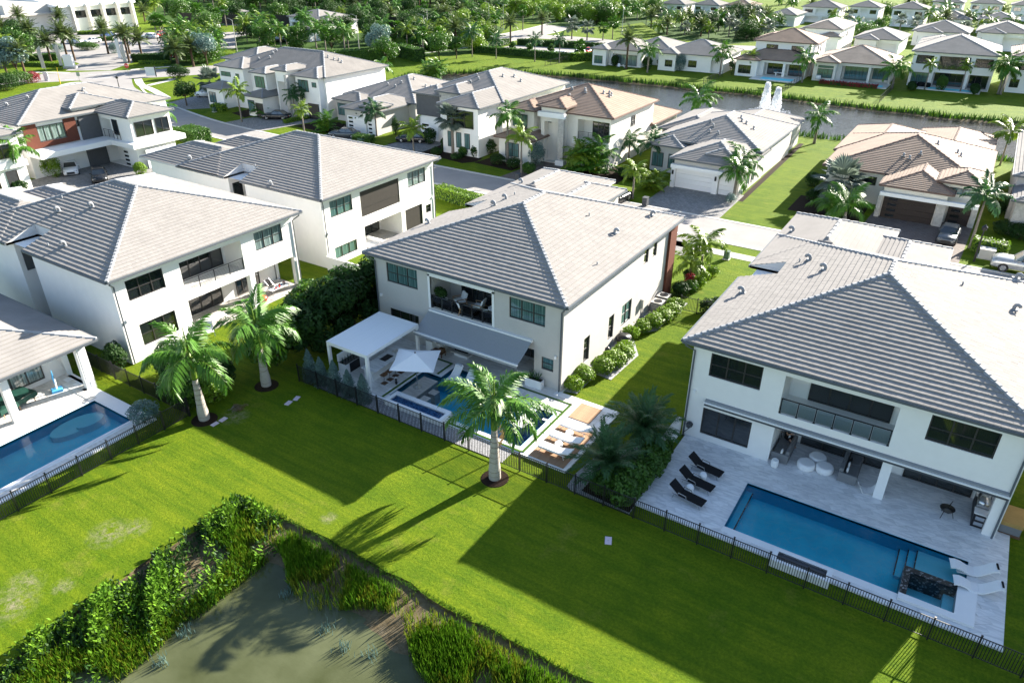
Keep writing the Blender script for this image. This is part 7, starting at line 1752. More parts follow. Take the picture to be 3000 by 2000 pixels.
for i, (q, r_, k) in enumerate([((-70.59, 87.57), (.95, .95, 1.3), 'dark'), ((-78.84, 89.12), (.6, .6, 1.5), 'dark'), ((-51.09, 86.3), (1.2, 1.2, 1.7), 'blue'), ((-59.83, 87.68), (1.0, 1.0, 1.2), 'dark'), ((-60.59, 85.16), (.7, .7, .9), 'dark'), ((-67.01, 86.43), (.7, .7, .9), 'dark'), ((-62.37, 84.65), (.7, .7, .7), 'shrub'), ((-55.84, 83.8), (1.2, 1.0, .8), 'dark'), ((-49.95, 82.29), (1.0, .9, .8), 'shrub'), ((-52.86, 83.32), (1.1, .9, .8), 'dark'), ((-65.89, 83.01), (1.0, .8, .6), 'dark'), ((-62.13, 82.84), (1.2, .8, .5), 'dark'), ((-38.55, 88.07), (1.4, 1.0, .7), 'dark'), ((-23.3, 84.99), (.7, .9, .6), 'blue'), ((-23.53, 88.11), (.6, .8, .5), 'blue'), ((-16.71, 96.93), (.9, .9, 1.0), 'dark'), ((-15.18, 91.1), (.9, 1.0, .8), 'dark'), ((-37.31, 87.14), (1.6, 1.0, .6), 'dark'), ((3.45, 98), (1.0, .9, .8), 'dark'), ((4.65, 98.16), (.8, .8, 1.2), 'dark'), ((4.76, 90.63), (1.6, 1.2, .8), 'dark'), ((6.03, 89.84), (1.4, 1.2, .9), 'dark'), ((-102.01, 46.49), (.8, .8, 1.4), 'bright'), ((-100.41, 47.07), (.8, .8, 1.4), 'bright'), ((-92.37, 53.75), (.9, .9, .9), 'bright'), ((-98, 41.2), (1.0, .8, .8), 'dark'), ((-101.3, 40.72), (1.2, 1.0, 1.4), 'shrub'), ((-153.12, 103.05), (2.4, 1.8, 1.5), 'dark'), ((-174.24, 82.43), (2.2, 1.6, 1.2), 'red'), ((-173.49, 79.22), (3, 2, 1.6), 'shrub'), ((-169.47, 74.84), (3, 2.4, 1.8), 'dark'), ((-226.94, 109.36), (2.2, 2, 1.4), 'blue'), ((-216.48, 111.19), (2.2, 2, 1.2), 'blue'), ((-214.06, 118.07), (3.4, 2, 1.1), 'shrub'), ((-201.37, 118.02), (1.4, 1.4, 1.4), 'blue'), ((-158.73, 181.06), (1.8, 1.6, 1.6), 'red'), ((-148.04, 171.3), (3.5, 2.5, 1.2), 'bright'), ((-69.53, 176.36), (1.7, 1.4, 1.4), 'dark'), ((-64.65, 174.82), (1.4, 1.4, 2.0), 'blue'), ((-56.65, 181.77), (2.2, 1.6, 1.6), 'shrub'), ((-52.31, 176.94), (1.2, 1, 1.6), 'dark'), ((-81, 173.69), (2.2, .9, 1.3), 'dark'), ((-72.2, 172.94), (1.4, 1.2, 1.6), 'dark'), ((-10.1, 181.07), (1.3, 1.1, 1.6), 'shrub'), ((-15.4, 178.92), (3, .8, .8), 'dark'), ((-4.03, 181.72), (4, .9, .9), 'dark'), ((-34.77, 181.76), (.9, .9, 1.4), 'dark')]):
    shrub(['ball clipped dark shrub on the pale paver drive', 'narrow cone shrub beside the grey one storey house', 'silvery round shrub at the brown roofed entrance', 'dark cone shrub between the dark clad and brown roofed houses', 'spiky dark shrub at the dark clad house corner', 'dark shrub under the dark clad house windows, left', 'small green shrub under the tall narrow windows', 'dark shrub bed before the brown roofed office window', 'green shrub beside the magenta flowers', 'dark shrub at the slim kerb palm\'s foot', 'low dark shrub at the silver palm\'s foot, left', 'low dark shrub at the silver palm\'s foot, right', 'dark shrub under the dark palm pair', 'pale shrub at the white garage corner, nearer kerb', 'pale shrub at the white garage corner, nearer wall', 'dark shrub on the shaded side of the striped lawn, farther', 'dark shrub on the shaded side of the striped lawn, nearer', 'dark shrub mass left of the white garage', 'dark shrub at the right edge house, left', 'tall dark shrub against the stone wall at right', 'dark shrub bed below the stone wall', 'dark shrub bed at the right picture edge', 'left lime cone shrub by the white saloon', 'right lime cone shrub by the white saloon', 'lime shrub at the insect screen villa\'s rear corner', 'purple dark shrub at the left edge house windows', 'green shrub at the far left picture edge', 'large clipped dark shrub on the intersection lawn', 'red flowering shrub left of the brick panel house roof', 'green shrub mass beside the red flowers', 'dark shrub mass at the left picture edge', 'pale grey shrub in the forecourt, left', 'pale grey shrub in the forecourt, middle', 'long green shrub bed in the forecourt', 'pale grey shrub on the round planter island', 'red shrub among the boulevard palms', 'bright ground shrub along the boulevard verge', 'dark shrub left of the square window bungalow', 'olive grey small tree shrub between two square windows', 'green shrub at the square window bungalow\'s right', 'dark cone shrub left of the porch roof house', 'clipped dark hedge shrub before the first bungalow', 'dark shrub between the first two bungalows', 'round shrub before the glazed loggia house', 'low dark hedge shrub left before the loggia house', 'low dark hedge shrub right before the loggia house', 'dark shrub left of the red flower house'][i], q, r_, k, dens=.8)
young = [('young tree on the intersection lawn', (-126.13, 85.34), 4.2, 1.6, 'dark', 2.0), ('pale young tree on the boulevard corner', (-163.74, 118.58), 7, 2.6, 'blue', 2.5), ('small tree at the lake car park, left', (-113.16, 177.28), 3.2, .9, 'shrub', .8), ('small tree at the lake car park, middle', (-107.28, 176.6), 3.0, .8, 'shrub', .8), ('small tree at the lake car park, right', (-102, 178.79), 3.0, .9, 'shrub', .8), ('leafy tree on the west lawn hedge, left', (-130.23, 146.06), 6, 2.6, 'shrub', 1.5), ('leafy tree on the west lawn hedge, middle', (-121.61, 155.98), 6, 2.6, 'shrub', 2.0), ('leafy tree on the west lawn hedge, right', (-120.08, 161.28), 5, 2.2, 'shrub', 2.0), ('sparse grey tree behind the west hedge', (-136.78, 150.03), 8, 2.8, 'blue', 2.5), ('pale bare tree left of the red flowers', (-184.48, 84.79), 8, 3, 'blue', 2.5), ('tree by the gatehouse left', (-197.46, 182.47), 6, 3, 'shrub', 1.5)]
for l, q, h, r_, k, th in young: tree(l, q, h, r_, k, None, 'tree', .9, th)
# groves: individuals that nothing tells apart share a label
ORD = 'first second third fourth fifth sixth seventh eighth ninth tenth eleventh twelfth thirteenth fourteenth fifteenth sixteenth seventeenth eighteenth nineteenth twentieth'.split()
KW = {'royal': 'green feather palm', 'bright': 'yellow green palm', 'date': 'stiff date palm', 'sabal': 'round headed cabbage palm', 'silver': 'silver fan palm', 'areca': 'low areca clump', 'dark': 'dark feather palm', 'shrub': 'green leafy tree', 'bright_t': 'lime leafy tree', 'dark_t': 'dark leafy tree'}
def grove(pts, kinds, place_, group, hr, sc=1.0):
    """planting told apart by kind and by its place counted from the left"""
    rg = random.Random(len(pts) * 7 + int(hr[0] * 10)); byk = {}
    for p in sorted(pts, key=lambda p: math.atan2(p[0], p[1])): byk.setdefault(rg.choice(kinds), []).append(p)
    for k, ps in byk.items():
        for i, (x, y) in enumerate(ps):
            n = i if i < 20 else len(ps) - 1 - i
            lb = '%s %s from the %s %s' % (ORD[min(19, abs(n))], KW[k], 'left' if i < 20 else 'right', place_)
            if k in ('shrub', 'bright_t', 'dark_t'):
                tree(lb, (x, y), rg.choice((5, 6, 7)) * sc, rg.choice((3.2, 4.0)) * sc, {'shrub': 'shrub', 'bright_t': 'bright', 'dark_t': 'dark'}[k], group, 'tree', 1.1, .4)
            else: palm(lb, (x, y), rg.uniform(*hr), k, sc * rg.uniform(.95, 1.2), group)
grove([(-170.5, 143.1), (-150.1, 193.8), (-207.8, 190.3), (-163.7, 166.9), (-178, 169.7), (-140, 165.6), (-164.2, 177.4), (-209.3, 167.6), (-198.7, 170.7), (-156.7, 175.3), (-175.4, 154.4), (-159.2, 184.5), (-179, 163.8), (-140.2, 175.2), (-156.1, 190.9), (-166.2, 150.3), (-208.3, 174.5), (-181.4, 150), (-192.4, 177.5), (-156.3, 196.8), (-152.5, 154.2), (-188.2, 156.4), (-149.5, 170.4), (-196.2, 185.7), (-168, 162.2), (-172.8, 156.3), (-133.7, 164.6), (-146.4, 175.6), (-155.2, 185.8), (-156.7, 170.4), (-141.2, 185.8), (-173.8, 171.6), (-150.2, 182.5), (-156.8, 151.4), (-139, 170.1), (-156.6, 159.9), (-177.9, 152.3), (-159.7, 156.5), (-163.7, 154.6), (-194.8, 162), (-174.6, 177.4), (-183.9, 170.6), (-198.4, 161), (-150.2, 164.2), (-165.9, 144), (-190.8, 153.2)], ['royal', 'bright', 'royal', 'sabal', 'shrub', 'dark_t'], 'behind the corner house', 'planting behind the corner house', (3, 6))
grove([(-128.2, 187.8), (-162.9, 214.7), (-161.7, 226.8), (-133.5, 171.3), (-147.1, 220.3), (-157.2, 189.2), (-159.2, 232), (-133.3, 183.7), (-151.6, 207.3), (-148.6, 225.6), (-148.6, 194.6), (-172.4, 214.7), (-128, 171.8), (-172.4, 206.1), (-146.8, 210.3), (-140.8, 184.5), (-162.1, 197.4), (-139.5, 207.9), (-167.2, 228.2), (-148.8, 184.7), (-136.7, 194.4), (-151.5, 183.8), (-166.1, 212.6), (-145.3, 184.4), (-149.9, 219.1), (-158.9, 205.6), (-133.4, 194), (-129.8, 185.3), (-170.5, 221.8), (-159.1, 199), (-138.1, 178.2), (-141, 193.4), (-124.5, 174.6), (-138.3, 202), (-141.9, 201.2), (-153.8, 201.8), (-144.6, 179.7), (-142.1, 197.1), (-139.5, 172.2), (-150.4, 192.2)], ['royal', 'date', 'bright', 'sabal', 'dark_t', 'bright_t'], 'left of the lake car park', 'grove left of the lake car park', (3, 7))
grove([(-165, 279.7), (-136.9, 308.6), (-159.8, 304.5), (-126.8, 262.3), (-151.6, 318.2), (-167.5, 334.2), (-146.9, 270.9), (-149.4, 300.7), (-171.6, 306.9), (-152.9, 342.3), (-185.4, 300.2), (-145.9, 338.7), (-125.5, 288.8), (-142, 267.4), (-191.1, 299.4), (-154.2, 274.5), (-170, 274.7), (-164.5, 303.1), (-132, 287.4), (-165, 355.2), (-186.7, 316.8), (-134, 318.7), (-184, 305), (-154, 267.7), (-150.3, 283), (-159.2, 264.2), (-141.8, 279.7), (-132.8, 271.1), (-174.5, 336.5), (-183, 320), (-145, 258.3), (-177.1, 321.4), (-122.7, 269), (-130.8, 256.5), (-164.1, 340.3), (-141.8, 303.5), (-166, 289.4), (-173.5, 323.6), (-155.9, 312.9), (-141.2, 306.5), (-168.2, 263.9), (-131.7, 279.9), (-138.1, 290.6), (-150.8, 354.6), (-163.9, 268), (-177.1, 281.6), (-133, 295.6), (-141.7, 288.2), (-129.8, 260), (-146.4, 280.8), (-150.8, 289.8), (-122, 278.5), (-151.8, 258.4), (-163.4, 317.6), (-157.5, 288.2), (-164.1, 292), (-165.1, 264.4), (-192.3, 305), (-141.4, 272.2), (-157.9, 337.7), (-136.7, 296.2), (-155, 350), (-143.6, 297), (-157.7, 293.4), (-135.7, 261.8), (-175.7, 295.5), (-135.9, 313.5), (-171.8, 295.7), (-122, 291.6), (-133, 262.7)], ['bright_t', 'bright', 'bright_t', 'bright_t', 'royal', 'shrub'], 'in the bright top thicket', 'bright thicket', (3, 5.5), 1.0)
grove([(-106.9, 256.6), (-69, 253.4), (-88.8, 268.1), (-95.2, 254.5), (-101, 256.2), (-76.6, 247.5), (-69.5, 280.5), (-78.2, 275.7), (-104.7, 274), (-90.3, 249), (-70.1, 244.9), (-78, 293), (-83.8, 265.8), (-85.3, 299.9), (-84.3, 243.5), (-78.2, 260.7), (-88.7, 291.5), (-98.8, 270.2), (-98.8, 243.6), (-93.5, 265.9), (-87.1, 277.3), (-107.8, 269.2), (-68.6, 259.6), (-73.9, 272.8), (-83.8, 249.2), (-74.5, 286.6), (-65.4, 250.8), (-86.4, 259.7), (-71.5, 264.3), (-72.2, 258.1), (-112.1, 264.2), (-73.6, 244.9), (-95, 241.6), (-110.8, 270.5), (-84.6, 261.3), (-90.2, 244.8), (-72, 274.4), (-94, 272.4), (-88.4, 272.1), (-70.4, 267), (-81, 241.3), (-80.5, 291.2), (-94.1, 251.4), (-89.4, 287.7)], ['royal', 'bright', 'date', 'silver', 'bright', 'areca', 'dark_t'], 'behind the lake bungalows', 'belt behind the lake bungalows', (2.5, 4.5))
grove([(-182.4, 226.6), (-256.2, 233.1), (-210.4, 221), (-182.8, 253), (-214.4, 203.9), (-211.5, 252.4), (-168.7, 257), (-201.7, 282.5), (-233, 258.4), (-192.7, 201.2), (-188.7, 215.3), (-207.1, 273.2), (-223.5, 279.5), (-236.8, 251.2), (-193.3, 236.9), (-235.4, 238.3), (-211.2, 259.1), (-198.6, 269.6), (-182, 241.9), (-174.8, 251.6), (-195.5, 285.2), (-203, 205.2), (-237.6, 226.4), (-180.1, 266.9), (-225.5, 265.4), (-198.4, 210.5), (-173.5, 241.9), (-192.8, 255.6), (-250.4, 244.6), (-181.6, 233.8), (-184.9, 204.1), (-215.6, 200.2), (-208, 230.1), (-200.1, 231.4), (-249.6, 255.2), (-220.2, 246.2), (-256.1, 239.3), (-180.7, 219.9), (-177.2, 209.7), (-238.3, 247.6), (-229.5, 247.7), (-231.6, 229.4), (-207, 224.3), (-173.8, 223.6), (-221.7, 222.2), (-217.4, 213.1)], ['royal', 'dark_t', 'dark_t', 'bright', 'date', 'sabal'], 'before the dark wood', 'edge of the dark wood', (3, 6))
grove([(-277.8, 209.1), (-307.5, 202), (-266.2, 208.6), (-296.3, 210), (-247.6, 204), (-217.3, 159.9), (-261, 181.3), (-241.6, 212.1), (-287.9, 247.4), (-294.8, 233.8), (-234.5, 203.5), (-237.3, 187.8), (-286.5, 235.7), (-286.3, 192.3), (-259.8, 187.9), (-314.4, 229.1), (-320.1, 212.5), (-268.9, 225.3), (-343, 224.1), (-231.3, 178), (-297.5, 226.6), (-309.5, 215.1), (-219.1, 165.6), (-319.7, 208.3), (-305.3, 206.4), (-239.4, 172.8), (-260, 194.1), (-263.8, 202.3), (-285.7, 195.1), (-263.5, 228.3), (-248.2, 221.8), (-272.6, 179.4), (-336.8, 215.8), (-278.2, 243.1)], ['royal', 'sabal', 'shrub', 'bright', 'dark_t', 'sabal'], 'among the tennis courts', 'tennis court planting', (3, 6))
grove([(-194.4, 137.8), (-168, 119.7), (-188.3, 128), (-192.4, 142.9), (-181.4, 127), (-173.8, 120), (-174.3, 130.2), (-187.4, 124.8), (-209.6, 145.6), (-206, 146.2), (-198, 135.2), (-184.9, 138.6), (-186.2, 135.7), (-201.9, 147.2), (-188.1, 129.7), (-175.4, 116.8), (-175.3, 124), (-186.7, 133.5), (-168.1, 122.5), (-196.1, 132), (-190.5, 135.2), (-173.7, 124.1), (-201, 142.5), (-195.2, 142.7), (-179.7, 129.9), (-171.8, 116.5)], ['royal', 'bright', 'areca', 'shrub', 'dark'], 'beside the club car park', 'clump beside the club car park', (2.5, 5))
grove([(-48.5, 251.7), (-1.9, 304.2), (-27.4, 284.6), (-44.8, 281.7), (-14.2, 311.6), (-15.4, 309.7), (-22.8, 289), (-38.6, 285), (-13.3, 280.8), (-7.6, 297.4), (-9.8, 323.1), (-10.6, 296.6), (-9.8, 311.7), (-21.1, 304.1), (-55, 293.8), (-50, 292.6), (-5.1, 292.3), (-38.3, 260.8), (-24.1, 331.4), (-47.2, 264.2), (-6.1, 320.4), (-26.8, 312.4), (-32.3, 285.3), (-18.3, 324.2)], ['royal', 'date', 'royal', 'silver', 'bright', 'shrub'], 'among the far right houses', 'palms among the far right houses', (3, 5))
grove([(-40.9, 370.2), (-87.2, 371), (-35.9, 348.9), (-42.4, 342.3), (-25.1, 351.8), (-40.1, 387), (-81, 341), (-48.7, 356.7), (-93.4, 394.9), (-33.8, 382.3), (-65.5, 334.5), (-31.9, 397.3), (-34.2, 343.4), (-6, 362.9), (-11.2, 363.9), (-36.4, 377.9), (-75.6, 353), (-45.1, 344.9), (-96.3, 380.7), (-9.2, 379.5)], ['royal', 'bright', 'shrub', 'date'], 'between the topmost houses', 'far palms at the top right', (2.5, 4.5))
grove([(-224.2, 106.1), (-206.9, 93), (-243, 111), (-214.7, 98.2), (-227.4, 102.5), (-216.9, 102.5), (-244.4, 115.4), (-223.5, 107.1), (-199.6, 88.6), (-205.6, 95.5), (-225.2, 103.2), (-209.9, 95.9), (-234, 108.4), (-207.5, 94.1), (-255.8, 119.3), (-227.9, 110.7)], ['shrub', 'dark_t', 'bright', 'sabal'], 'at the far left edge', 'planting at the far left edge', (3, 5))
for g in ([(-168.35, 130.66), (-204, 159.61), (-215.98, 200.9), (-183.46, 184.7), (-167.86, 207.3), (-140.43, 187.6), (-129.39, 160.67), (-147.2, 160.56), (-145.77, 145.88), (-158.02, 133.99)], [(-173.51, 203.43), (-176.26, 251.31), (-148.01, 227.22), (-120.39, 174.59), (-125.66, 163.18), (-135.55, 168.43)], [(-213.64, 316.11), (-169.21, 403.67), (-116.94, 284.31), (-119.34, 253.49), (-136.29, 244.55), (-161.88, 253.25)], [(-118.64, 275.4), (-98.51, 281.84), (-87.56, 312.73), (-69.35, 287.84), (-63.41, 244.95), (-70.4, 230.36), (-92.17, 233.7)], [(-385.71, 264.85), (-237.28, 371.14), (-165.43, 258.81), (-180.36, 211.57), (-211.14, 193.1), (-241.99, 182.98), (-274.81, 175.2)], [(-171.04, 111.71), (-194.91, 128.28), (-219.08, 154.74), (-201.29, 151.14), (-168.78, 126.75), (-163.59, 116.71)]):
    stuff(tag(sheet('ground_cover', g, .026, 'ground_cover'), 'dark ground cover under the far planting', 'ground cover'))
# cabbage palm stand beside the club cars
for i, q in enumerate([(-215.74, 140.79), (-217.9, 143.81), (-214.64, 142.43), (-242.21, 174.6), (-243.16, 177.02)]): palm(['left cabbage palm of the three by the red car row', 'middle cabbage palm of the three by the red car row', 'right cabbage palm of the three by the red car row', 'left cabbage palm beside the white van', 'right cabbage palm beside the white van'][i], q, 5.5, 'sabal', 1.2)
# dark wood closing the view at the top: one mass
rg = random.Random(12); mb = MB(); tk = MB()
for (x, y) in [(-273.8, 270), (-328.1, 266.4), (-234.6, 316.1), (-216.9, 327.4), (-267.4, 286.3), (-272.4, 239.9), (-290.3, 269.4), (-290.5, 243.8), (-235.4, 336.7), (-243.4, 288.9), (-231.7, 285.3), (-263, 296.5), (-291.3, 293.9), (-213.6, 302.3), (-322.4, 279.1), (-251.1, 346), (-264, 319.4), (-320.1, 248.4), (-218.2, 319.3), (-253, 328.1), (-256.8, 265.8), (-302.6, 268.6), (-266, 252), (-301.5, 244.6), (-289.8, 303.4), (-222.5, 300.9), (-233.6, 349), (-285.5, 308.2), (-290.5, 321.6), (-259, 286.1), (-243.9, 307.4), (-342.1, 243.5), (-314.7, 293.4), (-315.1, 249.9), (-249, 287.3), (-267.7, 333), (-292.4, 289.3), (-230, 294.3), (-281.2, 316.7), (-296.7, 286.7), (-260.4, 307.8), (-337.2, 252.8), (-311.9, 264.2), (-206.6, 308.1), (-249.8, 264.6), (-270.1, 274.9), (-238.3, 309.6), (-328, 242.2), (-276.9, 304.9), (-267.8, 309.7), (-269.6, 249.8), (-275.9, 278), (-247.3, 327.8), (-327.4, 249.6), (-252.6, 309.8), (-312.5, 298.2), (-223, 319.8), (-281.6, 255.4), (-251.1, 272.3), (-227.1, 298.6), (-237.8, 277.7), (-283.2, 323.6), (-245.9, 276.7), (-256.9, 249.1), (-335.7, 282.2), (-324.3, 291.1), (-293.5, 277.8), (-238.7, 335.4), (-319, 265.3), (-290, 250.5), (-235.7, 358), (-292.3, 299.2), (-300.4, 249.1), (-282, 241), (-341.3, 248.6), (-257.9, 261.4), (-252.1, 249.9), (-225.6, 314.2), (-202.1, 308.5), (-227.3, 286.5), (-276.5, 247.5), (-336.5, 264.8), (-307.6, 269.1), (-292.8, 263), (-276.2, 330.6), (-309.8, 278), (-246.3, 349.9), (-258.5, 274.2), (-267.5, 243.2), (-239, 297.2), (-301.2, 256), (-239.4, 287.8), (-283.4, 246.4), (-267.3, 282.5), (-304.2, 281.3), (-232.8, 326.1), (-273.6, 251.1), (-217.9, 288.9), (-235.8, 272.3), (-294.4, 268.9), (-312.2, 258.8), (-271.2, 310.3), (-300.8, 311.7), (-236.5, 342.4), (-215.4, 295.9), (-236.5, 303.4), (-299, 245.2), (-313.6, 304.8), (-306, 240.1), (-252.3, 296.1), (-307.5, 302.8), (-259.7, 303.1), (-284.1, 283.9), (-302.4, 240.9), (-295.4, 260.1), (-250.3, 338.5), (-276.2, 263), (-333.1, 243.2), (-283.2, 274.7), (-335, 278.8), (-282, 260.3), (-232, 316.2), (-293.9, 320.2), (-331.4, 255.1), (-306.7, 307.6), (-280.6, 263.6), (-262.4, 286.3), (-272.7, 264.9), (-252.3, 323), (-205.4, 302.3), (-240.8, 295.8), (-307.4, 257.4), (-277.7, 323.6), (-250.9, 301.2), (-330.7, 257.8), (-264.4, 274.5), (-278.5, 290.8), (-337.1, 271), (-322.9, 272.9), (-246.8, 271.1), (-232.3, 340.3), (-322.3, 294.2), (-275.7, 297.4), (-237.6, 357.9), (-267.6, 267.9), (-242.6, 336.7), (-282.7, 308.7), (-321.9, 242.5), (-281, 288.2), (-233.2, 275.4), (-211, 305.6), (-254.9, 290.4), (-267.1, 239.9), (-255.6, 316.9), (-288, 276.1), (-264.8, 334.2), (-248.1, 346.3), (-331.7, 246.9), (-276, 284.2), (-278.8, 245.6), (-288, 239.4), (-274.6, 306.9), (-231.8, 279.7), (-214.9, 301), (-309, 266.6), (-223.2, 287.9), (-225.1, 341.7), (-322, 257.7), (-239.8, 264.8), (-293.5, 255.9), (-289, 256), (-329.9, 291), (-211, 315.9), (-322.4, 253.6), (-276.2, 292.2), (-221.5, 290.5), (-248.5, 282.2), (-204.2, 308), (-245.1, 297.1), (-310.7, 250.1), (-231, 319.3), (-338.2, 274.9), (-273.3, 255.6), (-226.2, 281.5), (-262.5, 335.2), (-266, 316.7), (-261, 262.9), (-303.4, 290.9), (-222.2, 293.9), (-241.9, 263.3), (-248.3, 275.7), (-270.6, 318.2), (-291.6, 286.1), (-225.9, 328.1), (-210.3, 308.8), (-235.3, 280.4), (-231.3, 306.5), (-299.5, 274.1), (-229.5, 329.3), (-271.7, 332.8), (-264.1, 242.4), (-232.1, 290.7), (-224.2, 332.2), (-233.6, 295.1), (-262.8, 275.5), (-222, 315.5), (-322, 296.6), (-342.6, 247.4), (-259.8, 334.4), (-220.6, 295.3), (-309.8, 281.1), (-332.5, 286.6), (-282.2, 287.2), (-261, 242.4), (-249.8, 318), (-216.3, 313.8), (-267.4, 297), (-255.6, 342.8), (-326.5, 269.3), (-251.1, 254.1), (-311, 255), (-270.2, 259), (-245, 285.5), (-212.4, 323.5), (-310.8, 240), (-295.7, 311.1), (-320.9, 274.3), (-283.4, 252.7), (-232.3, 305.8), (-274.1, 238.4)]:
    h = rg.uniform(7, 11); tk.tube([(x, y, 0), (x + rg.uniform(-.4, .4), y, h)], [.28, .12], 5)
    for c in range(6):
        cx, cy, cz = x + rg.gauss(0, 1.8), y + rg.gauss(0, 1.8), h * rg.uniform(.45, 1.05); cr = rg.uniform(1.2, 2.2)
        for i in range(40):
            d = Vector((rg.gauss(0, 1), rg.gauss(0, 1), rg.gauss(0, .8))).normalized() * cr * rg.uniform(.6, 1); nr = (d.normalized() + Vector((rg.gauss(0, .6), rg.gauss(0, .6), rg.gauss(0, .6)))).normalized(); u = nr.orthogonal().normalized() * .6; v = nr.cross(u.normalized()) * .32
            p = Vector((cx, cy, cz)) + d; mb.poly([tuple(p - u), tuple(p - v), tuple(p + u), tuple(p + v)])
wd = stuff(thing('dark_wood', 'dark wood of tall trees closing the view at the top', 'wood')); del wd['kind']; stuff(wd)
mb.build('foliage', 'leaf_dark', wd); tk.build('trunks', 'bark', wd)

# ------------------------------------------------------------------ pond and lake margins
def blades(name, spots, m, h, w, label, cat, lean=.35, per=1):
    rg = random.Random(len(spots)); mb = MB()
    for (x, y, z, s_) in spots:
        for _ in range(per):
            a = rg.uniform(0, 6.283); hh = h * s_ * rg.uniform(.55, 1.15); ln = rg.uniform(.05, lean) * hh; dx, dy = math.cos(a) * ln, math.sin(a) * ln; ox, oy = rg.gauss(0, .05), rg.gauss(0, .05)
            wx, wy = -math.sin(a) * w * .5, math.cos(a) * w * .5; p = (x + ox, y + oy)
            mb.poly([(p[0] - wx, p[1] - wy, z), (p[0] + wx, p[1] + wy, z), (p[0] + dx * .4 + wx * .8, p[1] + dy * .4 + wy * .8, z + hh * .6), (p[0] + dx, p[1] + dy, z + hh), (p[0] + dx * .4 - wx * .8, p[1] + dy * .4 - wy * .8, z + hh * .6)])
    return stuff(tag(mb.build(name, m), label, cat))
def leaves_up(name, spots, m, label, cat, size=.2):
    rg = random.Random(len(spots) + 1); mb = MB()
    for (x, y, z, s_) in spots:
        a = rg.uniform(0, 6.283); hh = rg.uniform(.25, .8) * s_; t_ = rg.uniform(.3, 1.35)
        d = Vector((math.cos(a) * math.cos(t_), math.sin(a) * math.cos(t_), math.sin(t_))); sx = Vector((-math.sin(a), math.cos(a), 0)) * size * .21
        b_ = Vector((x, y, z + hh)); mb.poly([tuple(b_), tuple(b_ + d * size * .45 - sx), tuple(b_ + d * size), tuple(b_ + d * size * .45 + sx)])
        if rg.random() < .5: mb.poly([(x - .008, y, z), (x + .008, y, z), tuple(b_)])
    return stuff(tag(mb.build(name, m), label, cat))
rg = random.Random(77)
def bankz(d): return -.16 - .11 * max(0, d)
R1, R2, R3, PK, PK2 = [], [], [], [], []
for i in range(16000):       # north bank: reeds in clumps
    x = rg.uniform(-28.6, 2); d = rg.random() ** .8 * 3.6; cl_ = math.sin(x * 1.3 + 1.2) + .8 * math.sin(x * .55 + d * 1.3) + .5 * math.sin(x * 2.9 - d * 2)
    dmax = 2.6 + .9 * math.sin(x * .8)
    if d > dmax or (d < .55 and rg.random() < .93) or cl_ < -.5 and rg.random() < .85: continue
    (R1 if cl_ > .25 or rg.random() < .3 else R2).append((x, 18.75 - d, bankz(d), .55 + .45 * min(1, d / 1.5)))
for i in range(14000):       # west bank
    y = rg.uniform(3, 18.2); d = rg.random() * 4.6; x = -29.75 + d; cl_ = math.sin(y * 1.1 + d) + math.sin(y * .47 - d * 1.3 + 1)
    if d > 1.2 and cl_ > -.2: (R1 if rg.random() < .6 else R2).append((x, y, bankz(d), .8))
for i in range(30000):
    y = rg.uniform(2.5, 18.5); d = rg.random() ** 1.1 * 4.9; x = -30.0 + d; cl_ = math.sin(y * 1.9 + d * 1.7) + math.sin(y * .71 + 2 - d * .9) + .6 * math.sin(y * 4.3 + d * 3.1)
    if d > 2.7 + 1.4 * math.sin(y * .7 + .4) and rg.random() < .85: continue
    if d < .45 + .3 * math.sin(y * 2.3) + .25 * math.sin(y * 5.1) and rg.random() < .9: continue
    if cl_ < -.7 and rg.random() < .8: continue
    (PK if cl_ + rg.gauss(0, .8) > .1 else PK2).append((x, y, bankz(d), (.75 + .28 * cl_) * (1.0 if d > .8 else .75)))
blades('reeds', R1, 'reed', .85, .035, 'green reeds along the pond bank', 'reeds', per=2); blades('dry_reeds', R2, 'reed_yellow', .75, .035, 'yellowing reeds along the pond bank', 'reeds', per=2)
leaves_up('pickerel_weed', PK, 'pickerel', 'broad leaved water plants on the pond\'s left bank', 'water plants', .27); leaves_up('pickerel_weed', PK2, 'leaf_dark', 'dark broad leaved water plants on the pond\'s left bank', 'water plants', .25)
tuft = []
for (x, y) in ((-19.6, 14.9), (-18.2, 14.6), (-24.5, 9.7), (-22.7, 15.4), (-16.9, 15.0), (-24.9, 11.2)):
    for i in range(40): tuft.append((x + rg.gauss(0, .18), y + rg.gauss(0, .18), -.5, .7))
blades('water_grass', tuft, 'leaf_blue', .7, .03, 'small grass tufts standing in the pond water', 'water plants')
edge = []
for i in range(2600):
    x = rg.uniform(-28, 4); edge.append((x, 18.72 + rg.gauss(0, .07), -.03, rg.uniform(.3, 1)))
blades('edge_grass', edge, 'leaf_shrub', .22, .03, 'shaggy grass hanging over the lawn edge', 'grass', .9)
lk = []; lk2 = []
for i in range(9000):
    j = rg.randrange(len(LAKE_E)); a, b_ = LAKE_E[j], LAKE_E[(j + 1) % len(LAKE_E)]; f = rg.random(); d = rg.random() * 1.6
    x, y = a[0] + (b_[0] - a[0]) * f, a[1] + (b_[1] - a[1]) * f; sg = -1 if y > 140 else 1
    if x > 20 or (y < 125 and x > -108 and x < -40): continue
    (lk if rg.random() < .4 else lk2).append((x + rg.gauss(0, .3), y + sg * d, -.3, 1.0))
blades('lake_reeds', lk, 'reed', 1.0, .10, 'reeds along the lake shore', 'reeds'); blades('lake_reeds', lk2, 'leaf_dark', 1.2, .14, 'dark rushes along the lake shore', 'reeds')

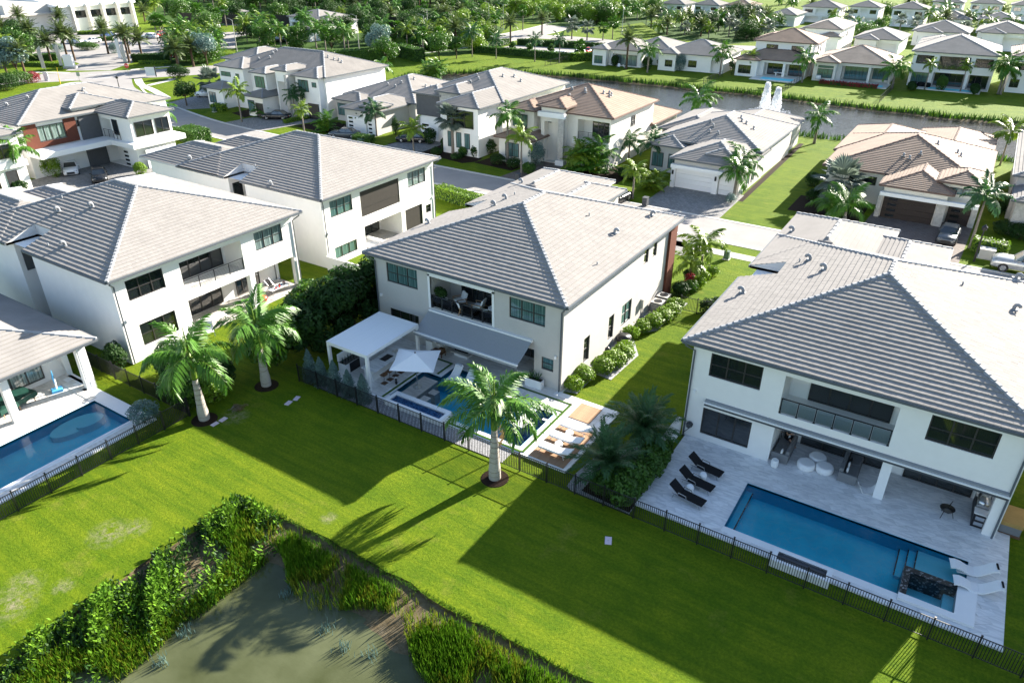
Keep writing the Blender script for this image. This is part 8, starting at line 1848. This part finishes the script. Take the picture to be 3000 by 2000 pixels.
# ------------------------------------------------------------------ street furniture, fountain, signs
fx, fy = (-34.45, 142)
t_ = thing('fountain', 'white twin plumed water fountain in the lake', 'fountain', (fx, fy, -.55))
mat('spray', (.86, .88, .9), .6, .3, trans=.35)
rg = random.Random(5)
for dx, hh in ((-1.0, 5.2), (1.0, 4.5)):
    mb = MB()
    for i in range(1900):
        f = rg.random() ** .7; z = hh * f; r_ = .2 + .75 * (1 - abs(f - .25)) * rg.random() + (1 - f) * .25 * rg.random(); a = rg.uniform(0, 6.283); s_ = rg.uniform(.05, .13)
        p = Vector((dx + math.cos(a) * r_, math.sin(a) * r_, z)); u = Vector((rg.gauss(0, 1), rg.gauss(0, 1), rg.gauss(0, 2.2))).normalized() * s_ * 1.8; v = u.orthogonal().normalized() * s_ * .6
        mb.poly([tuple(p - u), tuple(p - v), tuple(p + u), tuple(p + v)])
    mb.build('water_plume', 'spray', t_)
mb = MB()
for i in range(700):
    a = rg.uniform(0, 6.283); r_ = 3.2 * rg.random() ** .6; p = Vector((math.cos(a) * r_ * 1.2, math.sin(a) * r_, rg.random() * .35)); s_ = rg.uniform(.06, .16); mb.poly([tuple(p + Vector((-s_, 0, 0))), tuple(p + Vector((0, -s_, .02))), tuple(p + Vector((s_, 0, 0))), tuple(p + Vector((0, s_, .05)))])
mb.build('foam', 'spray', t_); MB().lathe([(.6, 0), (.7, .1), (.3, .25)], 12).build('float', 'black_metal', t_)
def text_part(par, s_, size, loc, rot, m):
    cu = bpy.data.curves.new('lettering', 'FONT'); cu.body = s_; cu.size = size; cu.align_x = 'CENTER'; cu.align_y = 'CENTER'; cu.materials.append(M[m])
    tmp = bpy.data.objects.new('lettering', cu); COL.objects.link(tmp); bpy.context.view_layer.update(); me = bpy.data.meshes.new_from_object(tmp); bpy.data.objects.remove(tmp)
    o = ob('lettering', me, par, loc); o.rotation_euler = rot
    return o
q = (-161.55, 96.67); t_ = thing('stop_sign', 'red stop sign on a thin post at the intersection', 'sign', (*q, 0), R(25))
MB().tube([(0, 0, 0), (0, 0, 3.0)], .035, 6).build('post', 'chrome', t_); MB().tube([(0, -.05, 2.75), (0, -.08, 2.75)], .52, 8).build('plate', 'red_paint', t_); text_part(t_, 'STOP', .36, (0, -.09, 2.75), (R(90), 0, 0), 'trim_white'); part(t_, 'street_blade', 'utility_green', (-.5, .5, -.03, .03, 3.32, 3.5))
q = (-160.89, 85.37); t_ = thing('road_sign', 'grey backed road sign on a thin post beside the hydrant', 'sign', (*q, 0), R(25)); MB().tube([(0, 0, 0), (0, 0, 2.6)], .035, 6).build('post', 'chrome', t_); part(t_, 'plate', 'concrete', (-.4, .4, .03, .05, 2.1, 2.9))
q = (-158.89, 84.21); t_ = thing('fire_hydrant', 'red fire hydrant at the corner lawn', 'hydrant', (*q, 0)); MB().lathe([(.16, 0), (.13, .1), (.13, .55), (.17, .6), (.1, .75), (.02, .8)], 10).build('barrel', 'red_paint', t_); MB().tube([(-.25, 0, .5), (.25, 0, .5)], .06, 8).build('nozzle', 'red_paint', t_)
q = (-167.8, 84.87); t_ = thing('marker_post', 'yellow gate arm post by the left sidewalk', 'post', (*q, 0)); MB().tube([(0, 0, 0), (0, 0, 1.1)], .09, 8).build('post', 'yellow_paint', t_); MB().bar((0, 0, 1.0), (-.5, .4, 3.2), .09).build('arm', 'yellow_paint', t_)
q = (-174.14, 85.47); t_ = thing('bollard_sign', 'white small sign board at the left sidewalk', 'sign', (*q, 0), R(30)); part(t_, 'board', 'trim_white', (-.5, .5, -.05, .05, .3, 1.8)); part(t_, 'foot', 'trim_white', (-.4, .4, -.2, .2, 0, .3))
q = (-160.18, 101.02); t_ = thing('bus_sign', 'white notice board with black edge at the boulevard lawn', 'sign', (*q, 0), R(40)); part(t_, 'board', 'trim_white', (-1.0, 1.0, -.05, .05, .2, 2.0)); part(t_, 'frame', 'black_metal', (1.0, 1.2, -.1, .1, 0, 2.3))
q = (-186.46, 97.64); t_ = thing('stone_plinth', 'white stone entrance plinth between the date palms', 'plinth', (*q, 0), R(30)); part(t_, 'base', 'stone_clad', (-1.4, 1.4, -.6, .6, 0, .5)); part(t_, 'panel', 'trim_white', (-1.1, 1.1, -.4, .4, .5, 3.0))
for i, (q, z) in enumerate((((-186.92, 92.19), 5.5), ((-187.8, 96.75), 5.5), ((-187.59, 111.55), 6), ((-179.47, 107.72), 5))):
    t_ = thing('feather_banner', ['grey feather banner farthest left by the club lawn', 'grey feather banner second from left by the club lawn', 'white feather banner right of the club entrance', 'grey feather banner nearest the stop sign'][i], 'banner', (*q, 0), R(35)); MB().tube([(0, 0, 0), (0, 0, z)], .05, 6).build('pole', 'chrome', t_)
    mb = MB(); n = 8
    for k in range(n):
        z0, z1 = z * (.12 + .88 * k / n), z * (.12 + .88 * (k + 1) / n); w = lambda f: .8 if f < .8 else .8 * math.sqrt(max(0, 1 - ((f - .8) / .2) ** 2)) + .05
        mb.poly([(-.05, .04 * math.sin(k), z0), (-w(k / n) - .05, .12 * math.sin(k), z0), (-w((k + 1) / n) - .05, .12 * math.sin(k + 1), z1), (-.05, .04 * math.sin(k + 1), z1)])
    mb.build('flag', 'concrete' if i != 2 else 'white_fabric', t_)
def street_lamp(label, q, h=7.5, rz=0.0, kind='cobra'):
    t_ = thing('street_lamp', label, 'street lamp', (*q, 0), rz); MB().tube([(0, 0, 0), (0, 0, h * .5), (0, 0, h)], [.11, .09, .06], 8).build('pole', 'concrete' if kind == 'cobra' else 'black_metal', t_)
    if kind == 'cobra': MB().tube([(0, 0, h - .3), (-.7, 0, h + .1), (-1.6, 0, h + .25)], .04, 6).build('arm', 'concrete', t_); part(t_, 'lamp_head', 'bin_grey', (-2.1, -1.5, -.12, .12, h + .17, h + .32))
    else: MB().lathe([(.06, h), (.24, h + .05), (.26, h + .35), (.1, h + .5), (.02, h + .6)], 8).build('lantern', 'black_metal', t_)
for a in [('concrete street lamp behind the corner house, left', (-177.46, 138.63), 8), ('concrete street lamp on the boulevard, nearest the west hedge', (-143.19, 177.3), 8), ('concrete street lamp on the boulevard, by the red shrub', (-154.39, 161.75), 8.5), ('concrete street lamp on the boulevard beside the palms', (-146.7, 183.35), 9), ('concrete street lamp by the green verge at the top', (-107.37, 234.05), 9), ('concrete street lamp at the crossing', (-146.1, 223.1), 8), ('street lamp in the top thicket', (-153.58, 225.57), 8)]: street_lamp(*a)
street_lamp('black lantern post on the street bend', (-143.78, 83.51), 3.4, 0, 'lantern')
street_lamp('black lantern post by the silver truck kerb', (2.4, 80.2), 3.2, 0, 'lantern')
def bin_(label, q, rz=0.0):
    t_ = thing('wheelie_bin', label, 'bin', (*q, 0), rz); mb = MB(); mb.prism([(-.28, -.33), (.28, -.33), (.28, .33), (-.28, .33)], .06, .98); mb.build('body', 'bin_grey', t_); part(t_, 'lid', 'bin_grey', (-.31, .31, -.37, .37, .985, 1.06))
    for x in (-.24, .24): MB().tube([(x - .03, .3, .11), (x + .03, .3, .11)], .11, 10).build('wheel', 'rubber', t_)
bin_('grey wheelie bin at the shaded paver drive', (-31.4, 78.3)); bin_('grey wheelie bin at the slim kerb palm', (-49.11, 78.41))
def ubox(label, q, s_=(1.0, .9, .8), m='utility_green'):
    t_ = thing('utility_box', label, 'utility box', (*q, 0), 0); part(t_, 'pad', 'concrete', (-s_[0] * .65, s_[0] * .65, -s_[1] * .65, s_[1] * .65, 0, .08)); part(t_, 'case', m, (-s_[0] / 2, s_[0] / 2, -s_[1] / 2, s_[1] / 2, .08, s_[2])); part(t_, 'lid', m, (-s_[0] * .53, s_[0] * .53, -s_[1] * .53, s_[1] * .53, s_[2], s_[2] + .06))
ubox('green transformer box before the clipped hedge of the grey house', (-79.27, 81.85)); ubox('concrete utility box between the hedge and silver truck', (3.3, 82.0), (1.3, 1.0, .9), 'concrete'); ubox('small pale utility box near the silver truck', (4.7, 81.8), (.6, .5, .7), 'concrete'); ubox('green utility box on the verge by the street corner palms', (-18.13, 67.59), (.5, .5, .8)); ubox('small green box by the corner house hedge', (-117.17, 84.5), (.5, .5, .7))
q = (-103.29, 52.03); t_ = thing('basketball_hoop', 'basketball hoop with dark backboard in the motor court', 'basketball hoop', (*q, 0), R(40)); MB().tube([(0, 0, 0), (0, 0, 2.6), (.5, 0, 3.1)], .06, 8).build('pole', 'black_metal', t_); part(t_, 'backboard', 'bronze', (.55, .60, -.9, .9, 2.7, 3.8)); part(t_, 'target_line', 'trim_white', (.601, .615, -.3, -.26, 2.9, 3.3), (.601, .615, .26, .3, 2.9, 3.3), (.601, .615, -.3, .3, 3.3, 3.34), (.601, .615, -.9, -.85, 2.7, 3.8), (.601, .615, .85, .9, 2.7, 3.8), (.601, .615, -.9, .9, 3.75, 3.8)); MB().lathe([(.23, 2.95), (.24, 2.97), (.13, 2.55), (.12, 2.55)], 10, (.85, 0, 0)).build('net', 'white_fabric', t_); part(t_, 'base', 'black_metal', (-.6, .3, -.4, .4, 0, .15))
# pools and patios of the lake houses, shore fences
for l, x0, x1, y0, y1 in (('small turquoise pool of the porch roof house', -45.5, -38.5, 173.6, 176.4), ('turquoise pool behind the red flowers', -30.5, -20.8, 177.0, 179.2), ('raised pool before the glazed loggia house', -12.5, -4.0, 181.2, 183.2)):
    t_ = thing('swimming_pool', l, 'swimming pool', (0, 0, 0)); part(t_, 'surround', 'travertine', (x0 - 2, x1 + 1, y0 - 1, y1 + 3.4, 0, .16)); part(t_, 'water', 'pool_shell_light', (x0, x1, y0, y1, .1, .175))
for i, (x, y0, y1) in enumerate(((-53.6, 160, 172.5), (-37.0, 160, 174), (-18.6, 160, 177))): fence(['dark fence running to the lake left of the porch roof house', 'dark fence running to the lake between porch and red flower houses', 'dark fence running to the lake left of the loggia house'][i], [(x, y0), (x, y1)], 1.3, .5, 2.4)
fence('dark fence beside the lake car park hedge', [(-94.6, 163), (-94.0, 173)], 1.3, .5, 2.4)
for l, x, y, rz in (('white garden chair group at the first lake bungalow, left', -78.5, 170.5, .3), ('white garden chair group at the first lake bungalow, right', -76.8, 170.6, 2.4)): folding_chair(l, (x, y), rz, 'white_fabric', 0)
for i, (x, y) in enumerate(((-15.6, 183.0), (-14.2, 183.2), (-12.9, 183.0))): drum(['left black round lounge seat before the loggia house', 'middle black round lounge seat before the loggia house', 'right black round lounge seat before the loggia house'][i], (x, y), .7, .8, 'black_fabric', .16, 'lounge_seat', 'seat')
t_ = thing('egg_chair', 'white hanging egg chair beside the red flower house', 'chair', (-34.0, 178.0, 0)); MB().lathe([(.1, .3), (.5, .5), (.6, .9), (.5, 1.3), (.4, 1.3), (.5, .9), (.05, .45)], 14).build('seat', 'white_fabric', t_, smooth=True); MB().tube([(.7, 0, 0), (.75, 0, 1.4), (.3, 0, 2.1), (0, 0, 1.9)], .04, 6).build('stand', 'black_metal', t_)
t_ = thing('garden_table', 'white dining table on the porch roof house patio', 'table', (-42.6, 179.6, .1)); part(t_, 'top', 'trim_white', (-1.3, 1.3, -.5, .5, .7, .78)); part(t_, 'leg', 'trim_white', (-1.0, -.8, -.3, .3, 0, .7), (.8, 1.0, -.3, .3, 0, .7))
